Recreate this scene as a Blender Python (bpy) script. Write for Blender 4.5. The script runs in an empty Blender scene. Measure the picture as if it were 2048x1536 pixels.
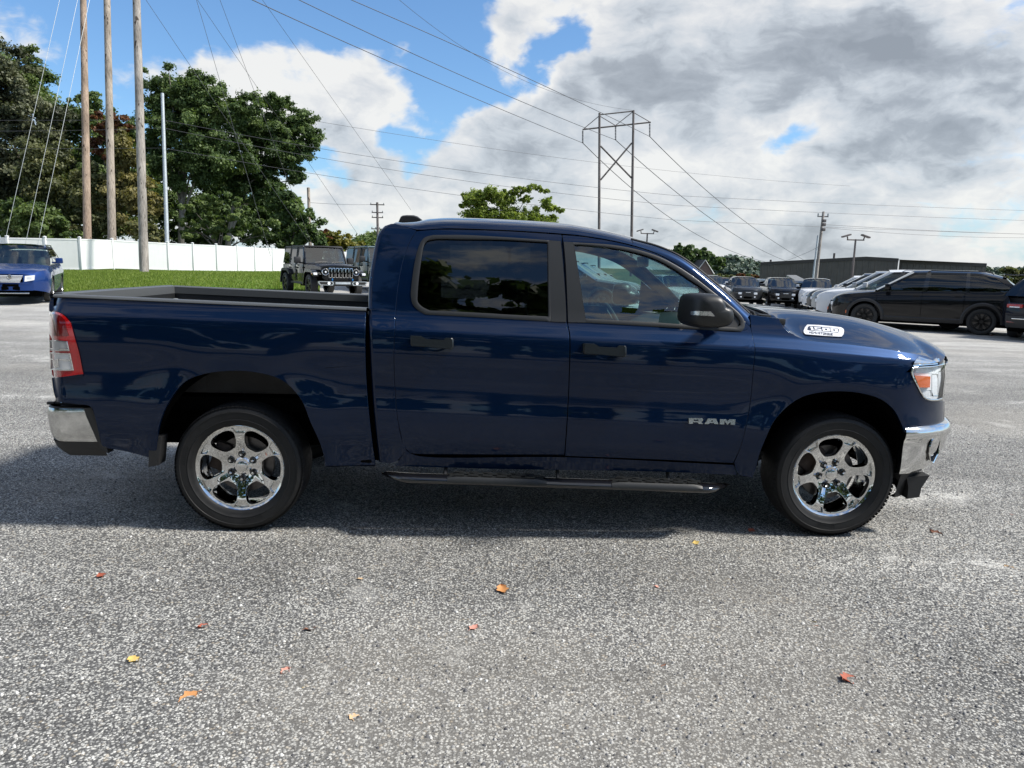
import bpy, bmesh, math, random
import numpy as np
from mathutils import Vector, Matrix
from mathutils.bvhtree import BVHTree
from mathutils.geometry import tessellate_polygon
random.seed(7); rng=np.random.default_rng(7)
SC=bpy.context.scene; COL=SC.collection
# ---------------- camera ----------------
F_PX=1500.0; CAM_H=1.648; PITCH=math.atan(238/1500); ROLL=0.0267
_f=np.array([0,math.cos(PITCH),-math.sin(PITCH)]); _r0=np.array([1.,0,0]); _u0=np.cross(_r0,_f)
_r=_r0*math.cos(ROLL)+_u0*math.sin(ROLL); _u=np.cross(_r,_f); _o=np.array([0,0,CAM_H])
cd=bpy.data.cameras.new('camera'); cd.sensor_width=36; cd.lens=36*F_PX/2048; cd.clip_end=3000; cd.clip_start=.05
cam=bpy.data.objects.new('camera',cd); COL.objects.link(cam)
cam.matrix_world=Matrix(((_r[0],_u[0],-_f[0],_o[0]),(_r[1],_u[1],-_f[1],_o[1]),(_r[2],_u[2],-_f[2],_o[2]),(0,0,0,1)))
SC.camera=cam
def ray(px,py): return _f+_r*((px-1024)/F_PX)-_u*((py-768)/F_PX)
def at(px,py,d):                      # point in the place seen at a photo position, d metres ahead
    v=_o+ray(px,py)*d; return Vector(v)
# ---------------- light ----------------
SUN_AZ=math.radians(-6); SUN_EL=math.radians(48)      # azimuth from +X towards +Y
sv=Vector((math.cos(SUN_EL)*math.cos(SUN_AZ),math.cos(SUN_EL)*math.sin(SUN_AZ),math.sin(SUN_EL)))
sl=bpy.data.lights.new('sun','SUN'); sl.energy=4.6; sl.angle=math.radians(8); sl.color=(1,.95,.87)
so=bpy.data.objects.new('sun',sl); COL.objects.link(so); so.rotation_euler=sv.to_track_quat('Z','Y').to_euler()
SC.view_settings.view_transform='Standard'; SC.view_settings.look='None'; SC.view_settings.gamma=1; SC.view_settings.exposure=0.46
SC.view_settings.use_curve_mapping=False
W=bpy.data.worlds.new('World'); SC.world=W; W.use_nodes=True; nt=W.node_tree; nt.nodes.clear()
class N:                              # tiny node helper
    def __init__(s,nt): s.nt=nt
    def n(s,t,**k):
        x=s.nt.nodes.new(t)
        for a,b in k.items(): setattr(x,a,b)
        return x
    def set(s,sock,v):
        if hasattr(v,'node'): s.nt.links.new(v,sock)
        else: sock.default_value=v
    def m(s,op,a,b=None,c=None,clamp=False):
        x=s.n('ShaderNodeMath',operation=op,use_clamp=clamp); s.set(x.inputs[0],a)
        if b is not None: s.set(x.inputs[1],b)
        if c is not None: s.set(x.inputs[2],c)
        return x.outputs[0]
    def vm(s,op,a,b=None,out=0,scale=None):
        x=s.n('ShaderNodeVectorMath',operation=op); s.set(x.inputs[0],a)
        if b is not None: s.set(x.inputs[1],b)
        if scale is not None: s.set(x.inputs['Scale'],scale)
        return x.outputs[out]
    def noise(s,vec,scale,detail=4,rough=.5,dist=0,dim='3D'):
        x=s.n('ShaderNodeTexNoise',noise_dimensions=dim); s.set(x.inputs['Vector'],vec); x.inputs['Scale'].default_value=scale
        x.inputs['Detail'].default_value=detail; x.inputs['Roughness'].default_value=rough; x.inputs['Distortion'].default_value=dist
        return x
    def mr(s,v,a,b,c=0,d=1,interp='SMOOTHSTEP'):
        x=s.n('ShaderNodeMapRange',interpolation_type=interp); s.set(x.inputs[0],v)
        for i,q in enumerate((a,b,c,d)): x.inputs[1+i].default_value=q
        return x.outputs[0]
    def mix(s,f,a,b,blend='MIX'):
        x=s.n('ShaderNodeMix',data_type='RGBA',blend_type=blend); s.set(x.inputs[0],f); s.set(x.inputs[6],a); s.set(x.inputs[7],b); return x.outputs[2]
    def ramp(s,f,stops,interp='LINEAR'):
        x=s.n('ShaderNodeValToRGB'); s.set(x.inputs[0],f); r=x.color_ramp; r.interpolation=interp
        while len(r.elements)<len(stops): r.elements.new(.5)
        for e,(p,c) in zip(r.elements,stops): e.position=p; e.color=c if len(c)==4 else (*c,1)
        return x.outputs[0]
w=N(nt)
sky=w.n('ShaderNodeTexSky',sky_type='NISHITA',sun_disc=False,sun_elevation=SUN_EL,sun_rotation=math.pi/2-SUN_AZ,dust_density=.6,ozone_density=1.6,air_density=1.0)
tc=w.n('ShaderNodeTexCoord').outputs['Generated']
sep=w.n('ShaderNodeSeparateXYZ'); w.set(sep.inputs[0],tc)
zz=w.m('MAXIMUM',sep.outputs[2],0.0); den=w.m('ADD',zz,.16)
cmb=w.n('ShaderNodeCombineXYZ'); w.set(cmb.inputs[0],w.m('DIVIDE',sep.outputs[0],den)); w.set(cmb.inputs[1],w.m('DIVIDE',sep.outputs[1],den)); cmb.inputs[2].default_value=1.7
pl=cmb.outputs[0]                      # cloud-deck plane coordinates
def blob(px,py,sx,sy,ang):             # soft cloud bank / clearing seen in one direction of the sky
    d=Vector(ray(px,py)).normalized(); ax=Vector((d.y,-d.x,0)).normalized(); up=ax.cross(d)
    a=math.radians(ang); A=(ax*math.cos(a)+up*math.sin(a))/math.atan(sx/1500); B=(-ax*math.sin(a)+up*math.cos(a))/math.atan(sy/1500)
    v=w.vm('SUBTRACT',tc,tuple(d)); q=w.m('ADD',w.m('POWER',w.m('ABSOLUTE',w.vm('DOT_PRODUCT',v,tuple(A),out=1)),2),w.m('POWER',w.m('ABSOLUTE',w.vm('DOT_PRODUCT',v,tuple(B),out=1)),2))
    return w.m('EXPONENT',w.m('MULTIPLY',q,-1))
tq=w.vm('MULTIPLY',tc,(1,1,1.9))
warp=w.noise(tq,4.5,4,.6); wv=w.vm('SCALE',w.vm('SUBTRACT',warp.outputs['Color'],(.5,.5,.5)),scale=.13)
tw=w.vm('ADD',tq,wv)
fb=w.noise(w.vm('ADD',tw,(3.1,1.2,.4)),3.6,9,.56).outputs[0]
fine=w.noise(w.vm('ADD',tw,(.6,4.2,1.9)),11,9,.60).outputs[0]
bil=w.noise(w.vm('ADD',tw,(5.6,2.2,7.9)),7,6,.55).outputs[0]
bil=w.m('SUBTRACT',1,w.m('ABSOLUTE',w.m('MULTIPLY',w.m('SUBTRACT',bil,.5),5)))
tb=w.vm('ADD',tc,w.vm('SCALE',w.vm('SUBTRACT',w.noise(tc,9,4,.6).outputs['Color'],(.5,.5,.5)),scale=.11))
def blob(px,py,sx,sy,ang):             # soft cloud bank / clearing seen in one direction of the sky
    d=Vector(ray(px,py)).normalized(); ax=Vector((d.y,-d.x,0)).normalized(); up=ax.cross(d)
    a=math.radians(ang); A=(ax*math.cos(a)+up*math.sin(a))/math.atan(sx/1500); B=(-ax*math.sin(a)+up*math.cos(a))/math.atan(sy/1500)
    v=w.vm('SUBTRACT',tb,tuple(d)); q=w.m('ADD',w.m('POWER',w.m('ABSOLUTE',w.vm('DOT_PRODUCT',v,tuple(A),out=1)),2),w.m('POWER',w.m('ABSOLUTE',w.vm('DOT_PRODUCT',v,tuple(B),out=1)),2))
    return w.m('EXPONENT',w.m('MULTIPLY',q,-1))
cov=w.m('ADD',w.m('ADD',w.m('MULTIPLY',w.m('SUBTRACT',fb,.5),.9),w.m('MULTIPLY',w.m('SUBTRACT',fine,.5),.9)),w.m('MULTIPLY',bil,.05))
G=[(1600,170,480,190,-4,.50),(1250,120,230,80,25,.25),(1130,300,330,100,22,.42),(700,225,180,75,10,.36),(420,125,110,45,10,.30),(1010,45,130,60,35,.42),(1500,430,700,110,0,.13),(820,400,230,60,0,.14),(60,75,60,30,0,.15),
   (560,15,330,75,0,-.45),(1070,150,120,38,32,-.46),(935,190,40,85,-35,-.45),(830,325,55,30,0,-.30),(900,60,60,60,0,-.2),(880,140,50,110,-35,-.40),(250,160,110,170,0,-.22),(1585,262,85,36,0,-.52),(1300,232,60,22,-25,-.28),(815,285,70,22,0,-.42),(1170,90,40,35,30,-.25),(650,345,80,26,0,-.28),(930,300,30,60,-30,-.15),(1900,480,120,20,0,-.15),(1330,330,70,20,0,-.15),(1100,330,60,18,0,-.1)]
for px,py,sx,sy,an,k in G: cov=w.m('ADD',cov,w.m('MULTIPLY',blob(px,py,sx,sy,an),k))
hz=w.mr(sep.outputs[2],.0,.16,.04,0); cov=w.m('ADD',cov,hz)
mask=w.mr(cov,-.05,.20)
dens=w.mr(cov,.06,.75)
sh=w.noise(w.vm('ADD',tw,(8.2,.3,5.5)),5.5,8,.58).outputs[0]
sh2=w.noise(w.vm('ADD',tw,(1.2,6.3,2.5)),15,6,.6).outputs[0]
dark=0
for px,py,sx,sy,an,k in [(1850,130,270,85,-8,1.0),(1620,150,120,50,20,.30),(1600,370,330,45,10,.55),(1000,250,230,60,26,.50),(1130,290,140,40,10,.35),(1240,190,90,40,0,.2),(690,285,110,25,0,.30),(1260,15,90,30,0,.65),(960,110,50,25,-30,.25),(1750,290,90,40,0,.3),(2030,220,50,40,0,.8),(1450,470,300,25,0,.2),(720,350,60,20,0,.4)]:
    b=w.m('MULTIPLY',blob(px,py,sx,sy,an),k); dark=b if dark==0 else w.m('ADD',dark,b)
shade=w.m('ADD',w.m('MULTIPLY',dark,.56),w.m('MULTIPLY',w.m('SUBTRACT',sh,.51),2.0)); shade=w.m('ADD',shade,w.m('MULTIPLY',w.m('SUBTRACT',sh2,.5),1.1))
shade=w.m('ADD',shade,w.m('SUBTRACT',w.m('MULTIPLY',dens,.42),.04)); shade=w.m('ADD',shade,w.mr(sep.outputs[2],0,.17,.17,0)); shade=w.m('MINIMUM',w.m('MAXIMUM',shade,0),1)
ccol=w.ramp(shade,[(0,(6.7,6.65,6.45)),(.24,(5.6,5.7,5.8)),(.46,(4.5,4.8,5.1)),(.7,(3.1,3.35,3.65)),(1,(2.3,2.5,2.75))])
sk=w.vm('MULTIPLY',sky.outputs[0],(.78,1.04,1.26))
low=w.mr(sep.outputs[2],0,.13,.60,0); sk2=w.mix(low,sk,(3.6,4.9,5.9,1))
full=w.mix(w.m('MULTIPLY',mask,.93),sk2,ccol)
bg=w.n('ShaderNodeBackground'); w.set(bg.inputs[0],full); bg.inputs[1].default_value=.10
wo=w.n('ShaderNodeOutputWorld'); nt.links.new(bg.outputs[0],wo.inputs[0])
SC.render.engine='CYCLES'
SC.cycles.max_bounces=8; SC.cycles.transparent_max_bounces=16; SC.cycles.glossy_bounces=5; SC.cycles.diffuse_bounces=3
SC.cycles.caustics_reflective=False; SC.cycles.caustics_refractive=False; SC.cycles.sample_clamp_indirect=6
# ---------------- materials ----------------
def mat(name,base,rough=.5,metal=0,coat=0,crough=.03,spec=.5,**k):
    m=bpy.data.materials.new(name); m.use_nodes=True; b=m.node_tree.nodes['Principled BSDF']
    b.inputs['Base Color'].default_value=(*base,1); b.inputs['Roughness'].default_value=rough; b.inputs['Metallic'].default_value=metal
    b.inputs['Coat Weight'].default_value=coat; b.inputs['Coat Roughness'].default_value=crough; b.inputs['Specular IOR Level'].default_value=spec
    for a,v in k.items(): b.inputs[a.replace('_',' ')].default_value=v
    return m
def grain(m,scale=60,amt=.15,bump=0,rough=None,coord='Object',stretch=(1,1,1),big=None):   # uneven tone, relief and gloss on a plain material
    g=N(m.node_tree); b=m.node_tree.nodes['Principled BSDF']; c=g.n('ShaderNodeTexCoord').outputs[coord]
    c=g.vm('MULTIPLY',c,stretch); n=g.noise(c,scale,5,.6)
    base=tuple(b.inputs['Base Color'].default_value); f=g.mr(n.outputs[0],.3,.7,1-amt,1+amt,'LINEAR')
    if big: n2=g.noise(c,big[0],3,.55); f=g.m('MULTIPLY',f,g.mr(n2.outputs[0],.3,.7,1-big[1],1+big[1],'LINEAR'))
    g.set(b.inputs['Base Color'],g.vm('SCALE',base[:3],scale=f))
    if bump:
        bp=g.n('ShaderNodeBump'); bp.inputs['Strength'].default_value=1; bp.inputs['Distance'].default_value=bump; g.set(bp.inputs['Height'],n.outputs[0]); g.set(b.inputs['Normal'],bp.outputs[0])
    if rough: g.set(b.inputs['Roughness'],g.mr(n.outputs[0],.3,.7,rough[0],rough[1],'LINEAR'))
    return m
def paintmat(name,col,flake=.5,dust=.25,wav=.0006):
    m=mat(name,col,.42,flake,1.0,.04,.1); m.node_tree.nodes['Principled BSDF'].inputs['Coat IOR'].default_value=1.37; g=N(m.node_tree); b=m.node_tree.nodes['Principled BSDF']; c=g.n('ShaderNodeTexCoord').outputs['Object']
    sp=g.n('ShaderNodeSeparateXYZ'); g.set(sp.inputs[0],c)
    n=g.noise(c,5,6,.65); n2=g.noise(c,180,3,.6); n3=g.noise(c,2.2,2,.5)
    lowd=g.mr(sp.outputs[2],.95,.35,0,1)
    du=g.m('MULTIPLY',g.m('ADD',g.m('MULTIPLY',lowd,.8),.04),g.m('MULTIPLY',g.mr(n.outputs[0],.35,.75),g.mr(n2.outputs[0],.3,.75))); du=g.m('MULTIPLY',du,dust)
    g.set(b.inputs['Base Color'],g.mix(du,(*col,1),(.10,.10,.095,1))); g.set(b.inputs['Coat Roughness'],g.m('ADD',g.m('MULTIPLY',du,.5),.034))
    g.set(b.inputs['Metallic'],g.m('SUBTRACT',flake,g.m('MULTIPLY',du,flake)))
    bp=g.n('ShaderNodeBump'); bp.inputs['Distance'].default_value=wav; bp.inputs['Strength'].default_value=1
    g.set(bp.inputs['Height'],g.m('ADD',g.m('MULTIPLY',n3.outputs[0],6),0)); g.set(b.inputs['Coat Normal'],bp.outputs[0])
    return m
def glassmat(name,tint,refl=1.0,rough=0.0,ior=1.5):
    m=bpy.data.materials.new(name); m.use_nodes=True; t=m.node_tree; t.nodes.clear(); g=N(t)
    geo=g.n('ShaderNodeNewGeometry'); cs=g.m('ABSOLUTE',g.vm('DOT_PRODUCT',geo.outputs['Normal'],geo.outputs['Incoming'],out=1))
    a=g.m('MULTIPLY',g.m('ADD',g.m('MULTIPLY',g.m('POWER',g.m('SUBTRACT',1,cs),5),.94),.058),refl,clamp=True)
    tr=g.n('ShaderNodeBsdfTransparent'); tr.inputs[0].default_value=(*tint,1); gl=g.n('ShaderNodeBsdfGlossy'); gl.inputs['Roughness'].default_value=rough
    mx=g.n('ShaderNodeMixShader'); g.set(mx.inputs[0],a); t.links.new(tr.outputs[0],mx.inputs[1]); t.links.new(gl.outputs[0],mx.inputs[2])
    o=g.n('ShaderNodeOutputMaterial'); t.links.new(mx.outputs[0],o.inputs[0]); return m
MT={}
MT['paint']=paintmat('blue_paint',(.0014,.0118,.0420),.80,.02,.0002)
MT['chrome']=grain(mat('chrome',(.69,.69,.68),.05,1),30,.05,rough=(.02,.06),big=(3,.04))
MT['chrome_dusty']=grain(mat('dusty_chrome',(.55,.55,.54),.10,1),22,.14,.0006,rough=(.05,.20),big=(6,.12))
MT['alu']=grain(mat('silver_badge',(.62,.63,.64),.22,1),60,.06)
MT['black']=grain(mat('black_plastic',(.016,.016,.017),.50),400,.2,.0002,rough=(.42,.6))
MT['trim']=grain(mat('satin_trim',(.012,.013,.0135),.42),300,.15,rough=(.36,.5))
MT['cap']=grain(mat('cap_plastic',(.075,.08,.083),.36),300,.12,rough=(.3,.44))
MT['gloss']=mat('gloss_black',(.006,.006,.007),.08,0,1)
MT['handle']=grain(mat('handle_plastic',(.010,.014,.017),.35,spec=.4),500,.12,.0001)
MT['dark']=mat('dark_cavity',(.0015,.0015,.0015),.95,spec=.02)
MT['liner']=grain(mat('wheelhouse_liner',(.0018,.0018,.0018),.9,spec=.06),30,.4,.002)
MT['bedliner']=grain(mat('bed_liner',(.016,.016,.017),.7),120,.25,.001)
MT['rubber']=grain(mat('tyre_rubber',(.0125,.0125,.013),.62,spec=.35),40,.25,.0004,rough=(.5,.75),big=(5,.25))
MT['glass']=glassmat('window_glass',(.56,.76,.75),1.9)
MT['tint']=glassmat('privacy_glass',(.085,.10,.11),1.25)
MT['clear']=glassmat('clear_lens',(.93,.95,.96),1.3)
MT['cabin']=grain(mat('cabin_trim',(.030,.031,.033),.7),90,.2)
MT['seat']=grain(mat('seat_cloth',(.045,.046,.048),.85),200,.25,.001)
MT['headliner']=grain(mat('headliner',(.30,.30,.29),.9),100,.08)
MT['red']=mat('red_lens',(.42,.004,.006),.12,0,1,Transmission_Weight=.15)
MT['reddark']=mat('dark_red_lens',(.13,.002,.004),.15,0,1)
MT['amber']=mat('amber_lens',(.80,.14,.012),.15,0,1)
MT['lampin']=grain(mat('lamp_reflector',(.88,.90,.92),.25,.0),70,.1,.0006,rough=(.08,.3))
MT['white']=mat('white_decal',(.72,.73,.75),.3,0,.6)
MT['ink']=mat('black_decal',(.012,.012,.02),.35,0,.5)
MT['lampin2']=mat('reverse_reflector',(.66,.66,.65),.2,.1,.8)
MT['revl']=mat('clear_reverse_lens',(.42,.42,.42),.15,.2,.6)
MT['disc']=grain(mat('brake_disc',(.13,.12,.115),.4,.8),40,.2)
MT['rust']=grain(mat('brake_iron',(.05,.035,.028),.7,.3),30,.4)
MT['steel']=grain(mat('galvanised_steel',(.42,.46,.48),.55,.35),9,.2)
# ---------------- mesh builder ----------------
def tag(o,label=None,cat=None,group=None,kind=None):
    if label: o['label']=label
    if cat: o['category']=cat
    if group: o['group']=group
    if kind: o['kind']=kind
    return o
def empty(name,loc=(0,0,0),rz=0,label=None,cat=None,group=None):
    o=bpy.data.objects.new(name,None); COL.objects.link(o); o.location=loc; o.rotation_euler=(0,0,rz); o.empty_display_size=.2
    return tag(o,label,cat,group)
class M:
    def build_sides(s,name,mats,parent=None,**k):
        out=[]
        for sg in (-1,1):
            m=M(); ids=[i for i,f in enumerate(s.f) if (sum(s.v[q][1] for q in f)>0)==(sg>0)]; mp={}
            for i in ids:
                for q in s.f[i]: mp.setdefault(q,len(mp))
            if not ids: continue
            m.v=[None]*len(mp)
            for q,j in mp.items(): m.v[j]=s.v[q]
            m.f=[[mp[q] for q in s.f[i]] for i in ids]; m.mi=[0]*len(ids); out.append(m.build(name,mats,parent,**k))
        return out[0]
    def __init__(s): s.v=[]; s.f=[]; s.nm={}; s.mi=[]; s.cur=0
    def add(s,vs,fs,flip=False):
        b=len(s.v); s.v+= [tuple(map(float,p)) for p in vs]
        for f in fs: s.f.append([b+i for i in (reversed(f) if flip else f)]); s.mi.append(s.cur)
        return b
    def grid(s,P,flip=False,nrm=None,closed=False):
        P=np.asarray(P,float); a,b=P.shape[:2]; base=s.add(P.reshape(-1,3),[])
        bb=b if closed else b-1
        for i in range(a-1):
            for j in range(bb):
                j2=(j+1)%b; q=[base+i*b+j,base+i*b+j2,base+(i+1)*b+j2,base+(i+1)*b+j]
                s.f.append(q[::-1] if flip else q); s.mi.append(s.cur)
        if nrm is not None:
            for k,n in enumerate(np.asarray(nrm).reshape(-1,3)): s.nm[base+k]=n
        return base
    def box(s,x0,x1,y0,y1,z0,z1,bev=0,R=None):
        if bev<=0:
            v=[(x,y,z) for x in(x0,x1) for y in(y0,y1) for z in(z0,z1)]; f=[(0,1,3,2),(4,6,7,5),(0,4,5,1),(2,3,7,6),(0,2,6,4),(1,5,7,3)]
        else:
            bm=bmesh.new(); bmesh.ops.create_cube(bm,size=1)
            for q in bm.verts: q.co=((x0+x1)/2+q.co.x*(x1-x0),(y0+y1)/2+q.co.y*(y1-y0),(z0+z1)/2+q.co.z*(z1-z0))
            bmesh.ops.bevel(bm,geom=bm.edges[:],offset=bev,segments=2,affect='EDGES',profile=.6); bm.verts.index_update()
            v=[tuple(q.co) for q in bm.verts]; f=[[q.index for q in g.verts] for g in bm.faces]; bm.free()
        if R is not None: v=[tuple(R@Vector(q)) for q in v]
        s.add(v,f)
    def tube(s,P,r,n=8,cap=True,sq=1):
        P=[Vector(p) for p in P]; rr=r if hasattr(r,'__len__') else [r]*len(P); rings=[]; last=None
        for i,p in enumerate(P):
            t=(P[min(i+1,len(P)-1)]-P[max(i-1,0)]).normalized()
            a=t.cross(Vector((0,0,1))) if last is None else last-t*last.dot(t)
            if a.length<1e-4: a=t.cross(Vector((0,1,0)))
            a.normalize(); last=a; b=t.cross(a)
            rings.append([p+(a*math.cos(2*math.pi*k/n)+b*math.sin(2*math.pi*k/n)*sq)*rr[i] for k in range(n)])
        base=s.grid([[tuple(q) for q in g] for g in rings],closed=True)
        if cap: s.f.append([base+k for k in range(n)]); s.mi.append(s.cur); e=base+(len(P)-1)*n; s.f.append([e+k for k in reversed(range(n))]); s.mi.append(s.cur)
    def lathe(s,prof,n=48,axis='y',c=(0,0,0)):   # prof: (radius, along)
        rings=[]
        for r,a in prof:
            g=[]
            for k in range(n):
                q=2*math.pi*k/n; x,z=r*math.cos(q),r*math.sin(q)
                g.append({'y':(c[0]+x,c[1]+a,c[2]+z),'z':(c[0]+x,c[1]+z,c[2]+a),'x':(c[0]+a,c[1]+x,c[2]+z)}[axis])
            rings.append(g)
        s.grid(rings,closed=True)
    def prism(s,poly,a,b,axis='y'):   # poly of 2D points extruded a..b
        n=len(poly); g={'y':lambda p,t:(p[0],t,p[1]),'z':lambda p,t:(p[0],p[1],t),'x':lambda p,t:(t,p[0],p[1])}[axis]
        s.add([g(p,a) for p in poly]+[g(p,b) for p in poly],[[i,(i+1)%n,n+(i+1)%n,n+i] for i in range(n)]+[list(range(n))[::-1],[n+i for i in range(n)]])
    def build(s,name,mats,parent=None,sharp=35,loc=None,fixn=True):
        me=bpy.data.meshes.new(name); me.from_pydata(s.v,[],s.f)
        for mm in (mats if isinstance(mats,(list,tuple)) else [mats]): me.materials.append(MT[mm] if isinstance(mm,str) else mm)
        if any(s.mi): me.polygons.foreach_set('material_index',s.mi)
        if fixn and not s.nm:
            bm=bmesh.new(); bm.from_mesh(me); bmesh.ops.recalc_face_normals(bm,faces=bm.faces); bm.to_mesh(me); bm.free()
        me.polygons.foreach_set('use_smooth',[True]*len(me.polygons))
        if s.nm:
            nn=[(0,0,0)]*len(me.vertices)
            me.update()
            for k,v in s.nm.items(): nn[k]=tuple(v)
            me.normals_split_custom_set_from_vertices(nn)
        elif sharp: me.set_sharp_from_angle(angle=math.radians(sharp))
        me.update(); o=bpy.data.objects.new(name,me); COL.objects.link(o)
        if parent: o.parent=parent
        if loc: o.location=loc
        return o
def link_copy(o,parent=None,**k):
    c=o.copy(); COL.objects.link(c)
    if parent: c.parent=parent
    for a,v in k.items(): setattr(c,a,v)
    return c
def copy_tree(o,parent=None):
    c=o.copy(); COL.objects.link(c)
    if parent: c.parent=parent
    for ch in [q for q in o.children]: copy_tree(ch,c)
    return c
def pchip(X,Y):
    X=np.array(X,float);Y=np.array(Y,float);h=np.diff(X);d=np.diff(Y)/h;m=np.zeros(len(X))
    for i in range(1,len(X)-1):
        if d[i-1]*d[i]>0: a=2*h[i]+h[i-1];b=h[i]+2*h[i-1];m[i]=(a+b)/(a/d[i-1]+b/d[i])
    m[0]=d[0];m[-1]=d[-1]
    def f(x):
        x=np.asarray(x,float); k=np.clip(np.searchsorted(X,x)-1,0,len(h)-1); t=np.clip((x-X[k])/h[k],-.5,1.5)
        return (1+2*t)*(1-t)**2*Y[k]+t*(1-t)**2*h[k]*m[k]+t*t*(3-2*t)*Y[k+1]+t*t*(t-1)*h[k]*m[k+1]
    return f
def crv(pts,n,smooth=True):           # resample a polyline evenly, Catmull-Rom smoothed
    P=np.array(pts,float)
    if smooth and len(P)>2:
        Q=np.vstack([2*P[0]-P[1],P,2*P[-1]-P[-2]]); o=[]
        for i in range(1,len(Q)-2):
            a,b,c,d=Q[i-1:i+3]; l0,l1,l2=[max(np.linalg.norm(v)**.5,1e-6) for v in (b-a,c-b,d-c)]
            m1=(c-b)+l1*((b-a)/l0-(c-a)/(l0+l1)); m2=(c-b)+l1*((d-c)/l2-(d-b)/(l1+l2))
            for t in np.linspace(0,1,12,endpoint=False): o.append((1+2*t)*(1-t)**2*b+t*(1-t)**2*m1+t*t*(3-2*t)*c+t*t*(t-1)*m2)
        o.append(P[-1]); P=np.array(o)
    L=np.r_[0,np.cumsum(np.linalg.norm(np.diff(P,axis=0),axis=1))]; s=np.linspace(0,L[-1],n)
    return np.stack([np.interp(s,L,P[:,k]) for k in range(P.shape[1])],1)
def coons(top,right,bot,left,nu,nv,smooth=True):   # all left->right / top->bottom
    T=crv(top,nu,smooth);B=crv(bot,nu,smooth);L=crv(left,nv,smooth);R=crv(right,nv,smooth)
    u=np.linspace(0,1,nu)[None,:,None];v=np.linspace(0,1,nv)[:,None,None]
    return (1-v)*T[None]+v*B[None]+(1-u)*L[:,None]+u*R[:,None]-((1-u)*(1-v)*T[0]+u*(1-v)*T[-1]+(1-u)*v*B[0]+u*v*B[-1])
# ---------------- the blue pickup ----------------
TX,TY,TA=-1.677,5.335,0.0492
truck=empty('pickup_truck',(TX,TY,0),TA,'dark blue crew cab pickup truck parked side-on in the foreground, chrome wheels and open bed','pickup truck')
_c,_s=math.cos(TA),math.sin(TA)
def tol(v): v=np.asarray(v,float); return np.stack([_c*v[...,0]+_s*v[...,1],-_s*v[...,0]+_c*v[...,1],v[...,2]],-1)
OL=tol(_o-np.array([TX,TY,0]))
def rayl(P):
    P=np.asarray(P,float); d=_f+_r*((P[...,0:1]-1024)/F_PX)-_u*((P[...,1:2]-768)/F_PX); return tol(d)
_zc=pchip([-1.3,-.936,.3,1.0,1.96,3.054,3.7,4.114,4.7],[1.318,1.316,1.297,1.275,1.246,1.217,1.183,1.151,1.10])
_sec=pchip([-1.1,-.80,-.64,-.53,-.42,-.32,-.18,-.08,-.02,0.0,.045,.09,.20,.35,.50,.60,.72],
           [.940,.972,.996,1.001,.990,.985,.990,.984,.972,.955,.915,.895,.862,.816,.766,.727,.64])
_am=pchip([.2,.40,.50,.58,.66,.70,.90,1.10,1.16,1.4],[.50,.55,.64,.70,.705,.695,.668,.645,.60,.5])
def Ysurf(x,z):
    y=_sec(np.clip(z-_zc(x),-1.1,.72))
    for xc,a,b,zc,k in ((0,.50,.60,.40,.014),(3.655,.50,.56,.385,.020)):
        q=np.sqrt(((x-xc)/a)**2+((z-zc)/b)**2); y=y+k*np.exp(-((q-1.0)/.30)**2)*(z>.1)
        pass
    t=np.clip((-.97-x)/.13,0,1.2); y=y*(1-.15*t**2.5)
    a=_am(z); d=np.clip((x-3.95)/a,0,.9999); y=y*np.where(x>3.95,(1-d**2.5)**(1/2.5),1)
    return y
def march(P,off=0.0):                 # photo outline -> point on the truck's side skin
    P=np.asarray(P,float); D=rayl(P); lo=(-1.35-OL[1])/D[...,1]; hi=(-.30-OL[1])/D[...,1]
    T=np.linspace(0,1,70); best=None; ts=lo[...,None]+(hi-lo)[...,None]*T; X=OL[0]+D[...,0:1]*ts;Y=OL[1]+D[...,1:2]*ts;Z=OL[2]+D[...,2:3]*ts
    g=-Y-(Ysurf(X,Z)+off); inside=g<0; k=np.where(inside.any(-1),inside.argmax(-1),g.argmin(-1)); miss=~inside.any(-1)
    kk=np.maximum(k,1); a=np.take_along_axis(ts,(kk-1)[...,None],-1)[...,0]; b=np.take_along_axis(ts,kk[...,None],-1)[...,0]
    for _ in range(22):
        m=(a+b)/2; x=OL[0]+D[...,0]*m;y=OL[1]+D[...,1]*m;z=OL[2]+D[...,2]*m; ins=(-y-(Ysurf(x,z)+off))<0
        b=np.where(ins,m,b); a=np.where(ins,a,m)
    t=np.where(miss,b,(a+b)/2); return OL+D*t[...,None]
def snrm(Q,off=0):
    Q=np.asarray(Q); e=.004; x,z=Q[...,0],Q[...,2]; gx=(Ysurf(x+e,z)-Ysurf(x-e,z))/(2*e); gz=(Ysurf(x,z+e)-Ysurf(x,z-e))/(2*e)
    n=np.stack([-gx,-np.ones_like(gx),-gz],-1); return n/np.linalg.norm(n,axis=-1,keepdims=True)
def plane(P,Y): P=np.asarray(P,float); D=rayl(P); t=(Y-OL[1])/D[...,1]; return OL+D*t[...,None]
def mirror_part(o,parent=None):
    c=o.copy(); COL.objects.link(c); c.parent=parent or o.parent; c.scale=(1,-1,1)
    for ch in list(o.children):
        d=ch.copy(); COL.objects.link(d); d.parent=c
    return c
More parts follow.
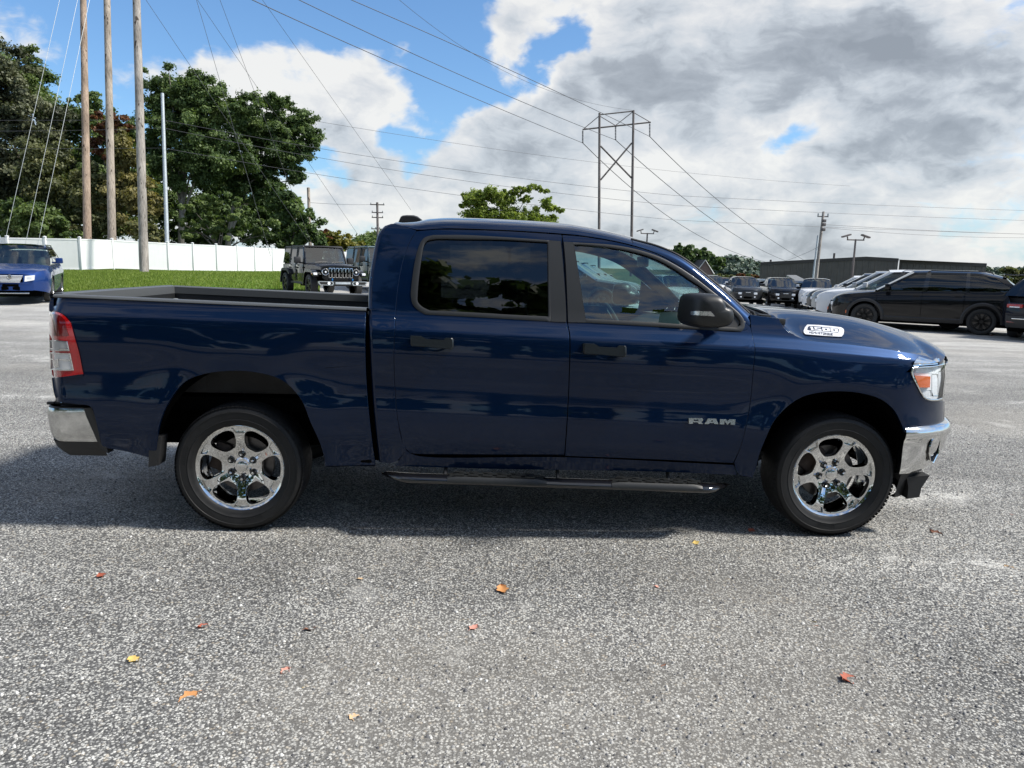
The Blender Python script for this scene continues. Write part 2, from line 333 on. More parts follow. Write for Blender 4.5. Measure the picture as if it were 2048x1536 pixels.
def skin(name,patches,outline,mt='paint',off=0,rim=.022,parent=None,thick=None):
    m=M()
    for P in patches:
        Q=march(P,off); m.grid(Q[::-1],nrm=snrm(Q[::-1]))
    if rim:
        for poly in outline:
            closed=np.allclose(poly[0],poly[-1]); Q=march(poly,off); n=snrm(Q)
            # edge return: rounds over, then goes inward
            C=Q.mean(0); tang=np.gradient(Q,axis=0); out=np.cross(tang,n); out/=np.linalg.norm(out,axis=-1,keepdims=True)+1e-9
            if ((Q-C)*out).sum()<0: out=-out
            r=.0022; rows=[Q,Q+out*r*.7-n*r*.3,Q+out*r-n*r,Q+out*r-n*rim]; nn=[n,(n+out)/1.414,out,out]
            m.grid(np.array(rows),nrm=np.array(nn))
            m.grid(np.array(rows)[:, ::-1],nrm=np.array(nn)[:, ::-1]) if False else None
    return m.build(name,mt,parent or truck)
def ol(*segs,n=40):
    o=[crv(s,n)[:-1] for s in segs]; o=np.vstack(o); return np.vstack([o,o[:1]])
# --- bed side
rail=[(104,594.5),(250,601),(450,610),(731,622.5)]
gapL=[(731,622.5),(729.5,667),(730.5,730),(734,792),(740,855),(750,930)]
archR=[(312,905),(316,858),(327,823),(344,792),(371,762),(410,747),(469,741),(520,745.6),(566,761),(603.5,800),(621,843),(640,885),(650,917)]
bL1=[(104,594.5),(99,606),(98.5,621)]
lampT=[(98.5,621),(113,622),(128,629),(136,636),(143,645)]
lampR=[(143,645),(151,677),(159,705),(168,748)]
lampB=[(168,748),(166,755),(104,756)]
rearB=[(104,756),(107,780),(113,803)]
botL=[(117,805),(150,808),(180,812),(189,830),(196,858),(203,888),(208,895)]
botM=[(208,895),(250,902),(308,917)]
P1=coons(rail[:1]+[(142,596.5)],[(142,596.5),(143,618),(143,645)],lampT,bL1,10,8)
P2=coons([(142,596.5),(250,601),(450,610),(731,622.5)],gapL[:3],[(168,748),(300,748),(469,738),(600,738),(730.5,730)],[(142,596.5),(143,645),(151,677),(159,705),(168,748)],60,36)
def colpatch(xs,top,bot,nv):
    T=crv(top,400);B=crv(bot,400); i=np.argsort(T[:,0]);j=np.argsort(B[:,0]); xs=np.asarray(xs,float)
    ty=np.interp(xs,T[i,0],T[i,1]);by=np.interp(xs,B[j,0],B[j,1]); v=np.linspace(0,1,nv)[:,None]
    return np.stack([np.broadcast_to(xs,(nv,len(xs))),ty*(1-v)+by*v],-1)
mid=[(168,748),(300,748),(469,738),(600,738),(730.5,730)]
def cosx(a,b,n): return a+(b-a)*(1-np.cos(np.linspace(0,np.pi,n)))/2
P3=colpatch(np.r_[np.linspace(208,311.9,14),],mid,[(208,895),(250,902),(308,917),(312,918)],16)
P4=colpatch(cosx(312,650,64),mid,archR,12)
P5=coons([(650,736.5),(730.5,730)],gapL[2:],[(650,932),(700,932),(750,932)],[(650,736.5),(650,932)],14,16)
P6=coons([(168,748),(208,748)],[(208,748),(208,895)],[(203,888),(208,895)],[(168,748),(186,818),(196,858),(203,888)],8,12,False)
P7=coons([(104,756),(168,748)],[(168,748),(180,790),(186,818)],[(113,804),(150,808),(180,812),(186,818)],rearB,10,10)
ob=[ol(rail,gapL,[(750,932),(700,932),(651,931),(650,917)],archR[::-1],[(312,905),(310,917)],botM[::-1],botL[::-1],rearB[::-1],lampB[::-1],lampR[::-1],lampT[::-1],bL1[::-1])]
bedside=skin('bedside',[P1,P2,P3,P4,P5,P6,P7],ob); mirror_part(bedside)
# --- cab side (rear corner)
doorgap=[(832,461),(817,487),(804.5,525),(795,576),(789.6,634),(787,697),(788,759),(793,830),(802,877),(812,901),(832,910)]
cabrear=[(789,447.5),(775,453),(764,468),(757,492),(750,530),(746,560),(744.5,587),(744,619),(747,712),(753,810),(763,908),(765,925)]
C1=coons([(789,447.5),(812,453),(832,459)],doorgap[:-1],[(765,925),(790,925),(812,903)],cabrear,10,60)
C2=coons([(812,901),(832,911),(1129,914.5),(1467,930)],[(1467,930),(1474,950)],[(790,932),(1000,940),(1300,948),(1474,957)],[(812,901),(790,932)],60,5)
co=[ol([(793,449),(812,453),(832,459)],doorgap,[(832,911),(1129,914.5),(1467,930)],[(1467,930),(1474,957)],[(1474,957),(1300,948),(1000,940),(770,930)],cabrear[::-1])]
cabside=skin('cab_side',[C1],[np.vstack([crv(doorgap[:-1],60),crv([(812,903),(765,925)],12)])]); mirror_part(cabside)
rocker=skin('rocker_panel',[C2],[]); mirror_part(rocker)
# --- rear door
dtop=[(833,463),(870,460),(895,459.7),(1012.5,463),(1122,470)]
trimT=[(867,470),(929,470),(1007.5,474),(1060,477.5),(1122,482)]
trimL=[(867,470),(851,474),(842,483),(835.6,499),(829,527),(823,569),(821.6,593),(826,610),(839,622.5),(851,629)]
trimB=[(851,629),(929,633),(1023,638.5),(1133,644.5)]
bgap=[(1122,470),(1126.5,529),(1132.5,619),(1133,644.5)]; bgap2=[(1133,644.5),(1137.5,673),(1137,751.6),(1133,837.5),(1128,909)]
dbot=[(813.5,897),(819,904.5),(833,907.5),(980,909.5),(1128,911)]
dl=[(833,463),(818.5,488),(806,525),(796.5,576),(791.5,634)]; dl2=[(791.5,634),(789,697),(790,759),(795,830),(804,877),(813.5,897)]
D1=coons(dtop,[(1122,470),(1122,482)],trimT,[(833,463),(867,470)],50,5)
D2=coons([(833,463),(867,470)],trimL,[(791.5,634),(851,629)],dl,8,40)
D3=coons([(791.5,634),(851,629),(929,633),(1023,638.5),(1133,644.5)],bgap2,dbot[2:],dl2[:-1]+[(807,890),(820,905),(833,907.5)],50,50)
rdoor=skin('rear_door',[D1,D2,D3],[ol(dtop,bgap,bgap2,dbot[::-1],dl2[::-1],dl[::-1])])
glR=([(854,482),(867,478.8),(929,478.8),(1007.5,480),(1095,485)],[(1095,485),(1096.5,633)],[(860,621),(929,624),(1023,629.5),(1096.5,633)],[(854,482),(848,491),(842,522.5),(837,561.6),(835,590),(835.6,604),(845,614),(860,621)])
def ring(name,outer,inner,mt,off=.004,inset=.010,parent=None):
    n=len(outer); Qo=march(outer,off);Qi=march(inner,off); n0=snrm(Qo); m=M()
    rows=np.array([march(outer,-.004),Qo,Qo*.86+Qi*.14+n0*.0015,Qi*.86+Qo*.14+n0*.0015,Qi,march(inner,-inset)])
    m.grid(rows); o=m.build(name,mt,parent or truck,sharp=50,fixn=False); return o
ro=ol(trimT[:-1]+[(1100,480.5)],[(1100,480.5),(1102,643)],[(1102,643)]+trimB[:-1][::-1],trimL[::-1],n=34)
ri=ol(glR[0],glR[1],glR[2][::-1],glR[3][::-1],n=34)
ring('window_trim',ro,ri,'trim',parent=rdoor)
m=M(); m.grid(march(coons(*[glR[i] for i in range(4)],24,16),-.009)); m.build('door_glass','tint',rdoor,fixn=False)
m=M(); m.grid(march(coons([(1098,480.5),(1121.5,482)],[(1121.5,482),(1126,529),(1132,619),(1132.5,644.5)],[(1102,643),(1132.5,644.5)],[(1098,480.5),(1102,643)],5,14),.006)); 
Q=march(crv([(1121.5,482),(1126,529),(1132,619),(1132.5,644.5)],14),.006); m.grid([Q,Q+np.array([.0,.02,0])]); m.build('pillar_cover','trim',rdoor,fixn=False)
# --- front door
dtopF=[(1125.5,470.5),(1169,474.5),(1247,488.5),(1305.5,506),(1344.5,525.5),(1383.6,550.5),(1442,599),(1481,637),(1500,655)]
trimTF=[(1127,484),(1149.5,484.4),(1227.7,490),(1278.4,500),(1319.5,513.7),(1354.6,532),(1388,553.8),(1423,581),(1462,612),(1481.6,630),(1489,642),(1489.4,655),(1483,663)]
trimBF=[(1136,645),(1172,645.5),(1290,652),(1403.4,659),(1483,663)]
F1=coons(dtopF,[(1500,655),(1483,663)],trimTF,[(1125.5,470.5),(1127,484)],60,5)
fgap=[(1500,655),(1505,675),(1509,699),(1506,734),(1501,792.5),(1491.5,851),(1480,894),(1466,925.5)]
F2=coons([(1136,645),(1172,645.5),(1290,652),(1403.4,659),(1483,663),(1500,655)],fgap,[(1131,911.5),(1300,918),(1466,925.5)],[(1136,645),(1141,673),(1140,751.6),(1136,837.5),(1131,911.5)],56,50)
fdoor=skin('front_door',[F1,F2],[ol(dtopF,fgap,[(1466,925.5),(1300,918),(1131,911.5)],[(1131,911.5),(1136,837.5),(1140,751.6),(1141,673),(1136,645)],[(1136,645),(1130,529),(1125.5,470.5)])])
glT=[(1148.6,490),(1169,490.5),(1227.7,497),(1276.5,507),(1315.5,520.5),(1350.7,540),(1382,561.6),(1399.5,573)]
glF=(glT,[(1399.5,573),(1402,610),(1403,651)],[(1171.4,637),(1290,643.5),(1403,651)],[(1148.6,490),(1171.4,637)])
fo=ol([(1146,484.3)]+trimTF[2:],[(1483,663),(1403.4,659),(1290,652),(1172,645.5)],[(1172,645.5),(1146,484.3)],n=46)
sail=[(1399.5,573),(1423,592),(1455,617),(1474,634),(1481,645),(1481,650),(1474,655),(1403,651)]
fi=ol(glT[:-1]+sail[:-2]+[(1474,655)],[(1474,655),(1403,651),(1290,643.5),(1171.4,637)],[(1171.4,637),(1148.6,490)],n=46)
ring('window_trim',fo,fi,'trim',parent=fdoor)
m=M(); m.grid(march(coons(*glF,26,18),-.009)); m.build('door_glass','glass',fdoor,fixn=False)
m=M(); m.grid(march(coons([(1127.5,483),(1146,484.2)],[(1146,484.2),(1172,645)],[(1136.5,644.5),(1172,645)],[(1127.5,483),(1131.5,529),(1136.5,644.5)],6,14),.006)); m.build('pillar_cover','trim',fdoor,fixn=False)
m=M(); m.grid(march(coons([(1399.5,573),(1423,592),(1455,617),(1474,634),(1481,645)],[(1481,645),(1474,655)],[(1403,651),(1440,653),(1474,655)],[(1397,573),(1400,651)],12,8),-.003))
m.build('mirror_sail','black',fdoor,fixn=False)
# --- handles
def handle(cx,cy,door):
    L=1.0
    def o(dx,dy): return (cx+dx,cy+dy+dx*.047)
    def slab(poly,o0,o1,bev=.004):
        Q=march(poly,0); n=snrm(Q); C=Q.mean(0); Qs=C+(Q-C)*.93
        m=M(); m.grid([np.vstack([q,q[:1]]) for q in (Q+n*o0,Q+n*(o1-bev),Qs+n*o1)]); m.add(list(Qs+n*o1),[list(range(len(Q)))]); return m
    pad=[o(-43,-12),o(-22,-12),o(-15,-8),o(-14,9),o(-41,8),o(-43,4)]
    bar=[o(-43,-12),o(-22,-12),o(-12,-7),o(24,-7),o(28,-11),o(40,-11),o(42.5,-8),o(42.5,6),o(39,10.5),o(-12,8),o(-41,8),o(-43,4)]
    m=slab(bar,.018,.044,.006)
    a=slab(pad,-.002,.022,.002); m.add(a.v,a.f)
    b=slab([o(27,-10),o(41,-10),o(41,9),o(27,8)],-.002,.022,.002); m.add(b.v,b.f)
    h=m.build('door_handle','handle',door,sharp=40)
    # finger recess
    th=np.linspace(0,2*np.pi,25)[:-1]; m=M(); rows=[]
    for k,d in ((1.0,.0015),(.9,.0005),(.6,-.0005)):
        rows.append(march(np.vstack([[o(4+26*k*np.cos(t),4+13*k*np.sin(t)) for t in th],[o(4+26*k,4)]]),d))
    m.grid(rows); m.add(list(rows[-1][:-1]),[list(range(24))]); m.build('handle_recess','paint',door,fixn=False)
handle(865,686,rdoor); handle(1208,701.5,fdoor)
mirror_part(rdoor); mirror_part(fdoor)
# --- fender
hoodgap=[(1557,637),(1567,656),(1577,664.5),(1590,671.5),(1613,680),(1700,689.5),(1778,699.5),(1836,709),(1858,714),(1866,720)]
archF=[(1519,906),(1531.6,874.5),(1547,843),(1570.6,816),(1602,794.5),(1637,785),(1680,782),(1723,786),(1762,798),(1789,820),(1805,851),(1811,866)]
fg=[(1501,650),(1506,675),(1511,699),(1508,734),(1503,792.5),(1493.5,851),(1482,894),(1469,926)]
E1=coons([(1500,630),(1530,634),(1557,637)],hoodgap[:4]+[(1590,700)],[(1511,699),(1550,700),(1590,700)],[(1500,630),(1503,660),(1507,680),(1511,699)],32,34)
E2=coons([(1511,699),(1550,700),(1590,700)],[(1590,700),(1590,801)],[(1519,906),(1531.6,874.5),(1547,843),(1570.6,816),(1590,801)],[(1511,699),(1511,800),(1519,906)],20,30)
E3=coons([(1511,699),(1511,800),(1519,906)],[(1519,906),(1512,935),(1505,955)],[(1469,926),(1472,940),(1480,950),(1505,956)],fg[2:],16,16)
E4=colpatch(np.linspace(1590,1811,44),[(1590,671.5),(1613,680),(1700,689.5),(1778,699.5),(1815,705.5)],archF[3:]+[(1813,870)],34)
E5=coons([(1811,704.8),(1836,709),(1858,714),(1866,720)],[(1866,720),(1850,721),(1832,724),(1822,736)],[(1811,745),(1822,745)],[(1811,704.8),(1811,745)],12,8)
E6=coons([(1811,745),(1822,745.5)],[(1822,745.5),(1837,777),(1847,795),(1858,801),(1875,803),(1889,802)],[(1811,866),(1835,864.5),(1868,860),(1888,849)],[(1811,745),(1811,866)],14,14)
E6=coons([(1811,745),(1822,745.5),(1837,777),(1847,795),(1858,801),(1875,803),(1889,802)],[(1889,802),(1889,849)],[(1811,866),(1835,864.5),(1868,860),(1888,849)],[(1811,745),(1811,866)],26,14)
fender=skin('front_fender',[E1,E2,E3,E4,E5,E6],[ol([(1501,630),(1530,634),(1557,637)],hoodgap[1:],[(1866,720),(1832,724),(1822,738),(1822,746),(1837,777),(1847,795),(1858,801),(1889,803)],[(1889,803),(1888,849)],[(1888,849),(1868,860),(1811,866)],archF[::-1],[(1519,906),(1505,955)],[(1505,955),(1480,950),(1469,926)],fg[::-1],n=34)])
mirror_part(fender)
# --- rest of the front: nose skins as a wrapped sheet
def nose(zs,offs,y1,n=40,y0=.98,aof=0):      # sheet across the nose between heights, offsets outward
    R=[]
    for z,of in zip(zs,offs):
        a=_am(z)+of; ph=np.linspace(0,1,n); q=np.linspace(-y1,y1,n); b=float(_sec(np.clip(z-_zc(4.2),-1.1,.7)))+of*.3
        x=3.95+a*(1-np.clip(np.abs(q)/b,0,1)**2.5)**(1/2.5); R.append(np.stack([x,q,np.full(n,z)],-1))
    return np.array(R)
def wrap(zs,offs,px0=4.06,n=60,b0=1.0):      # from wheel arch round to the other arch
    R=[]
    for z,of in zip(zs,offs):
        a=_am(z)+of; b=b0+of; c0=(px0-3.95)/a; t0=math.acos(min(1,max(0,c0))**1.25); t=np.linspace(-t0,t0,n)
        x=3.95+a*np.cos(t)**.8; y=b*np.sign(np.sin(t))*np.abs(np.sin(t))**.8; R.append(np.stack([x,y,np.full(n,z)],-1))
    return np.array(R)
m=M(); zs=[.725,.728,.715,.69,.655,.64,.60,.56,.50,.45,.425,.42]; of=[-.05,0,.022,.032,.026,.014,.010,.010,.012,.010,.002,-.04]
m.grid(wrap(zs,of)[::-1]); e=wrap(zs,of); 
for k in (0,-1):
    L=e[:,k]; m.grid([L,L*np.array([1,.94,1])])
bump=m.build('front_bumper','chrome',truck,sharp=60,fixn=False)
m=M(); zs=[.43,.40,.34,.30,.245,.24]; of=[-.03,-.035,-.05,-.06,-.07,-.12]
m.grid(wrap(zs,of,4.10)[::-1]); m.build('air_dam','black',truck,fixn=False)
# fog lamp recess on each side of the bumper (seen in profile on the corner)
def fog(sgn):
    t=math.radians(65); a=_am(.57)+.012; cx=3.95+a*math.cos(t)**.8; cy=-1.01*math.sin(t)**.8*sgn
    nrm=Vector((.55,-.83*sgn,0)).normalized(); tx=Vector((-nrm.y,nrm.x,0)); c=Vector((cx,cy,.575))
    m=M(); rows=[]
    sh=[(-.045,.06),(.05,.075),(.06,.03),(.05,-.03),(.0,-.085),(-.03,-.075),(-.06,-.02),(-.06,.03),(-.045,.06)]
    for k,d in ((1.12,.001),(1.09,.007),(1,.004),(.9,-.034),(.5,-.036)): rows.append([c+tx*(p[0]*k)+Vector((0,0,p[1]*k))+nrm*d for p in sh])
    m.grid([[tuple(q) for q in g] for g in rows[:3]]); o=m.build('fog_lamp_bezel','chrome',bump,sharp=60,fixn=False)
    m=M(); m.grid([[tuple(q) for q in g] for g in rows[2:]]); m.add([tuple(q) for q in rows[-1][:-1]],[list(range(8))]); m.build('fog_lamp_pocket','gloss',bump,fixn=False)
    m=M(); cc=c+Vector((0,0,-.02))
    m.grid([[tuple(cc+nrm*d+(tx*math.cos(u)+Vector((0,0,1))*math.sin(u))*r) for u in np.linspace(0,2*np.pi,17)] for r,d in ((.028,-.034),(.029,-.008),(.024,-.006),(.018,-.016),(.001,-.014))]); m.build('fog_light','lampin',bump,fixn=False)
fog(1); fog(-1)
# painted / grille front face
m=M(); m.grid(nose([.735,.80,.86,.90],[-.02,-.012,-.012,-.012],.86)[::-1]); m.build('bumper_fascia','paint',truck,fixn=False)
m=M(); m.grid(nose([.80,.86,.92,1.0,1.08,1.13],[.0,.004,.006,.008,.004,-.02],.60)[::-1]); gr=m.build('grille','black',truck,fixn=False)
for k in range(5):
    z=.86+k*.055; m=M(); m.grid(nose([z-.014,z,z+.014],[.0,.03,.0],.56,30)[::-1]); m.build('grille_bar','gloss',gr,fixn=False)
m=M(); m.grid(nose([1.10,1.115,1.14,1.155,1.165],[.0,.016,.018,.008,-.02],.74,60)[::-1]); m.build('hood_chrome_strip','chrome',truck,sharp=70,fixn=False)
cs_=coons([(1838,713),(1866,721),(1882,709),(1893,713)],[(1893,713),(1896,720),(1895,726)],[(1826,733),(1845,731),(1870,729),(1895,726)],[(1838,713),(1830,722),(1826,733)],20,8,False); m=M(); Q_=march(cs_,.006); Q_[2:6]=march(cs_,.016)[2:6]; m.grid(Q_); a=m.build('headlight_brow','chrome',truck,fixn=False); mirror_part(a)
# --- headlight
hlT=[(1824,735),(1845,733),(1870,731),(1892,726)]; hlL=[(1824,735),(1822.5,745),(1837,777),(1847,795)]; hlB=[(1847,795),(1858,801),(1875,802),(1888,799)]; hlR=[(1892,726),(1893,750),(1889,785),(1888,799)]
H=coons(hlT,hlR,hlB,hlL,18,16)
m=M(); m.grid(march(H,-.022)); hl=m.build('headlight','lampin',truck,fixn=False)
m=M(); m.grid(march(H,.004)); m.build('lens','clear',hl,fixn=False)
ho=ol(hlT,hlR,hlB[::-1],hlL[::-1],n=16); hi=np.array([1858,765])+(ho-np.array([1858,765]))*.90
ring('lamp_bezel',ho,hi,'chrome',.006,.03,parent=hl)
m=M(); A=coons([(1829,751),(1861,753)],[(1861,753),(1860,775)],[(1839,775),(1860,775)],[(1829,751),(1839,775)],6,5); m.grid(march(A,-.006)); 
q=march(ol([(1829,751),(1861,753)],[(1861,753),(1860,775)],[(1860,775),(1839,775)],[(1839,775),(1829,751)],n=5),-.006); m.grid([q,q+np.array([0,.022,0])]); m.build('amber_marker','amber',hl,fixn=False)
for (x0,y0,x1,y1) in ((1831,738,1866,746),(1864,748,1876,792),(1878,742,1888,790),(1845,780,1862,796)):
    m=M(); Q=march(coons([(x0,y0),(x1,y0)],[(x1,y0),(x1,y1)],[(x0,y1),(x1,y1)],[(x0,y0),(x0,y1)],6,6),-.020); Q[1:-1,1:-1]+=np.array([0,.014,0]); m.grid(Q); m.build('lamp_projector','chrome' if x0>1860 else 'lampin',hl,fixn=False)
mirror_part(hl)
q=nose([.90,.96,1.04,1.10],[-.05,-.045,-.04,-.042],.70,40); 
for s_ in (0,1):
    m=M(); seg=q[:,:9] if s_==0 else q[:,-9:]; m.grid(seg[::-1]); m.build('headlight_face','lampin',truck,fixn=False)
# --- hood
hg=march(crv(hoodgap,60)); xe=hg[:,0]; zedge=lambda x: np.interp(x,xe[np.argsort(xe)],hg[np.argsort(xe),2]); yedge=lambda x: np.interp(x,xe[np.argsort(xe)],-hg[np.argsort(xe),1])
rp=plane(crv([(1500,612),(1543,616),(1621,621.5),(1700,631),(1758,645),(1817,662.5),(1852,680),(1874,695),(1882,706)],40),-.45); zr=lambda x: np.interp(x,rp[:,0],rp[:,2])
def hoodgrid(nu=60,nv=41,lift=0):
    R=[]
    for v in np.linspace(-1,1,nv):
        s=abs(v); row=[]
        y=0.90*s; xf=3.95+.622*(1-(min(s*.895,1))**2.5)**(1/2.5); x0=3.27+.10*(1-s**3)*0+(.03 if s>.8 else 0)-.02*(1-s)
        for u in np.linspace(0,1,nu):
            x=x0+(xf-x0)*u; ye=float(yedge(min(x,4.30))) ; yy=ye*s if x<4.28 else y*.96
            yy=ye*s*(1-u)+ (.90*s*.965)*u if False else ye*s
            xn=x; t=1-s
            # section: edge -> side face -> crown
            k=float(_hs(t)); zz=float(zedge(min(x,4.29))); zt=float(zr(min(x,4.58)))-.012*s
            z=zz+(zt-zz)*k; nosed=max(0,(u-.90)/.10); z-=.035*nosed**2*(1-s*.6); 
            row.append((xn,math.copysign(yy,v),z+lift))
        R.append(row)
    return np.array(R)
_hs=pchip([0,.03,.10,.20,.30,.42,.52,.62,.8,1],[0,.05,.24,.50,.72,.91,.99,1.0,.985,.98])
HG=hoodgrid(); m=M(); m.grid(HG)
e0=HG[0];e1=HG[-1]
for e in (e0,e1,HG[:,-1]): m.grid([e,e-np.array([0,0,.03])])
m.grid([HG[:,0],HG[:,0]-np.array([0,0,.012]),HG[:,0]-np.array([-.04,0,.012])])
hood=m.build('hood','paint',truck,sharp=60,fixn=False)
me=hood.data; HB=BVHTree.FromPolygons([v.co for v in me.vertices],[list(p.vertices) for p in me.polygons])
def bvhit(bvh,px,py,off=0):
    d=Vector(rayl(np.array([px,py]))); o=Vector(OL); h=bvh.ray_cast(o,d.normalized())
    if h[0] is None: return None,None
    n=h[1] if h[1].dot(d)<0 else -h[1]; return h[0]+n*off,n
def decal(name,loops,off,th,mt,parent,bvh=None):   # flat outline (with holes) laid on a surface, given thickness
    pts=[Vector((p[0],p[1],0)) for L in loops for p in L]; tri=tessellate_polygon([[Vector((p[0],p[1],0)) for p in L] for L in loops])
    def lay(o):
        if bvh is None: return march([(p.x,p.y) for p in pts],o)
        return np.array([tuple(bvhit(bvh,p.x,p.y,o)[0]) for p in pts])
    A=lay(off+th);B=lay(off); m=M(); m.add(list(A),[list(t) for t in tri]); k=0
    for L in loops:
        n=len(L); a=np.vstack([A[k:k+n],A[k:k+1]]); b=np.vstack([B[k:k+n],B[k:k+1]]); m.grid([a,b]); k+=n
    return m.build(name,mt,parent,sharp=20)
def zp(L,sx,ox,sy,oy): return [(x/sx+ox,y/sy+oy) for x,y in L]
Z=lambda L: zp(L,15.754,1360,15.76,820)
badge=empty('side_badge'); badge.parent=truck
RR=[Z([(280,252),(700,256),(733,300),(722,345),(665,378),(728,440),(592,436),(545,384),(410,384),(410,432),(278,432)]),Z([(425,300),(580,302),(585,342),(428,340)])]
AA=[Z([(885,268),(1135,272),(1215,446),(1090,443),(1070,408),(940,406),(905,441),(775,440)]),Z([(1012,322),(972,366),(1050,368)])]
MM=[Z([(1262,285),(1455,290),(1503,352),(1548,292),(1750,296),(1728,468),(1590,463),(1600,370),(1505,462),(1485,462),(1405,352),(1395,455),(1250,450)])]
for L in (RR,AA,MM): decal('badge_letter',L,.001,.007,'alu',badge)
Z5=lambda L: zp(L,17.067,1590,17.067,630)
bd=decal('hood_badge',[Z5([(400,340),(800,350),(1300,395),(1580,430),(1670,490),(1690,570),(1665,690),(1590,770),(1480,770),(900,735),(340,690),(280,630),(262,560),(320,430)])],.001,.003,'ink',hood,HB)
decal('decal_plate',[Z5([(415,350),(800,362),(1300,408),(1570,442),(1650,500),(1666,570),(1645,680),(1580,755),(1480,758),(900,722),(350,675),(298,625),(285,562),(335,440)])],.004,.001,'white',bd,HB)
decal('decal_panel',[Z5([(470,400),(560,400),(900,425),(1430,480),(1495,520),(1470,625),(1200,600),(850,575),(500,555),(410,535),(425,450)])],.0052,.0006,'ink',bd,HB)
for L in ([Z5([(490,432),(590,430),(630,548),(545,545),(525,470)])],
          [Z5([(640,437),(865,450),(872,472),(720,466),(728,492),(880,505),(905,570),(650,553),(645,528),(800,535),(795,520),(668,508)])],
          [Z5([(915,458),(1140,472),(1175,490),(1185,590),(960,578),(930,555)]),Z5([(1005,495),(1080,500),(1090,550),(1018,545)])],
          [Z5([(1195,478),(1420,498),(1450,520),(1455,615),(1230,600),(1205,580)]),Z5([(1285,518),(1350,524),(1362,572),(1298,566)])]):
    decal('decal_digit',L,.0062,.0006,'white',bd,HB)
def words(txt,x0,y0,h,wd,slope):          # small lettering from 5x7 strokes
    G={'H':['10001','10001','11111','10001','10001'],'E':['1111','1000','1110','1000','1111'],'M':['10001','11011','10101','10001','10001'],'I':['1','1','1','1','1'],'/':['001','001','010','100','100'],
       'e':['0110','1001','1111','1000','0111'],'T':['11111','00100','00100','00100','00100'],'O':['1111','1001','1001','1001','1111'],'R':['1110','1001','1110','1010','1001'],'Q':['1111','1001','1001','1011','1111'],'U':['1001','1001','1001','1001','1111']}
    m=M(); x=x0; c=h/5
    for ch in txt:
        g=G[ch]
        for r,row in enumerate(g):
            k=0
            while k<len(row):
                if row[k]=='1':
                    e=k
                    while e<len(row) and row[e]=='1': e+=1
                    a=x+k*wd; b=x+e*wd; ya=y0+r*c+(x-x0)*slope; q=[bvhit(HB,*p,.0064)[0] for p in ((a,ya),(b,ya+(b-a)*slope),(b,ya+c+(b-a)*slope),(a,ya+c))]; m.add([tuple(v) for v in q],[(0,1,2,3)]); k=e
                else: k+=1
        x+=(len(g[0])+.9)*wd
    return m.build('decal_lettering','ink',bd,fixn=False)
words('HEMI/eTORQUE',1617.5,664.0,4.6,.84,.085)
# --- roof, pillars, windshield
rl=crv([(789,448.5),(812,453.5),(833,459),(895,456.5),(1012,460),(1123,467),(1169,471.5),(1247,485.5),(1305.5,503),(1344.5,522.5),(1383.6,547.5),(1442,596),(1481,634),(1499,652)],140)
L1=march(rl); k0=int(np.argmax(rl[:,0]>1262)); sil=[(1262,474.2),(1290,479),(1309,485),(1344.5,503),(1383.6,528.5),(1422.7,559.5),(1461.7,592.5),(1499,627)]
sl_=crv(sil,140-k0); L2=np.array([plane(sl_[i],L1[k0+i,1]+.045+.02*i/(140-k0)) for i in range(140-k0)])
for i in range(22):
    f=1-i/22; f=f*f*(3-2*f); tgt=L1[k0+i]+np.array([0,.07,.095*.75*.52]); L2[i]=L2[i]*(1-f)+tgt*f
m=M(); R=[]
for i in range(k0+1):
    x,y,z=L1[i]; f=min(1,i/12.0); f=f*f*(3-2*f); e=max(0,(i-k0+22)/22.0); hz=.095*(.35+.65*f); row=[]
    cc=L2[0] if i==k0 else None; ya=-y
    cs=[(0,0),(.010,.012),(.030,.028),(.07,.045),(.16,.064),(.30,.080),(.50,.092),(ya,.095)]
    w_=[0,.13,.30,.48,.68,.85,.97,1]
    for (dy,dz),q in zip(cs,w_):
        yy=-(ya-min(dy,ya)); bul=.085*(1-(yy/ya)**2)*e**2; rear=.0 if i>8 else -.0
        row.append((x+bul,yy,z+hz*q*(1-.25*e)))
    row=row+[(a,-b,c) for a,b,c in row[-2::-1]]; R.append(row)
R=np.array(R); rear=R[0].copy(); 
back=[rear+np.array([-.02,0,-.012]),rear+np.array([-.03,0,-.05])]
m.grid(np.vstack([[back[1]],[back[0]],R])); roof=m.build('roof','paint',truck,sharp=60,fixn=False)
# A pillars
n=140-k0; A=[]
for t in np.linspace(0,1,7):
    b=.012*math.sin(math.pi*t); P_=L1[k0:]*(1-t)+L2*t; nn=np.array([.25,-1,.35]); nn/=np.linalg.norm(nn); A.append(P_+nn*b)
A.append(L2+np.array([.0,.02,-.004])); m=M(); m.grid(A); ap=m.build('windshield_pillar','paint',truck,fixn=False); mirror_part(ap)
pt=np.array(A[1:-1])+np.array([-.02,.035,-.02]); m=M(); m.grid(pt); o=m.build('pillar_trim','headliner',truck,fixn=False); mirror_part(o)
m=M(); gR=[]
for i in range(0,n,2):
    x,y,z=L2[i]; ym=-y-.012; f=i/n; row=[]
    for q in np.linspace(-1,1,21): row.append((x+.002+(.085+.03*f)*(1-q*q),ym*q,z+.010*(1-q*q)*(1-f)-.002))
    gR.append(row)
m.grid(gR); ws=m.build('windshield','glass',truck,fixn=False)
gR=np.array(gR)
m=M(); m.tube([tuple(q+np.array([.0,.004,.004])) for q in L2[::2]],.007,6); o=m.build('windshield_seal','trim',truck); mirror_part(o)
m=M(); g=gR[:2]-np.array([0,0,.004]); m.grid([R[-1][[0]] .repeat(21,0)*0+gR[0]+np.array([-.03,0,-.002]),gR[0]+np.array([0,0,-.003]),gR[2]+np.array([0,0,-.004])]); m.build('windshield_header','headliner',truck,fixn=False)
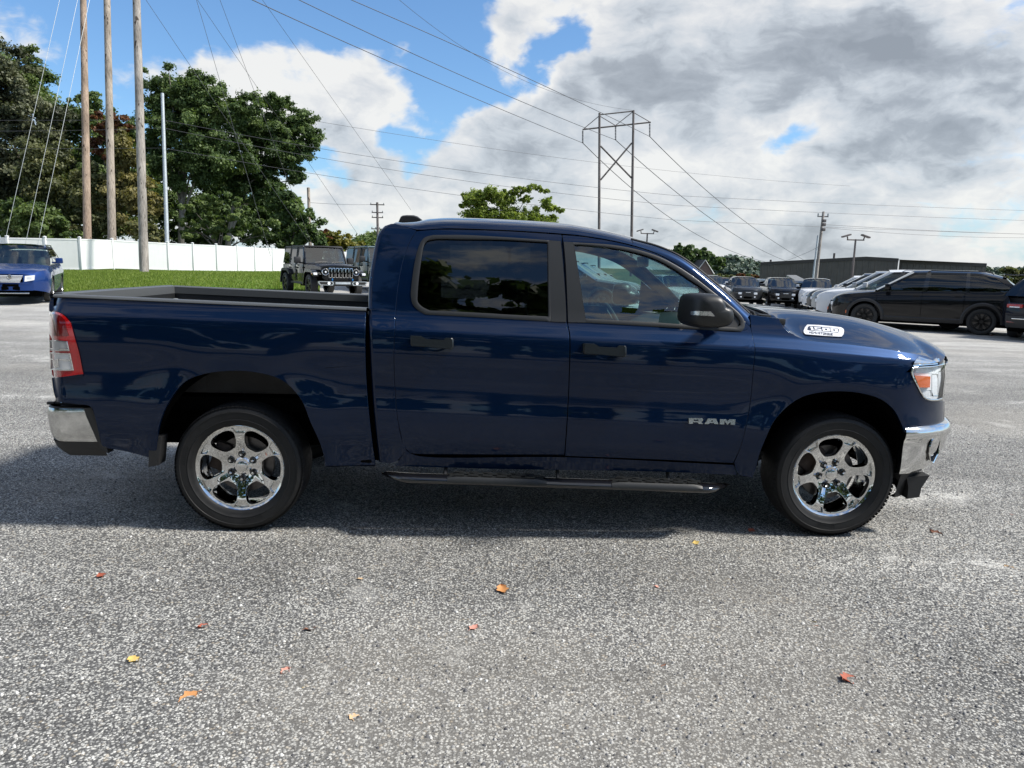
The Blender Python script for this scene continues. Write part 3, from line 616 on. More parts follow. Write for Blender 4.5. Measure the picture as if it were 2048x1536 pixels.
# cowl
base=gR[-1]; hr=HG[:,0]; hr=hr[np.argsort(hr[:,1])]; 
q=np.linspace(0,1,21); hri=np.stack([np.interp(q,np.linspace(0,1,len(hr)),hr[:,k]) for k in range(3)],1); b2=base.copy(); b2=b2[np.argsort(b2[:,1])]
cw=[b2+np.array([.004,0,.002]),b2*.7+hri*.3+np.array([0,0,-.03]),b2*.3+hri*.7+np.array([0,0,-.055]),hri+np.array([.0,0,-.02])]
m=M(); m.grid(cw); cowl=m.build('cowl_panel','black',truck,fixn=False)
def Pw(x,y,z): return (x,y,z)
for yb,ye in ((-.62,-.02),(.10,.64)):
    m=M(); zb=float(b2[2,2])+.01; m.tube([(3.215,yb,1.345),(3.20,yb,1.385),(3.17,yb+.06,1.405),(3.115+.09,(yb+ye)/2,1.41),(3.20,ye,1.405)],[.012,.012,.009,.007,.006],6)
    m.box(3.19,3.235,yb-.02,yb+.02,1.33,1.36,.006); m.build('wiper','black',truck)
m=M()
for (x,y,z,a,b,c) in ((3.24,-.70,1.36,.03,.05,.02),(3.27,-.62,1.35,.05,.03,.02),(3.22,-.55,1.36,.02,.06,.012),(3.30,-.76,1.34,.05,.025,.02)): m.box(x-a,x+a,y-b,y+b,z-c,z+c,.008)
m.build('cowl_fittings','black',cowl)
# hood rear lip seen dark under its edge
# cab rear wall
Q=march(crv(cabrear,40)); m=M(); rows=[Q,Q+np.array([-.016,.006,0]),Q+np.array([-.026,.025,0]),Q+np.array([-.030,.07,0])]
m.grid(rows); e=rows[-1]; m.grid([e,e*np.array([1,0,1])+np.array([-.02,0,.0]),e*np.array([1,-1,1])]); rows2=[r*np.array([1,-1,1]) for r in rows]; m.grid(rows2); m.build('cab_rear_wall','paint',truck,sharp=50)
m=M(); m.grid([[(.775,-.62,1.42),(.760,0,1.42),(.775,.62,1.42)],[(.800,-.56,1.80),(.785,0,1.80),(.800,.56,1.80)]]); m.build('rear_window','tint',truck,fixn=False)
# antenna fin on the roof
fin=[(798.5,443.5),(803,432),(807,429.6),(815,428.7),(828,429),(836,431.5),(851,443)]
m=M(); rows=[]
for k,Y in ((.80,-.075),(.96,-.055),(1,-.02),(1,.02),(.96,.055),(.80,.075)):
    q=plane(fin,-.0); c=np.array([q[:,0].mean(),0,q[0,2]]); r=c+(q-c)*np.array([.9+.1*k,1,k]); r[:,1]=Y; r[:,2]-=.006; rows.append(r)
m.grid(rows); m.add(list(rows[0]),[list(range(7))]); m.add(list(rows[-1]),[list(range(7))[::-1]]); m.build('antenna_fin','black',truck,sharp=60)
# --- bed: caps, tailgate, liner
def capline(y0,y1,name='bed_rail_cap'):
    a=plane(crv([(107,591.5),(250,598),(450,607),(733,619.5)],30),-.905); m=M(); rows=[]
    for dy,dz in ((0.012,-.012),(.0,-.004),(.004,.006),(.016,.010),(.075,.010),(.09,.002),(.092,-.05)):
        r=a.copy(); r[:,1]=(-.912+dy); r[:,2]+=dz; rows.append(r)
    m.grid(rows); return m.build(name,'cap',truck,sharp=50,fixn=False),a
cap,ca=capline(0,0); mirror_part(cap)
zt=float(ca[0,2]); zf=float(ca[-1,2])
m=M(); 
for s_,pts in enumerate([0]):
    prof=[(-1.100,.62),(-1.104,.80),(-1.085,1.0),(-1.096,1.22),(-1.112,1.34),(-1.110,zt-.03),(-1.10,zt-.014)]
    m.grid([[(x-.02*(1-(y/.78)**2),y,z) for y in np.linspace(-.80,.80,17)] for x,z in prof])
m.build('tailgate','paint',truck,fixn=False)
m=M(); yy=np.linspace(-.82,.82,17); m.grid([[(x-.015*(1-(y/.82)**2),y,zt+dz) for y in yy] for x,dz in ((-1.118,-.022),(-1.122,-.004),(-1.108,.012),(-1.05,.014),(-1.035,.006),(-1.033,-.06))]); m.build('tailgate_cap','cap',truck,sharp=50,fixn=False)
m=M(); m.grid([[(-1.033,y,zt-.05) for y in yy],[(-1.03,y,.86) for y in yy]]); m.build('tailgate_inner_panel','trim',truck,fixn=False)
m=M(); wx=np.linspace(-1.03,.78,40)
for s in (-1,1):
    m.grid([[(x,s*.825,zt-.01-(zt-zf)*(x+1.03)/1.81) for x in wx],[(x,s*.83,1.20) for x in wx],[(x,s*(.80+.006*math.sin(x*40)),1.15) for x in wx],[(x,s*(.80+.006*math.sin(x*40)),.84) for x in wx]])
    m.box(-.42,.42,min(s*.80,s*.62),max(s*.80,s*.62),.82,1.06,.03)
m.grid([[(x,y,.84+.006*(j%2)) for j,y in enumerate(np.linspace(-.80,.80,33))] for x in (-1.03,.78)])
m.grid([[(.78,y,z) for y in np.linspace(-.82,.82,9)] for z in (.84,zf-.01)])
m.build('bed_liner','bedliner',truck)
m=M(); m.grid([[(x,y,zf+dz) for y in np.linspace(-.90,.90,21)] for x,dz in ((.765,-.05),(.766,-.006),(.775,.0),(.81,.0),(.815,-.03))]); m.build('bed_front_cap','steel',truck,fixn=False)
for y in (-.74,.74):
    m=M(); m.box(-1.03,-.99,y-.05,y+.05,1.19,1.31,.01); m.box(-1.02,-.96,y-.02,y+.02,1.22,1.26,.006); m.build('tie_down','steel',truck)
# --- tail light
TL=coons([(98.5,623),(113,623.5),(127,630),(141.5,645)],[(141.5,645),(150,677),(158,705),(166.5,748)],[(104.5,750),(106,754),(166,753)],[(98.5,623),(98.5,660),(100.5,720),(104.5,750)],12,18)
m=M(); m.grid(march(TL,.006)); tl=m.build('tail_light','red',truck,fixn=False)
q=ol([(98.5,623),(113,623.5),(127,630),(141.5,645)],[(141.5,645),(158,705),(166.5,748)],[(166.5,748),(165,754),(106,754),(104.5,750)],[(104.5,750),(98.5,660),(98.5,623)],n=14)
m=M(); m.grid([march(q,.006),march(q,-.02)]); m.build('lamp_rim','reddark',tl,fixn=False)
m=M(); m.grid(march(coons([(101,628),(118,630),(130,640)],[(130,640),(134,660),(138,672)],[(101,672),(138,672)],[(101,628),(101,672)],8,8),.008)); m.build('brake_lens','reddark',tl,fixn=False)
for rv,mt_ in ((([(98.5,680.5),(118,681),(134,682.5)],[(134,682.5),(137,694),(139,702)],[(99.5,701),(120,702),(139,702)],[(98.5,680.5),(99.5,701)]),'revl'),(([(99.8,705),(120,706),(140,706.5)],[(140,706.5),(144,724),(147.5,741)],[(101,739.5),(125,741.5),(147.5,741)],[(99.8,705),(101,739.5)]),'lampin2')):
    m=M(); Q=march(coons(*rv,10,10),.0085); m.grid(Q); m.build('reverse_lens',mt_,tl,fixn=False)
    o_=ol(rv[0],rv[1],rv[2][::-1],rv[3][::-1],n=8); c_0=o_.mean(0); i_=c_0+(o_-c_0)*np.array([.90,.86]); ring('lens_rim',o_,i_,'chrome',.0095,.0,parent=tl)
m=M(); m.grid(march(coons([(104,722),(116,716)],[(116,716),(118,734)],[(106,736),(118,734)],[(104,722),(106,736)],5,5),.010)); m.build('lens_bulb','chrome',tl,fixn=False)
for a in (696,717):
    m=M(); q=march([(100,a),(118,a+1),(137+(a-696)*.2,a+2)],.0115); q2=march([(100,a+2.5),(118,a+3.5),(137+(a-696)*.2,a+4.5)],.0115); m.grid([q,q2]); m.build('lens_rib','chrome',tl,fixn=False)
mirror_part(tl)
# --- rear bumper
def rb(zs,offs,x0,n=44,xr=-1.20,b=.955,start=-.80):
    R=[]
    for z,of,xs in zip(zs,offs,x0):
        a=(-xr+(-.98))+of; c=max(0,min(1,(-.98-xs)/a)) if xs<-.98 else 0; t=np.linspace(math.pi/2,-math.pi/2,n) if xs<-.98 else np.linspace(math.pi/2,-math.pi/2,n)
        x=-.98-a*np.abs(np.cos(t))**.55*(1-.0*t); y=-(b+of*.3)*np.sign(np.sin(t))*np.abs(np.sin(t))**.42
        pre=[(xs,-(b+of*.3),z)]; R.append(pre+[(p,q_,z) for p,q_ in zip(x,y)]+[(xs,(b+of*.3),z)])
    return np.array(R)
zb=[.735,.742,.725,.70,.66,.60,.56,.54,.53]; R_=rb(zb,[-.02,-.006,.006,.008,.002,-.004,-.018,-.03,-.05],[-.90,-.895,-.885,-.88,-.865,-.845,-.832,-.825,-.82])
m=M(); m.grid(R_); rbm=m.build('rear_bumper','chrome_dusty',truck,sharp=60,fixn=False)
zb=[.54,.50,.47,.45]; R_=rb(zb,[-.024,-.045,-.09,-.13],[-.825,-.80,-.79,-.79]); m=M(); m.grid(R_); m.build('bumper_lower_trim','black',rbm,fixn=False)
for s in (1,-1):
    m=M(); m.grid([[(-.89,-s*.957,.738),(-.882,-s*.957,.70),(-.845,-s*.957,.60),(-.82,-s*.955,.53)],[(-.885,-s*.975,.752),(-.865,-s*.978,.705),(-.83,-s*.976,.60),(-.80,-s*.972,.50)],[(-.84,-s*.975,.755),(-.825,-s*.978,.72),(-.785,-s*.976,.60),(-.76,-s*.972,.48)],[(-.84,-s*.90,.755),(-.825,-s*.90,.72),(-.785,-s*.90,.60),(-.76,-s*.90,.48)]]); m.build('bumper_end_cover','black',rbm,sharp=60)
Rt_=rb([.70,.745,.752,.752],[-.012,-.012,-.02,-.09],[-.90,-.90,-.90,-.90]); m=M(); m.grid(Rt_); m.grid([Rt_[2],Rt_[2]*np.array([.80,.85,1])])
for y in np.linspace(-.86,.86,19):
    for x in (-1.13,-1.08): m.box(x-.022,x+.022,y-.012,y+.012,.748,.765,.004)
m.build('step_pad','black',rbm)
# --- running board
m=M(); xs=np.linspace(.84,3.02,50); rows=[]
for x in xs:
    u=(x-.84)/2.18; zc_=.368-.046*(x-.84)/2.18; e=min(1,u*14,(1-u)*14)**.5 if 0<u<1 else .05; yc=-1.02+.10*(1-min(1,u*14,(1-u)*14)); 
    rows.append([(x,yc+.058*e*math.cos(t),zc_+.030*e*math.sin(t)) for t in np.linspace(0,2*np.pi,19)[:-1]])
m.grid(rows,closed=True); rbd=m.build('running_board','gloss',truck,sharp=60); rbd['label']='black oval side step bar'
for a,b in ((1.255,1.85),(2.245,2.80)):
    m=M(); 
    def zc2(x): return .368-.046*(x-.84)/2.18
    P_=[]
    for x in np.linspace(a,b,12):
        e=1 if a+.03<x<b-.03 else .75
        P_.append([(x,-1.085,zc2(x)+.0),(x,-1.083,zc2(x)+.018*e),(x,-1.068,zc2(x)+.034*e),(x,-.98,zc2(x)+.038*e),(x,-.965,zc2(x)+.02)])
    m.grid(P_); 
    for k,x in enumerate(np.arange(a+.04,b-.05,.085)):
        for r,y in enumerate((-1.055,-1.025,-.995)):
            xx=x+.03*(r%2); m.box(xx,xx+.06,y-.009,y+.009,zc2(x)+.036,zc2(x)+.046,.003)
    m.build('step_pad','trim',rbd,sharp=40)
for x in (1.24,1.93,2.62):
    m=M(); m.tube([(x,-.99,zc2(x)),(x,-.93,zc2(x)+.05),(x,-.85,.47)],.012,6); m.build('bracket','black',rbd)
mirror_part(rbd)
# --- mirror
mo=crv([(1378,600),(1382,590),(1390,587),(1412,586.5),(1426,589.5),(1434,598),(1438,611),(1450,616),(1455,626),(1454,641),(1446,650),(1425,655),(1400,655.5),(1380,651),(1374,645),(1374,625),(1378,600)],40)[:-1]
base=plane(mo,-1.20); C=base.mean(0); m=M(); rows=[]
for Y,k in ((-1.315,.05),(-1.313,.55),(-1.300,.80),(-1.275,.93),(-1.235,1.0),(-1.16,1.0),(-1.10,.96),(-1.07,.88),(-1.06,.5)):
    r=C+(base-C)*k; r[:,1]=Y; r[:,0]+=(Y+1.2)*-.25*(1 if k>.4 else 1); rows.append(r)
m.grid(rows,closed=True); m.add(list(rows[0]),[list(range(len(mo)))]); mr_=m.build('side_mirror','gloss_grey' if False else 'trim',truck,sharp=60)
bm_=BVHTree.FromPolygons([v.co for v in mr_.data.vertices],[list(p.vertices) for p in mr_.data.polygons])
_dc=(lambda nm,a,b,c,d,off,mt: (lambda m:(m.grid([[tuple(bvhit(bm_,*p,off)[0]) for p in r] for r in coons([a,b],[b,c],[d,c],[a,d],12,5,False)]),m.build(nm,mt,mr_,fixn=False)))(M()))
_dc('turn_signal',(1380,620),(1425,621),(1433,634.5),(1380,631.5),.003,'ink'); _dc('turn_signal_lens',(1383,622),(1422,623),(1429,632.5),(1383,629.6),.006,'alu')
(lambda *a:0)('turn_signal',[[(1381,620.5),(1400,620),(1426,621.5),(1431,629),(1432.5,634),(1410,633.5),(1381,631)]],.001,.004,'ink',mr_,bm_)
(lambda *a:0)('turn_signal_lens',[[(1384,622.3),(1400,621.8),(1424,623.3),(1429,630),(1429.5,632),(1410,631.6),(1384,629.3)]],.0045,.003,'lampin',mr_,bm_)
m=M(); m.tube([(2.80,-1.10,1.40),(2.86,-1.0,1.40),(2.92,-.90,1.385)],[.045,.04,.05],10,sq=.7); m.build('mirror_arm','black',mr_)
m=M(); m.grid([[(2.70,y,z) for y in np.linspace(-1.25,-1.14,4)] for z in (1.41,1.49)]); m.build('mirror_glass','chrome',mr_)
mirror_part(mr_)
# --- wheel wells, underbody, inner skin
def well(xc,a,b,zc,x0,x1):
    m=M(); th=np.linspace(math.radians(-12),math.radians(192),40)
    for y0,y1 in ((-.955,-.60),(.60,.955)):
        m.grid([[(xc+a*math.cos(t),y,max(.47,zc+b*math.sin(t))) for t in th] for y in (y0,y1)])
        yw=y1 if y0<0 else y0; m.grid([[(xc+k*a*math.cos(t),yw,max(.47,zc+k*b*math.sin(t))) for t in th] for k in (1,.02)])
    return m
for nm,(xc,a,b,zc) in {'r':(.03,.60,.65,.40),'f':(3.625,.53,.61,.385)}.items():
    o=well(xc,a,b,zc,0,0).build_sides('wheel_well','liner',truck)
def shell(x0,x1,ztop,z0=.47,n=60,hole=()):  # near-black sheet inside the panels, its colour standing for shade in the gaps
    m=M(); xs=np.linspace(x0,x1,n)
    for s in (-1,1):
        rows=[]
        for k in np.linspace(0,1,14):
            r=[]
            for x in xs:
                zl=z0
                for xc,a,b,zc in hole:
                    q=1-((x-xc)/a)**2
                    if q>0: zl=max(zl,zc+b*math.sqrt(q))
                z=zl+(ztop(x)-zl)*k; r.append((x,s*float(Ysurf(np.array(x),np.array(z))-.026),z))
            rows.append(r)
        m.grid(rows)
    return m
hs=((.09,.56,.62,.41),(3.625,.51,.59,.385))
m=shell(-.70,.80,lambda x:1.36,.60,60,hs); m.build_sides('bed_inner_skin','dark',truck)
m=shell(.79,3.10,lambda x:1.28,.47,50); m.build_sides('door_inner_skin','dark',truck)
m=shell(3.08,4.28,lambda x:float(zedge(x))-.03,.50,50,hs); m.build_sides('fender_inner_skin','dark',truck)
m=M(); m.box(-1.15,4.3,-.52,-.40,.44,.58); m.box(-1.15,4.3,.40,.52,.44,.58); m.box(.75,3.2,-.90,.90,.44,.50); m.box(-1.0,.70,-.80,.80,.72,.80); m.box(3.1,4.35,-.55,.55,.50,1.05); m.box(-1.1,-.95,-.45,.45,.42,.6)
for x in (0,3.672): m.tube([(x,-.7,.40),(x,.7,.40)],.045,8)
m.box(-.12,.12,-.15,.15,.26,.52,.05); m.tube([(-.9,.55,.42),(.6,.5,.40),(2.6,.35,.40)],.035,8); m.box(1.0,1.9,-.45,.1,.34,.46,.04)
m.box(.72,.80,-.97,-.80,.44,.52,.01); m.build('chassis','liner',truck)
mud=[(303,872),(326,872),(323,905),(321,928),(301,932)]; q=plane(mud,-.955); m=M(); m.prism([(p[0],p[2]) for p in q],-.985,-.88); a=m.build('mud_guard','black',truck); mirror_part(a)
m=M(); m.prism([(p[0],p[2]) for p in plane([(1811,953),(1857,949.5),(1840,975),(1836,993),(1812,996),(1814,975)],-.90)],-.915,-.83); a=m.build('air_dam_end','black',truck); mirror_part(a)
m=M()
for s in (-1,1):
    for xb,xt,w_ in ((1.96,1.92,.07),(1.02,1.03,.09)):
        rows=[]
        for z in np.linspace(1.27,1.86,8):
            x=xb+(xt-xb)*(z-1.27)/.59; y=float(Ysurf(np.array(x),np.array(z)))-.03; rows.append([(x-w_,s*(y-.03),z),(x-w_,s*y,z),(x+w_,s*y,z),(x+w_,s*(y-.03),z)])
        m.grid(rows)
    q=L1.copy(); q[:,1]*=-s; q=q*np.array([1,1,1]); a=q+np.array([0,-s*.025,-.01]); b=q+np.array([0,-s*.045,-.05]); a2=q+np.array([0,-s*.055,-.02]); m.grid([b,a,a2])
m.build_sides('gap_backing','dark',truck)  # added dark strips that stop light leaking through the door frame gaps
# --- cabin
m=M(); m.box(.85,3.05,-.86,.86,.50,.56); m.box(.84,.90,-.84,.84,.5,1.40); m.build('cabin_floor','cabin',truck)
for s in (-1,1):
    m=M(); m.grid([[(x,s*.862,z) for x in (.9,1.9,3.05)] for z in (.56,1.24)]); m.grid([[(x,s*.862,1.24) for x in (.9,1.9,3.05)],[(x,s*.885,1.285-.02*(x-.9)) for x in (.9,1.9,3.05)]]); m.build('door_inner_panel','cabin',truck)
m=M(); hr_=R[3:,1:-1]-np.array([0,0,.035]); m.grid(hr_); m.build('headliner','headliner',truck,fixn=False)
def seat(x,y,w,name,hh=.62):
    s=empty(name); s.parent=truck
    m=M(); m.box(x-.26,x+.26,y-w/2,y+w/2,.80,.96,.05); m.build('seat_cushion','seat',s)
    m=M(); R_=Matrix.Rotation(math.radians(-14),3,'Y'); m.box(-.07,.07,-w/2,w/2,0,hh,.05,R=R_); m.build('seat_back','seat',s,loc=(x-.24,y,.90))
    if hh>.5:
        m=M(); R_=Matrix.Rotation(math.radians(-14),3,'Y'); m.box(-.045,.045,-.13,.13,hh+.03,hh+.20,.035,R=R_); m.tube([R_@Vector((0,-.05,hh-.02)),R_@Vector((0,-.05,hh+.06))],.008,5); m.tube([R_@Vector((0,.05,hh-.02)),R_@Vector((0,.05,hh+.06))],.008,5); m.build('headrest','seat',s,loc=(x-.24,y,.90))
seat(2.02,-.40,.52,'front_seat',.54); seat(2.02,.40,.52,'front_seat',.54); seat(1.28,0,1.45,'rear_bench',.48)
m=M(); m.prism([(2.62,.75),(2.60,1.10),(2.66,1.20),(2.80,1.275),(3.10,1.305),(3.12,.75)],-.85,.85); m.box(2.1,2.65,-.14,.14,.6,.98,.04); m.build('dashboard','cabin',truck,sharp=30)
m=M(); RS=Matrix.Rotation(math.radians(62),3,'Y'); cs=Vector((2.50,.40,1.20))
m.tube([cs+RS@Vector((.185*math.cos(t),.185*math.sin(t),0)) for t in np.linspace(0,2*np.pi,33)],.014,8,False)
for t in (0,math.pi*.75,-math.pi*.75): m.tube([cs,cs+RS@Vector((.18*math.cos(t),.18*math.sin(t),0))],.012,6)
m.tube([cs,cs+RS@Vector((0,0,-.16))],.03,8); m.build('steering_wheel','cabin',truck)
m=M(); m.box(2.58,2.61,-.14,.14,1.66,1.735,.012); m.tube([(2.60,0,1.72),(2.64,0,1.79)],.008,6); m.build('rear_view_mirror','black',truck)
# --- wheels
def evalmesh(o):
    dg=bpy.context.evaluated_depsgraph_get(); return bpy.data.meshes.new_from_object(o.evaluated_get(dg))
RIM=.272
def rimface():
    m=M(); pr=[(.0,.060),(.045,.060),(.055,.052),(.066,.054),(.095,.060),(.150,.080),(.200,.094),(.238,.097),(.252,.097),(.262,.104),(.270,.112),(.276,.112),(.277,.104),(.268,.094),(.262,.075),(.255,.060),(.20,.050),(.12,.036),(.05,.028),(.0,.028)]
    m.lathe([(max(r,.0004),-a) for r,a in pr],96); o=m.build('rimtmp','chrome',None)
    def sub(poly,y0,y1,ang,taper=1.0):
        c=M(); n=len(poly); ca,sa=math.cos(ang),math.sin(ang); rot=lambda p:(p[0]*ca-p[1]*sa,p[0]*sa+p[1]*ca)
        cx=sum(p[0] for p in poly)/n; cy=sum(p[1] for p in poly)/n
        a=[rot(p) for p in poly]; b=[rot((cx+(p[0]-cx)*taper,cy+(p[1]-cy)*taper)) for p in poly]
        c.add([(p[0],y0,p[1]) for p in a]+[(p[0],y1,p[1]) for p in b],[[i,(i+1)%n,n+(i+1)%n,n+i] for i in range(n)]+[list(range(n))[::-1],[n+i for i in range(n)]]); return c
    h=RIM; cut=[M(),M(),M()]
    win=[(.41*h,-.12*h),(.46*h,-.18*h),(.64*h,-.285*h),(.78*h,-.31*h),(.875*h,-.21*h),(.905*h,0),(.875*h,.21*h),(.78*h,.31*h),(.64*h,.285*h),(.46*h,.18*h),(.41*h,.12*h),(.40*h,0)]
    win=[tuple(q) for q in crv(win+win[:1],31)[:-1]]
    pk=[(.775*h,-.10*h),(.81*h,-.13*h),(.905*h,-.185*h),(.93*h,0),(.905*h,.185*h),(.81*h,.13*h),(.775*h,.10*h)]
    for k in range(6):
        for ci,c in enumerate((sub(win,-.14,.0,math.radians(60*k),.74),sub(pk,-.14,-.070,math.radians(30+60*k),.88),sub([(.077+.021*math.cos(t),.021*math.sin(t)) for t in np.linspace(0,2*np.pi,15)[:-1]],-.14,-.040,math.radians(30+60*k)))):
            cut[ci].add(c.v,c.f)
    cos_=[c.build('cuttmp','chrome',None) for c in cut]
    for co in cos_: md=o.modifiers.new('b','BOOLEAN'); md.object=co; md.operation='DIFFERENCE'; md.solver='EXACT'
    bv=o.modifiers.new('v','BEVEL'); bv.width=.0034; bv.segments=2; bv.limit_method='ANGLE'; bv.angle_limit=math.radians(28); bv.use_clamp_overlap=True
    me=evalmesh(o); bpy.data.objects.remove(o); [bpy.data.objects.remove(co) for co in cos_]; me.name='rim'; me.polygons.foreach_set('use_smooth',[True]*len(me.polygons)); me.set_sharp_from_angle(angle=math.radians(30)); return me
RIMME=rimface()
def mesh_obj(name,me,parent,**k):
    o=bpy.data.objects.new(name,me); COL.objects.link(o); o.parent=parent
    for a,v in k.items(): setattr(o,a,v)
    return o
def make_tyre(Rt=.392,wd=.137):
    m=M(); p=[(.262,-.100),(.266,-.112),(.275,-.119),(.285,-.124),(.300,-.130),(.303,-.1325),(.306,-.1305),(.325,-.1335),(.345,-.134),(.3465,-.1365),(.352,-.1365),(.354,-.133),(.366,-.128),(.374,-.121),(.382,-.112),(.387,-.103),(.390,-.090),(.392,-.05),(.3925,0)]
    s=Rt/.3925; p=[(r*s if r>.30 else r,a) for r,a in p]; full=p+[(r,-a) for r,a in p[-2::-1]]; m.lathe(full,120)
    # tread blocks and shoulder lugs
    for k in range(96):
        t=2*math.pi*k/96
        for j,(y0,y1,ph) in enumerate(((-.128,-.082,0),(-.072,-.030,.5),(-.022,.022,0),(.030,.072,.5),(.082,.128,0))):
            tt=t+ph*2*math.pi/96; dt=.0245; sh=abs(y0+y1)/2>.09
            def P(r,a,y): return (r*math.cos(a),y,r*math.sin(a))
            r0,r1=Rt*.985,Rt*.9955; yo=y0 if y0<0 else y1
            if sh:
                s1=-1 if y0<0 else 1; a_,b_=(.082,.122); q=[P(r0*.985,tt-dt,s1*.129),P(r1*.985,tt-dt,s1*.119),P(r1,tt-dt,s1*a_),P(r0,tt-dt,s1*a_)]; q2=[P(r0*.985,tt+dt,s1*.129),P(r1*.985,tt+dt,s1*.119),P(r1,tt+dt,s1*a_),P(r0,tt+dt,s1*a_)]
            else: q=[P(r0,tt-dt,y0),P(r1,tt-dt,y0),P(r1,tt-dt,y1),P(r0,tt-dt,y1)]; q2=[P(r0,tt+dt,y0),P(r1,tt+dt,y0),P(r1,tt+dt,y1),P(r0,tt+dt,y1)]
            m.add(q+q2,[(0,1,2,3),(7,6,5,4),(0,4,5,1),(1,5,6,2),(2,6,7,3)])
    # raised sidewall lettering band (illegible blocks of rubber)
    rr=random.Random(3)
    for base_ in (.6,2.7,4.8):
        a=base_
        for k in range(9):
            w=.022+.012*rr.random(); r0,r1=.312*s,.338*s; q=[(r*math.cos(b),-.1338,r*math.sin(b)) for r,b in ((r0,a),(r0,a+w),(r1,a+w),(r1,a))]; q2=[(x,y+.006,z) for x,y,z in q]; m.add(q+q2,[(0,1,2,3),(0,4,5,1),(1,5,6,2),(2,6,7,3),(3,7,4,0)]); a+=w+.012
    return m
TYRE=make_tyre().build('tyre','rubber',None).data; bpy.data.objects.remove(bpy.data.objects['tyre'])
def lathe_me(prof,mt,n=48,name='x'):
    m=M(); m.lathe(prof,n); o=m.build(name,mt,None,sharp=30); me=o.data; bpy.data.objects.remove(o); return me
BAR=lathe_me([(.262,-.098),(.252,-.08),(.247,.0),(.247,.08),(.255,.10),(.262,.10)],'chrome_dusty',60)
DISC=lathe_me([(.02,-.01),(.085,-.022),(.088,-.005),(.175,-.005),(.177,.02),(.02,.02)],'disc',48)
CAP=lathe_me([(.0005,-.075),(.020,-.0745),(.030,-.071),(.034,-.064),(.034,-.05)],'chrome',32)
ml=M(); ml.lathe([(.0005,-.088),(.006,-.0875),(.0092,-.083),(.0104,-.060),(.0104,-.04)],6); ml.lathe([(.0104,-.062),(.0135,-.056),(.0138,-.045)],12); o=ml.build('l','chrome',None,sharp=25); LUG=o.data; bpy.data.objects.remove(o)
ml=M(); ml.lathe([(.0130,-.052),(.0205,-.054),(.0215,-.060),(.0225,-.0605),(.0228,-.05)],20); o=ml.build('l','gloss',None); LUGR=o.data; bpy.data.objects.remove(o)
def truckwheel(x,y,rot,far=False,name='wheel'):
    wl=empty(name,(x,y,.392)); wl.parent=truck; wl.rotation_euler=(0,-math.radians(rot),math.pi if far else 0)
    mesh_obj('tyre',TYRE,wl); mesh_obj('rim',RIMME,wl); mesh_obj('rim_barrel',BAR,wl); mesh_obj('centre_cap',CAP,wl)
    d=mesh_obj('brake_disc',DISC,wl); 
    for k in range(6):
        a=math.radians(30+60*k); L_=(.077*math.cos(a),0,.077*math.sin(a)); q=mesh_obj('lug_nut',LUG,wl,location=L_); mesh_obj('lug_recess',LUGR,wl,location=L_)
    m=M(); a=math.radians(-rot+150); m.box(.10,.20,-.035,.04,-.09,.09,.02); o=m.build('brake_caliper','rust',wl); o.rotation_euler=(0,math.radians(200),0)
    return wl
truckwheel(0,-.838,0); truckwheel(3.672,-.838,-20.5); truckwheel(0,.838,12,True); truckwheel(3.672,.838,33,True)
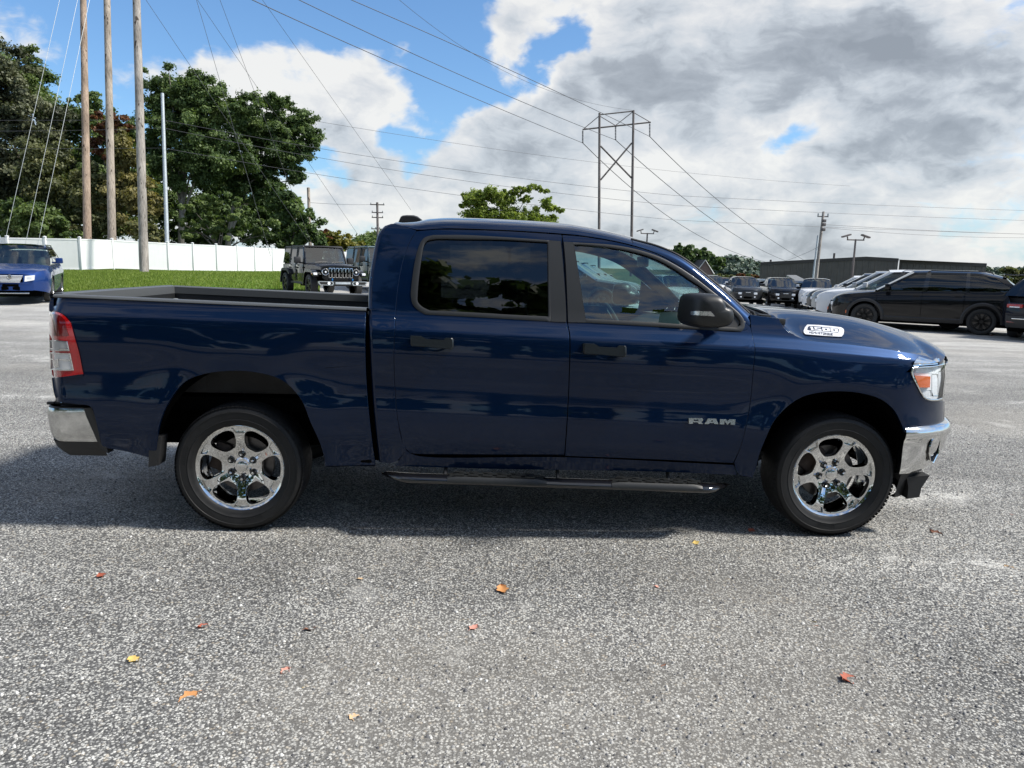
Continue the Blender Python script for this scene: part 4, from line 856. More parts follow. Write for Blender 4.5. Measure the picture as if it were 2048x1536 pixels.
# ---------------- ground ----------------
def ss(t): t=np.clip(t,0,1); return t*t*(3-2*t)
def gz(x,y):
    x=np.asarray(x,float);y=np.asarray(y,float); a=x/np.maximum(y,1.0); t=ss((a+.14)/.38); L=.62*ss((y-12)/30); R=-.75*ss((y-26)/28)
    return np.where(y<1,0,(1-t)*L+t*R)
def gp(px,py):                        # photo position -> point on the ground
    d=ray(px,py); ts=np.linspace(1,160,3200); P=_o+d*ts[:,None]; k=int(np.argmax(P[:,2]<=gz(P[:,0],P[:,1]))); return Vector(P[k])
def gd(px,d):                         # ground point under a photo column at a distance
    v=_o+ray(px,540)*d; return Vector((v[0],v[1],float(gz(v[0],v[1]))))
def gravelmat():
    m=mat('gravel',(.3,.3,.3),.85,spec=.35); g=N(m.node_tree); b=m.node_tree.nodes['Principled BSDF']; c=g.n('ShaderNodeNewGeometry').outputs['Position']
    wn=g.noise(c,55,2,.5); cw=g.vm('ADD',c,g.vm('SCALE',g.vm('SUBTRACT',wn.outputs['Color'],(.5,.5,.5)),scale=.005))
    def vor(s,r=1):
        v=g.n('ShaderNodeTexVoronoi'); g.set(v.inputs['Vector'],cw); v.inputs['Scale'].default_value=s; v.inputs['Randomness'].default_value=r; return v
    v1=vor(90); v2=vor(150); v3=vor(30)
    r1=g.n('ShaderNodeSeparateColor'); g.set(r1.inputs[0],v1.outputs['Color']); r2=g.n('ShaderNodeSeparateColor'); g.set(r2.inputs[0],v2.outputs['Color'])
    st=[(0,(.032,.032,.034)),(.15,(.085,.086,.09)),(.30,(.19,.192,.194)),(.48,(.31,.31,.302)),(.66,(.42,.417,.40)),(.84,(.52,.515,.49)),(1,(.68,.675,.65))]
    c1=g.ramp(r1.outputs[0],st); c2=g.ramp(r2.outputs[1],st)
    tan=g.mr(r1.outputs[2],.90,.93,0,.55); c1=g.mix(tan,c1,(.36,.28,.18,1))
    n0=g.noise(c,9,4,.6); col=g.mix(g.mr(n0.outputs[0],.42,.58,.25,.85),c1,c2)
    gap=g.mr(v1.outputs['Distance'],.38,.62,0,.85); col=g.mix(gap,col,(.05,.05,.052,1))
    big=g.noise(c,.55,5,.6,.6); mid=g.noise(c,2.3,5,.65,.4); st_=g.noise(g.vm('MULTIPLY',c,(.25,1.6,1)),.9,4,.55,.5)
    dust=g.mr(g.m('ADD',g.m('MULTIPLY',mid.outputs[0],.6),g.m('MULTIPLY',big.outputs[0],.4)),.54,.70,0,.62); fn=g.mr(g.noise(c,160,3,.7).outputs[0],.35,.65,.4,1)
    col=g.mix(g.m('MULTIPLY',dust,fn),col,(.68,.672,.65,1))
    col=g.vm('MULTIPLY',col,(.97,.965,.935)); br=g.m('MULTIPLY',g.mr(st_.outputs[0],.3,.7,.86,1.22),g.mr(big.outputs[0],.3,.7,.88,1.16)); col=g.vm('SCALE',col,scale=br)
    lp=g.mr(g.noise(g.vm('ADD',c,(7,3,0)),.28,3,.5).outputs[0],.50,.66,0,.35); col=g.mix(lp,col,(.27,.25,.215,1))
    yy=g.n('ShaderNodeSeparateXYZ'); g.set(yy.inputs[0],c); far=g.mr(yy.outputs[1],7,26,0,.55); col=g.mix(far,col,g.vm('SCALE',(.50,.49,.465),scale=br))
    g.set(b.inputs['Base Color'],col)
    h=g.m('ADD',g.m('MULTIPLY',g.m('SUBTRACT',1,v1.outputs['Distance']),.7),g.m('MULTIPLY',g.m('SUBTRACT',1,v2.outputs['Distance']),.3)); h=g.m('ADD',h,g.m('MULTIPLY',r1.outputs[1],.5))
    bp=g.n('ShaderNodeBump'); bp.inputs['Distance'].default_value=.0045; bp.inputs['Strength'].default_value=.9; g.set(bp.inputs['Height'],h); g.set(b.inputs['Normal'],bp.outputs[0])
    return m
def coordline(lim,near,n): t=np.linspace(-1,1,n); return np.sign(t)*(np.abs(t)**2.6)*lim
xs=coordline(1500,0,161); ys=np.r_[-300,-120,-60,-30,-12,np.linspace(-4,70,90),80,95,120,160,240,400,800,2000]
X,Y=np.meshgrid(xs,ys); Zg=gz(X,Y)+.012*np.sin(X*1.3+Y*.7)*ss((Y-7)/6)*0; m=M(); m.grid(np.stack([X,Y,Zg],-1))
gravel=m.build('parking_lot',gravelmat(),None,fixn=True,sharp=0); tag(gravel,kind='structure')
def sheet(name,xs,ys,mt,dz):
    X,Y=np.meshgrid(xs,ys); m=M(); m.grid(np.stack([X,Y,gz(X,Y)+dz],-1)); o=m.build(name,mt,None,sharp=0); tag(o,kind='structure')
fm=grain(mat('field_grass',(.06,.08,.035),.95,spec=.1),.8,.3,coord='Object',big=(.05,.3))
sheet('field',np.r_[-1500,-700,-300,np.linspace(-150,150,61),300,700,1500],np.r_[59,62,66,70,76,84,95,110,140,200,400,800,2000],fm,.03)
sheet('grass_verge',np.r_[-1500,-300,-120,-70,-50],np.r_[-300,-60,-12,np.linspace(0,59,30)],fm,.03)
sheet('grass_verge',np.r_[62,80,120,300,1500],np.r_[-300,-60,-12,np.linspace(0,59,30)],fm,.03)
# loose chips standing proud of the surface near the camera
def quads(name,C,A,B,mt,attr=None,parent=None,tri=False):      # C centres, A,B half vectors -> many quads
    n=len(C); V=np.stack([C-A-B,C+A-B,C+A+B,C-A+B],1).reshape(-1,3) if not tri else np.stack([C-A,C+A,C+B],1).reshape(-1,3); k=3 if tri else 4
    me=bpy.data.meshes.new(name); me.vertices.add(n*k); me.vertices.foreach_set('co',V.astype(np.float32).ravel()); me.loops.add(n*k); me.loops.foreach_set('vertex_index',np.arange(n*k,dtype=np.int32))
    me.polygons.add(n); me.polygons.foreach_set('loop_start',np.arange(n,dtype=np.int32)*k); me.polygons.foreach_set('loop_total',np.full(n,k,dtype=np.int32))
    if attr is not None:
        a=me.attributes.new('tint','FLOAT','POINT'); a.data.foreach_set('value',np.repeat(attr,k).astype(np.float32))
    me.materials.append(mt); me.update(); o=bpy.data.objects.new(name,me); COL.objects.link(o)
    if parent: o.parent=parent
    return o
def chips(n):
    cx=rng.uniform(-4.2,5.2,n); cy=1.9+6.5*rng.random(n)**1.35; s=.0026+.0060*rng.random(n)**2.4; base=[]
    ang=rng.random((n,5))*.5+np.arange(5)*2*np.pi/5; rr=s[:,None]*rng.uniform(.7,1.3,(n,5)); px=cx[:,None]+rr*np.cos(ang); py=cy[:,None]+rr*np.sin(ang)
    bot=np.stack([px,py,np.zeros_like(px)-.001],-1); top=np.stack([cx[:,None]+(px-cx[:,None])*.6,cy[:,None]+(py-cy[:,None])*.6,s[:,None]*rng.uniform(.45,1.0,(n,1))+rng.uniform(-.25,.25,(n,5))*s[:,None]],-1)
    V=np.concatenate([bot,top],1).reshape(-1,3); b=np.arange(n)[:,None]*10
    F=[]; 
    quad=np.array([[i,(i+1)%5,5+(i+1)%5,5+i] for i in range(5)]); Q=(b[:,None]+quad[None]).reshape(-1); P5=(b+np.arange(5,10)[None]).reshape(-1)
    me=bpy.data.meshes.new('loose_gravel'); me.vertices.add(len(V)); me.vertices.foreach_set('co',V.astype(np.float32).ravel()); me.loops.add(len(Q)+len(P5)); me.loops.foreach_set('vertex_index',np.r_[Q,P5].astype(np.int32))
    nq=n*5; me.polygons.add(nq+n); me.polygons.foreach_set('loop_start',np.r_[np.arange(nq)*4,nq*4+np.arange(n)*5].astype(np.int32)); me.polygons.foreach_set('loop_total',np.r_[np.full(nq,4),np.full(n,5)].astype(np.int32))
    a=me.attributes.new('tint','FLOAT','POINT'); a.data.foreach_set('value',np.repeat(rng.random(n),10).astype(np.float32)); me.update()
    m=mat('stone_chip',(.4,.4,.4),.8,spec=.3); g=N(m.node_tree); at_=g.n('ShaderNodeAttribute',attribute_name='tint')
    g.set(m.node_tree.nodes['Principled BSDF'].inputs['Base Color'],g.ramp(at_.outputs['Fac'],[(0,(.07,.07,.075)),(.3,(.16,.16,.165)),(.6,(.29,.287,.28)),(.85,(.43,.42,.40)),(1,(.60,.60,.58))])); me.materials.append(m)
    o=bpy.data.objects.new('loose_gravel',me); COL.objects.link(o); tag(o,'loose grey and white stone chips scattered over the gravel surface in front','gravel',kind='stuff')
chips(42000)
# ---------------- lawn ----------------
gm=grain(mat('grass_soil',(.08,.15,.02),.9,spec=.1),6,.35,.01,coord='Object',big=(.7,.2))
fl=[gp(-160,548),gp(60,545),gp(165,542.5),gp(228,539.5),gp(300,541),gp(400,543),gp(545,544.5),gp(640,545)]; nl=[gp(-160,600),gp(60,592),gp(165,590),gp(228,590),gp(300,590),gp(400,590),gp(545,590),gp(640,588)]
m=M(); rows=[]
for k in np.linspace(0,1,10):
    r=[]
    for a,b in zip(nl,fl):
        p=a.lerp(b,k) if k<1 else b+(b-a).normalized()*1.5; r.append((p.x,p.y,float(gz(p.x,p.y))+.05*min(1,k*8)+.004))
    rows.append(r)
m.grid(rows); lawn=m.build('lawn',gm,None,sharp=0); tag(lawn,kind='structure')
n=90000; k=rng.random(n)**.9; j=rng.random(n)*6.999; i0=j.astype(int); fr=j-i0; NL=np.array([tuple(v) for v in nl]);FL=np.array([tuple(v) for v in fl])
P=(NL[i0]*(1-fr)[:,None]+NL[i0+1]*fr[:,None])*(1-k)[:,None]+(FL[i0]*(1-fr)[:,None]+FL[i0+1]*fr[:,None])*k[:,None]; P[:,2]=gz(P[:,0],P[:,1])+.05*np.minimum(1,k*8)
a=rng.random(n)*6.28; A=np.stack([np.cos(a),np.sin(a),0*a],1)*rng.uniform(.010,.022,n)[:,None]; B=np.stack([rng.normal(0,.03,n),rng.normal(0,.03,n),rng.uniform(.05,.11,n)],1)
def leafmat(name,c0,c1,c2,tr=.35,rough=.55):
    m=bpy.data.materials.new(name); m.use_nodes=True; t=m.node_tree; t.nodes.clear(); g=N(t); at_=g.n('ShaderNodeAttribute',attribute_name='tint')
    col=g.ramp(at_.outputs['Fac'],[(0,c0),(.55,c1),(1,c2)]); d=g.n('ShaderNodeBsdfPrincipled'); g.set(d.inputs['Base Color'],col); d.inputs['Roughness'].default_value=rough; d.inputs['Specular IOR Level'].default_value=.35
    tl_=g.n('ShaderNodeBsdfTranslucent'); g.set(tl_.inputs[0],g.vm('MULTIPLY',col,(1.15,1.25,.6))); mx=g.n('ShaderNodeMixShader'); mx.inputs[0].default_value=tr; t.links.new(d.outputs[0],mx.inputs[1]); t.links.new(tl_.outputs[0],mx.inputs[2])
    o=g.n('ShaderNodeOutputMaterial'); t.links.new(mx.outputs[0],o.inputs[0]); return m
grass=quads('grass_blades',P,A,B,leafmat('grass_leaf',(.09,.135,.018),(.17,.24,.035),(.27,.32,.075)),rng.random(n),tri=True); tag(grass,'short green lawn grass between the gravel lot and the white fence','grass',kind='stuff')
# ---------------- fence ----------------
MT['vinyl']=grain(mat('white_vinyl',(.70,.705,.70),.45),3,.03,big=(.5,.03))
fence=empty('vinyl_fence',(0,0,0),0,'long white vinyl privacy fence with posts running behind the lawn','fence')
def fpt(px,top,bot):                  # base point whose panel spans top..bot in the photo at 1.83 m high
    d=F_PX*1.83/(bot-top); v=_o+ray(px,bot)*d; return Vector(v)
fx=[(-260,470,538),(-180,472,538.5),(-100,473.5,539),(-60,474,539.5),(19,474,540.5),(94,475.5,541),(163,476.5,541),(227,479,538.5),(281,482,540),(337,485,541.5),(387,487.5,542.5),(434,489.5,543),(475,492,543.5),(510,494,544),(545,496,544.3),(578,497.5,544.5),(610,499,544.8),(640,500.5,545),(668,502,545.2),(694,503,545.3),(720,504,545.5),(745,505,545.6),(768,506,545.8)]
FP=[]
for k,(px,t,b) in enumerate(fx):
    v=fpt(px,t,b); FP.append(v)
H=1.83
for i in range(len(FP)-1):
    a,b=FP[i],FP[i+1]; L=(b-a); ln=math.hypot(L.x,L.y); ang=math.atan2(L.y,L.x); c=(a+b)/2
    m=M(); w=ln/2-.06; nb=max(5,int(ln/.28))
    for s in range(nb):
        x0=-w+2*w*s/nb; m.box(x0+.004,x0+2*w/nb-.004,-.011,.011,.10,H-.12,0)
    m.box(-w,w,-.009,.009,.10,H-.12)
    p=m.build('panel_boards','vinyl',fence,sharp=30)
    m=M(); m.box(-w,w,-.025,.025,H-.15,H-.06,.008); r=m.build('rail','vinyl',fence,sharp=30); m=M(); m.box(-w,w,-.025,.025,.04,.14,.008); r2=m.build('rail','vinyl',fence,sharp=30)
    for o in (p,r,r2): o.location=(c.x,c.y,c.z); o.rotation_euler=(0,-math.asin((b.z-a.z)/max(ln,.1)),ang)
for v in FP:
    m=M(); m.box(-.065,.065,-.065,.065,-.3,H,.006); m.box(-.08,.08,-.08,.08,H,H+.03,.006); m.add([(-.07,-.07,H+.03),(.07,-.07,H+.03),(.07,.07,H+.03),(-.07,.07,H+.03),(0,0,H+.075)],[(0,1,4),(1,2,4),(2,3,4),(3,0,4)]); o=m.build('post','vinyl',fence,sharp=30); o.location=v
# ---------------- poles ----------------
def woodmat(name,c):
    m=mat(name,c,.85,spec=.2); g=N(m.node_tree); b=m.node_tree.nodes['Principled BSDF']; cc=g.n('ShaderNodeTexCoord').outputs['Object']
    n=g.noise(g.vm('MULTIPLY',cc,(9,9,.35)),2.2,6,.65); n2=g.noise(g.vm('MULTIPLY',cc,(1,1,.5)),1.2,3,.6); kn=g.noise(g.vm('MULTIPLY',cc,(3,3,1.1)),1.6,2,.4)
    col=g.ramp(n.outputs[0],[(.28,tuple(q*.35 for q in c)),(.45,c),(.62,tuple(q*1.35 for q in c)),(.8,tuple(min(1,q*1.6) for q in c))])
    col=g.mix(g.mr(kn.outputs[0],.66,.70,0,.85),col,(.03,.02,.015,1)); col=g.vm('SCALE',col,scale=g.mr(n2.outputs[0],.3,.7,.75,1.2)); g.set(b.inputs['Base Color'],col)
    bp=g.n('ShaderNodeBump'); bp.inputs['Distance'].default_value=.02; g.set(bp.inputs['Height'],n.outputs[0]); g.set(b.inputs['Normal'],bp.outputs[0]); return m
MT['poleA']=woodmat('pole_wood_brown',(.30,.225,.17)); MT['poleB']=woodmat('pole_wood_grey',(.30,.255,.21)); MT['poleC']=woodmat('pole_wood_weathered',(.27,.245,.22)); MT['poleD']=woodmat('pole_wood_dark',(.13,.115,.11))
MT['wire']=mat('cable',(.10,.10,.11),.6,.2); MT['wire2']=mat('steel_cable',(.30,.32,.32),.45,.5)
def pole(name,bx,by,tx,ty,d,w0,w1,ext,mt,label,cat='utility pole',group=None,n=14,steps=1):   # base px, a higher px on it, distance, px widths, total height
    B=at(bx,by,d); T=at(tx,ty,d); dv=(T-B).normalized(); Lm=ext; root=empty(name,tuple(B),0,label,cat,group)
    k=(T-B).length; r0=w0/F_PX*d/2; r1=w1/F_PX*d/2; rr=lambda s: r0+(r1-r0)*s/k
    pts=[dv*s for s in np.linspace(-.6,Lm,16)]; m=M(); m.tube(pts,[max(.06,rr(s))*(1+.03*math.sin(s*2.1)) for s in np.linspace(-.6,Lm,16)],n); m.build('shaft',mt,root,sharp=60)
    return root,B,dv
P1_,B1,v1=pole('wooden_pole',176,540,166.5,0,52,15.5,12,27,'poleA','brown wooden pole farthest left of the three tall poles, rising behind the white fence','utility pole','tall poles at the left')
P2_,B2,v2=pole('wooden_pole',225.5,540,214,0,50,16,12.5,25,'poleB','tall grey brown wooden pole in the middle of the three, behind the white fence','utility pole','tall poles at the left')
P3_,B3,v3=pole('wooden_pole',288.5,541,273,0,42.5,17.5,14.5,20.5,'poleC','thick weathered grey pole standing on the grass in front of the fence','utility pole','tall poles at the left')
P4_,B4,v4=pole('steel_pole',336,541,325,195,55,8.5,6,13.0,'steel','slim pale galvanised steel pole beside the oak, just behind the fence','utility pole')
for root,B,v,zs in ((P1_,B1,v1,(26.5,)),(P2_,B2,v2,(24.5,)),(P3_,B3,v3,(18.5,20))):
    for z in zs:
        m=M(); c=v*z; m.tube([c+Vector((-.3,0,0)),c+Vector((.3,0,0))],.07,8); m.build('cable_clamp','steel',root)
P5_,B5,v5=pole('wooden_pole',622,545,617,383,85,6.5,6,9.6,'poleB','short brown wooden pole between the oak and the black off-roader','utility pole')
P6_,B6,v6=pole('wooden_pole',757,545,754.5,408,105,5,4.5,9.8,'poleD','distant pole with stacked crossarms and switches just left of the cab','utility pole')
def arm(root,c,half,thick,name='crossarm',ins=0,dirx=(1,0,0)):
    d=Vector(dirx).normalized(); m=M(); m.tube([c-d*half,c+d*half],thick,6); a=m.build(name,'poleD',root)
    for k in range(ins):
        q=c-d*half*.9+d*half*1.8*k/max(1,ins-1); m=M(); m.tube([q,q+Vector((0,0,.25))],.06,6); m.build('insulator','wire2',a)
for z,h,i in ((9.5,1.0,3),(8.4,.8,3),(7.7,.8,3),(6.1,.9,4)): arm(P6_,v6*z,h,.08,ins=i)
m=M(); m.box(.9,1.3,-.2,.2,5.3,6.3,.03); m.build('transformer','steel',P6_)
# leaning pole by the metal building
P7_,B7,v7=pole('wooden_pole',1630,575,1645.5,437,62,7,5,6.3,'poleC','leaning wooden pole in front of the brown metal building with wires at its top','utility pole')
arm(P7_,v7*5.9,.45,.05,ins=2); m=M()
for z in (4.7,5.1,5.4): m.box(.12,.40,-.12,.12,z-.12,z+.12,.03)
m.build('switch_gear','poleD',P7_)
P8_,B8,v8=pole('wooden_pole',1624,575,1635,480,63,4,3.4,4.4,'steel','thin grey conduit pole right beside the leaning wooden pole','utility pole')
# H frame
HF=empty('transmission_tower',tuple(at(1230,545,100)),0,'tall two-legged H-frame power tower with cross bracing rising behind the cab','power tower')
def hp(px,py): return at(px,py,100)-Vector(HF.location)
for a,b in (((1198,552),(1199,226)),((1262,552),(1267,221))):
    m=M(); m.tube([hp(*a),hp(*b)],[.20,.15],10); m.build('leg','poleD',HF)
for a,b,r,nm in (((1165,259),(1301.5,244.5),.10,'crossarm'),((1199,229.5),(1269,222),.08,'top_beam'),((1168,257),(1197,233),.05,'brace'),((1201,233),(1231,251),.05,'brace'),((1231,251),(1265,224),.05,'brace'),((1269,226),(1299,243.5),.05,'brace'),((1201,292),(1263,356),.11,'diagonal_brace'),((1263.5,286),(1201,360),.11,'diagonal_brace')):
    m=M(); m.tube([hp(*a),hp(*b)],r,8); m.build(nm,'poleD',HF)
for x,y0,y1 in ((1165.5,261,286),(1231.2,253,280),(1299.5,247,273)):
    m=M(); A_=hp(x,y0);B_=hp(x,y1); nn=9
    m.tube([A_,B_],.03,6)
    for k in range(nn): c=A_.lerp(B_,(k+.5)/nn); m.tube([c-Vector((0,0,.05)),c+Vector((0,0,.05))],.11,8)
    m.build('insulator','wire',HF)
# lamp posts
def lamp(px,ptop,d,label):
    T=at(px,ptop,d); b=Vector((T.x,T.y,float(gz(T.x,T.y)))); r=empty('lamp_post',tuple(b),0,label,'lamp post','twin-head lot lamps'); h=T.z-b.z; m=M(); m.tube([(0,0,0),(0,0,h-.2)],[.09,.06],8); m.build('post','poleD',r)
    m=M(); m.tube([(-.55,0,h-.25),(.55,0,h-.25)],.045,6); m.build('bracket','poleD',r)
    for s in (-1,1):
        m=M(); R_=Matrix.Rotation(math.radians(18*s),3,'Y'); m.box(-.28,.28,-.16,.16,-.05,.05,.03,R=R_); o=m.build('lamp_head','poleD',r); o.location=(s*.62,0,h); m=M(); m.tube([(s*.5,0,h-.25),(s*.55,0,h-.05)],.04,6); m.build('knuckle','poleD',r)
lamp(1712,472,48,'tall twin-head parking lot lamp in front of the brown metal building'); lamp(1295,461,62,'twin-head parking lot lamp peeking over the truck roof beside the power tower')
# ---------------- wires ----------------
def wire(pts,r,label,mt='wire',cat='power line',group=None,n=24):
    P=[at(*p) if len(p)==3 and not isinstance(p,Vector) else p for p in pts]
    if len(P)==2: P=[P[0],P[0].lerp(P[1],.5),P[1]]
    t0=.5
    if len(P)==3:                     # parabola through three points
        a,b,c=P; L1_=(b-a).length; L2_=(c-b).length; t0=L1_/(L1_+L2_); Q=[]
        for t in np.linspace(0,1,n):
            w0=(t-t0)*(t-1)/(t0); w1=t*(t-1)/(t0*(t0-1)); w2=t*(t-t0)/(1-t0); Q.append(a*w0+b*w1+c*w2)
    else: Q=P
    m=M(); m.tube(Q,r,5,False); o=m.build('power_line' if mt=='wire' else 'guy_wire',mt,None); tag(o,label,cat,group)
def top(B,v,z): return B+v*z
def pxmid(px,py,A,C,t):               # point on the sight line of a photo position at the depth between two ends
    d=(A*(1-t)+C*t); dep=(d-Vector(_o)).dot(Vector(_f)); return at(px,py,dep)
T3=top(B3,v3,18.5);T2=top(B2,v2,24.5);T1=top(B1,v1,26.5)
iC,iB,iA=at(1165.5,286,100),at(1231.2,280,100),at(1299.5,273,100)
g='conductors from the power tower'
wire([T3,pxmid(845,152,T3,iC,.62),iC],.035,'lowest of three heavy lines running from upper left to the left tower insulator',group=g)
wire([T2,pxmid(925,152,T2,iB,.62),iB],.035,'middle of three heavy lines running from upper left to the centre tower insulator',group=g)
wire([T1,pxmid(1000,131,T1,iA,.62),iA],.035,'highest of three heavy lines running from upper left to the right tower insulator',group=g)
for a,b,c,s in ((iC,(1370,455,150),(1560,530,220),'left'),(iB,(1440,450,150),(1590,528,220),'centre'),(iA,(1460,420,150),(1625,530,220),'right')):
    wire([a,b,c],.05,'heavy line dropping to the right from the %s insulator of the tower'%s,group=g)
wire([(700,-90,60),(1130,192,90),(1267,221,100)],.018,'very thin shield wire reaching the top of the right tower leg',group=g)
g='lines crossing the sky above the roof'
for n_,y0,y1,y2,y3 in (('upper',240,307,391,421),('middle',256,326,410.5,441),('lower',296,359,440,468)):
    wire([(327,y0,55),(700,y1,57),(1350,y2,62)],.014,'%s of the thin lines from the steel pole, sloping over the roof to the tower'%n_,group=g)
    wire([(1350,y2,62),(1700,(y2+y3)/2+2,66),(2150,y3+3,70)],.014,'%s of the thin lines right of the tower, nearly level to the frame edge'%n_,group=g)
for n_,yl,yr in (('upper',240,240),('middle',261,256),('lower',297,296)): wire([(-120,yl+1,60),(100,yl+.5,58),(327,yr,55)],.013,'%s of the thin level lines left of the steel pole, across the trees'%n_,group='level lines across the left trees')
wire([(1649,449,62),(1800,458,64),(2150,470,70)],.016,'thin line from the top of the leaning pole to the right edge','wire',group='lines at the leaning pole')
wire([(1649,455,62),(1780,466,64),(2150,474,70)],.014,'thin sagging line just under the leaning pole top, heading right','wire',group='lines at the leaning pole')
wire([(1400,525,90),(1520,533,75),(1640,492,62)],.012,'thin line sloping down left from the leaning pole over the building','wire',group='lines at the leaning pole')
wire([(618,405,85),(690,409,95),(742,409,105)],.02,'short line linking the brown pole and the pole with stacked crossarms','wire')
wire([(560,230,80),(900,285,90),(1700,372,120)],.018,'faint thin line passing behind the tower above the window line','wire')
g='guy wires of the tall poles'
for (B,v,z),p,lab in (((B1,v1,22),(10,483,40),'leftmost pale guy wire dropping to the fence above the blue wagon'),((B2,v2,21),(51,487,40),'second pale guy wire from the left above the blue wagon'),((B3,v3,19.5),(76,488,40),'third pale guy wire from the left, nearest the tall poles')):
    dd={10:(101,80),51:(138,80),76:(158,100)}[p[0]]; e=at(*p); s=at(p[0]+(dd[0]-p[0])*1.75,p[1]+(dd[1]-p[1])*1.75,44); wire([e,s],.012,lab,'wire2','guy wire',g)
for a,b,da,db,lab in (((292,0),(622,490),43,60,'guy wire from the upper left falling toward the short brown pole'),((393,0),(541,512),43,52,'steepest guy wire, landing left of the black off-roader'),((395,0),(715,468),43,75,'guy wire crossing the oak and ending left of the cab'),((440,0),(626,495),43,60,'guy wire falling through the right oak to the short brown pole'),((525,0),(822,420),43,80,'long guy wire falling through open sky to the cab roof fin')):
    sx=(a[0]-b[0])/(a[1]-b[1]); a2=(a[0]+sx*-170,-170); wire([(a2[0],a2[1],da),(b[0],b[1],db)],.013,lab,'wire','guy wire',g)
# ---------------- brown metal building ----------------
MT['siding']=grain(mat('brown_metal_siding',(.115,.10,.088),.5,.2),2,.12,big=(.3,.08)); MT['siding_dark']=mat('fascia_brown',(.06,.05,.045),.5,.2); MT['roofm']=grain(mat('metal_roof',(.25,.25,.24),.5,.4),2,.1)
bl=empty('metal_building',(0,0,0),0,'long low brown corrugated metal building with a shallow gable behind the parked cars','building')
def wallseg(pA,pB,zb,pk=None,step=.62):
    a=Vector((pA.x,pA.y,0));b=Vector((pB.x,pB.y,0)); n=int((b-a).length/step); nrm=Vector((0,0,1)).cross(b-a).normalized()*-1
    if nrm.y>0: nrm=-nrm
    for i in range(n):
        t0,t1=i/n,(i+1)/n; m=M(); 
        def zt_(t): z=pA.z+(pB.z-pA.z)*t; return z if pk is None else (pA.z+(pk[1].z-pA.z)*t/pk[0] if t<pk[0] else pk[1].z+(pB.z-pk[1].z)*(t-pk[0])/(1-pk[0]))
        pr=[(0,0),(.30,0),(.38,.05),(.62,.05),(.70,0),(1,0)]; rows=[[],[]]
        for u,o in pr:
            t=t0+(t1-t0)*u; p=a.lerp(b,t)+nrm*o; rows[0].append((p.x,p.y,zb)); rows[1].append((p.x,p.y,zt_(t)))
        m.grid(rows); m.build('wall_panel','siding',bl,sharp=20,fixn=False)
    m=M()
    ts=[0,1] if pk is None else [0,pk[0],1]; pts=[a.lerp(b,t)+nrm*.10+Vector((0,0,zt_(t)+.02)) for t in ts]
    for p,q in zip(pts[:-1],pts[1:]):
        d=(q-p); rows=[[tuple(p+Vector((0,0,-.28))),tuple(q+Vector((0,0,-.28)))],[tuple(p+Vector((0,0,.1))),tuple(q+Vector((0,0,.1)))],[tuple(p-nrm*.5+Vector((0,0,.12))),tuple(q-nrm*.5+Vector((0,0,.12)))]]; m.grid(rows)
    m.build('roof_trim','siding_dark',bl,sharp=20)
bA=at(1521,526.5,88);bK=at(1736,515.5,84);bB=at(1797,519,83);bC=at(1799,521.5,84);bD=at(1973,529,82)
wallseg(bA,bB,-3,(.775,bK)); wallseg(bC,bD,-3)
m=M(); o_=Vector((14,26,.4)); m.grid([[tuple(bA),tuple(bK),tuple(bB),tuple(bD)],[tuple(bA+o_),tuple(bK+o_),tuple(bB+o_),tuple(bD+o_)]]); m.build('roof','roofm',bl,sharp=20)
m=M(); e=bA+Vector((14,26,0)); m.grid([[(bA.x,bA.y,-3),(e.x,e.y,-3)],[tuple(bA),tuple(e)]]); m.build('side_wall','siding',bl); m=M(); e=bD+Vector((14,26,0)); m.grid([[(bD.x,bD.y,-3),(e.x,e.y,-3)],[tuple(bD),tuple(e)]]); m.build('side_wall','siding',bl)
for px,py in ((1541,527),(1668,514)):
    q=at(px,py,90); m=M(); m.tube([(q.x,q.y,q.z-.8),(q.x,q.y,q.z+.45)],.13,8); m.build('vent_pipe','siding_dark',bl)
# pale lean-to roof in front of it
q0=at(1573,550,74);q1=at(1592,550,72);q2=at(1618,563,66);q3=at(1600,566,66); c=(q0+q2)/2
m=M(); pts=[q0,q1,q2,q3]; m.add([tuple(p-c) for p in pts]+[tuple(p-c-Vector((0,0,.35))) for p in pts],[(0,1,2,3),(7,6,5,4),(0,4,5,1),(1,5,6,2),(2,6,7,3),(3,7,4,0)]); sh=m.build('roof_slab','roofm',None,loc=tuple(c)); sr=empty('open_shed',(c.x,c.y,float(gz(c.x,c.y))),0,'small open shed with a sloping pale roof in front of the brown building','shed'); sh.parent=sr; sh.location=(0,0,c.z-sr.location.z)
for p in (q0,q1,q2,q3): m=M(); d=p-Vector(sr.location); m.tube([(d.x,d.y,-.2),(d.x,d.y,d.z-.3)],.08,6); m.build('shed_post','siding_dark',sr)
# far house gable
hb=at(1398,552,185); hs_=empty('house',tuple(hb),0,'distant red brown house gable beyond the windshield pillar','house')
MT['brickred']=grain(mat('house_wall',(.24,.15,.13),.8),4,.15); MT['hroof']=mat('house_roof',(.06,.055,.055),.8); MT['hwhite']=mat('house_trim',(.6,.6,.58),.6)
m=M(); m.prism([(-2.1,-2),(2.1,-2),(2.1,.8),(0,3.7),(-2.1,.8)],-5,5); m.build('wall','brickred',hs_)
m=M(); m.add([(-2.4,-5.3,.6),(0,-5.3,3.95),(2.4,-5.3,.6),(-2.4,5.3,.6),(0,5.3,3.95),(2.4,5.3,.6)],[(0,1,4,3),(1,2,5,4)]); m.build('roof','hroof',hs_)
m=M(); m.tube([(-2.3,-5.35,.6),(0,-5.35,3.85),(2.3,-5.35,.6)],.12,4); m.build('gable_trim','hwhite',hs_)
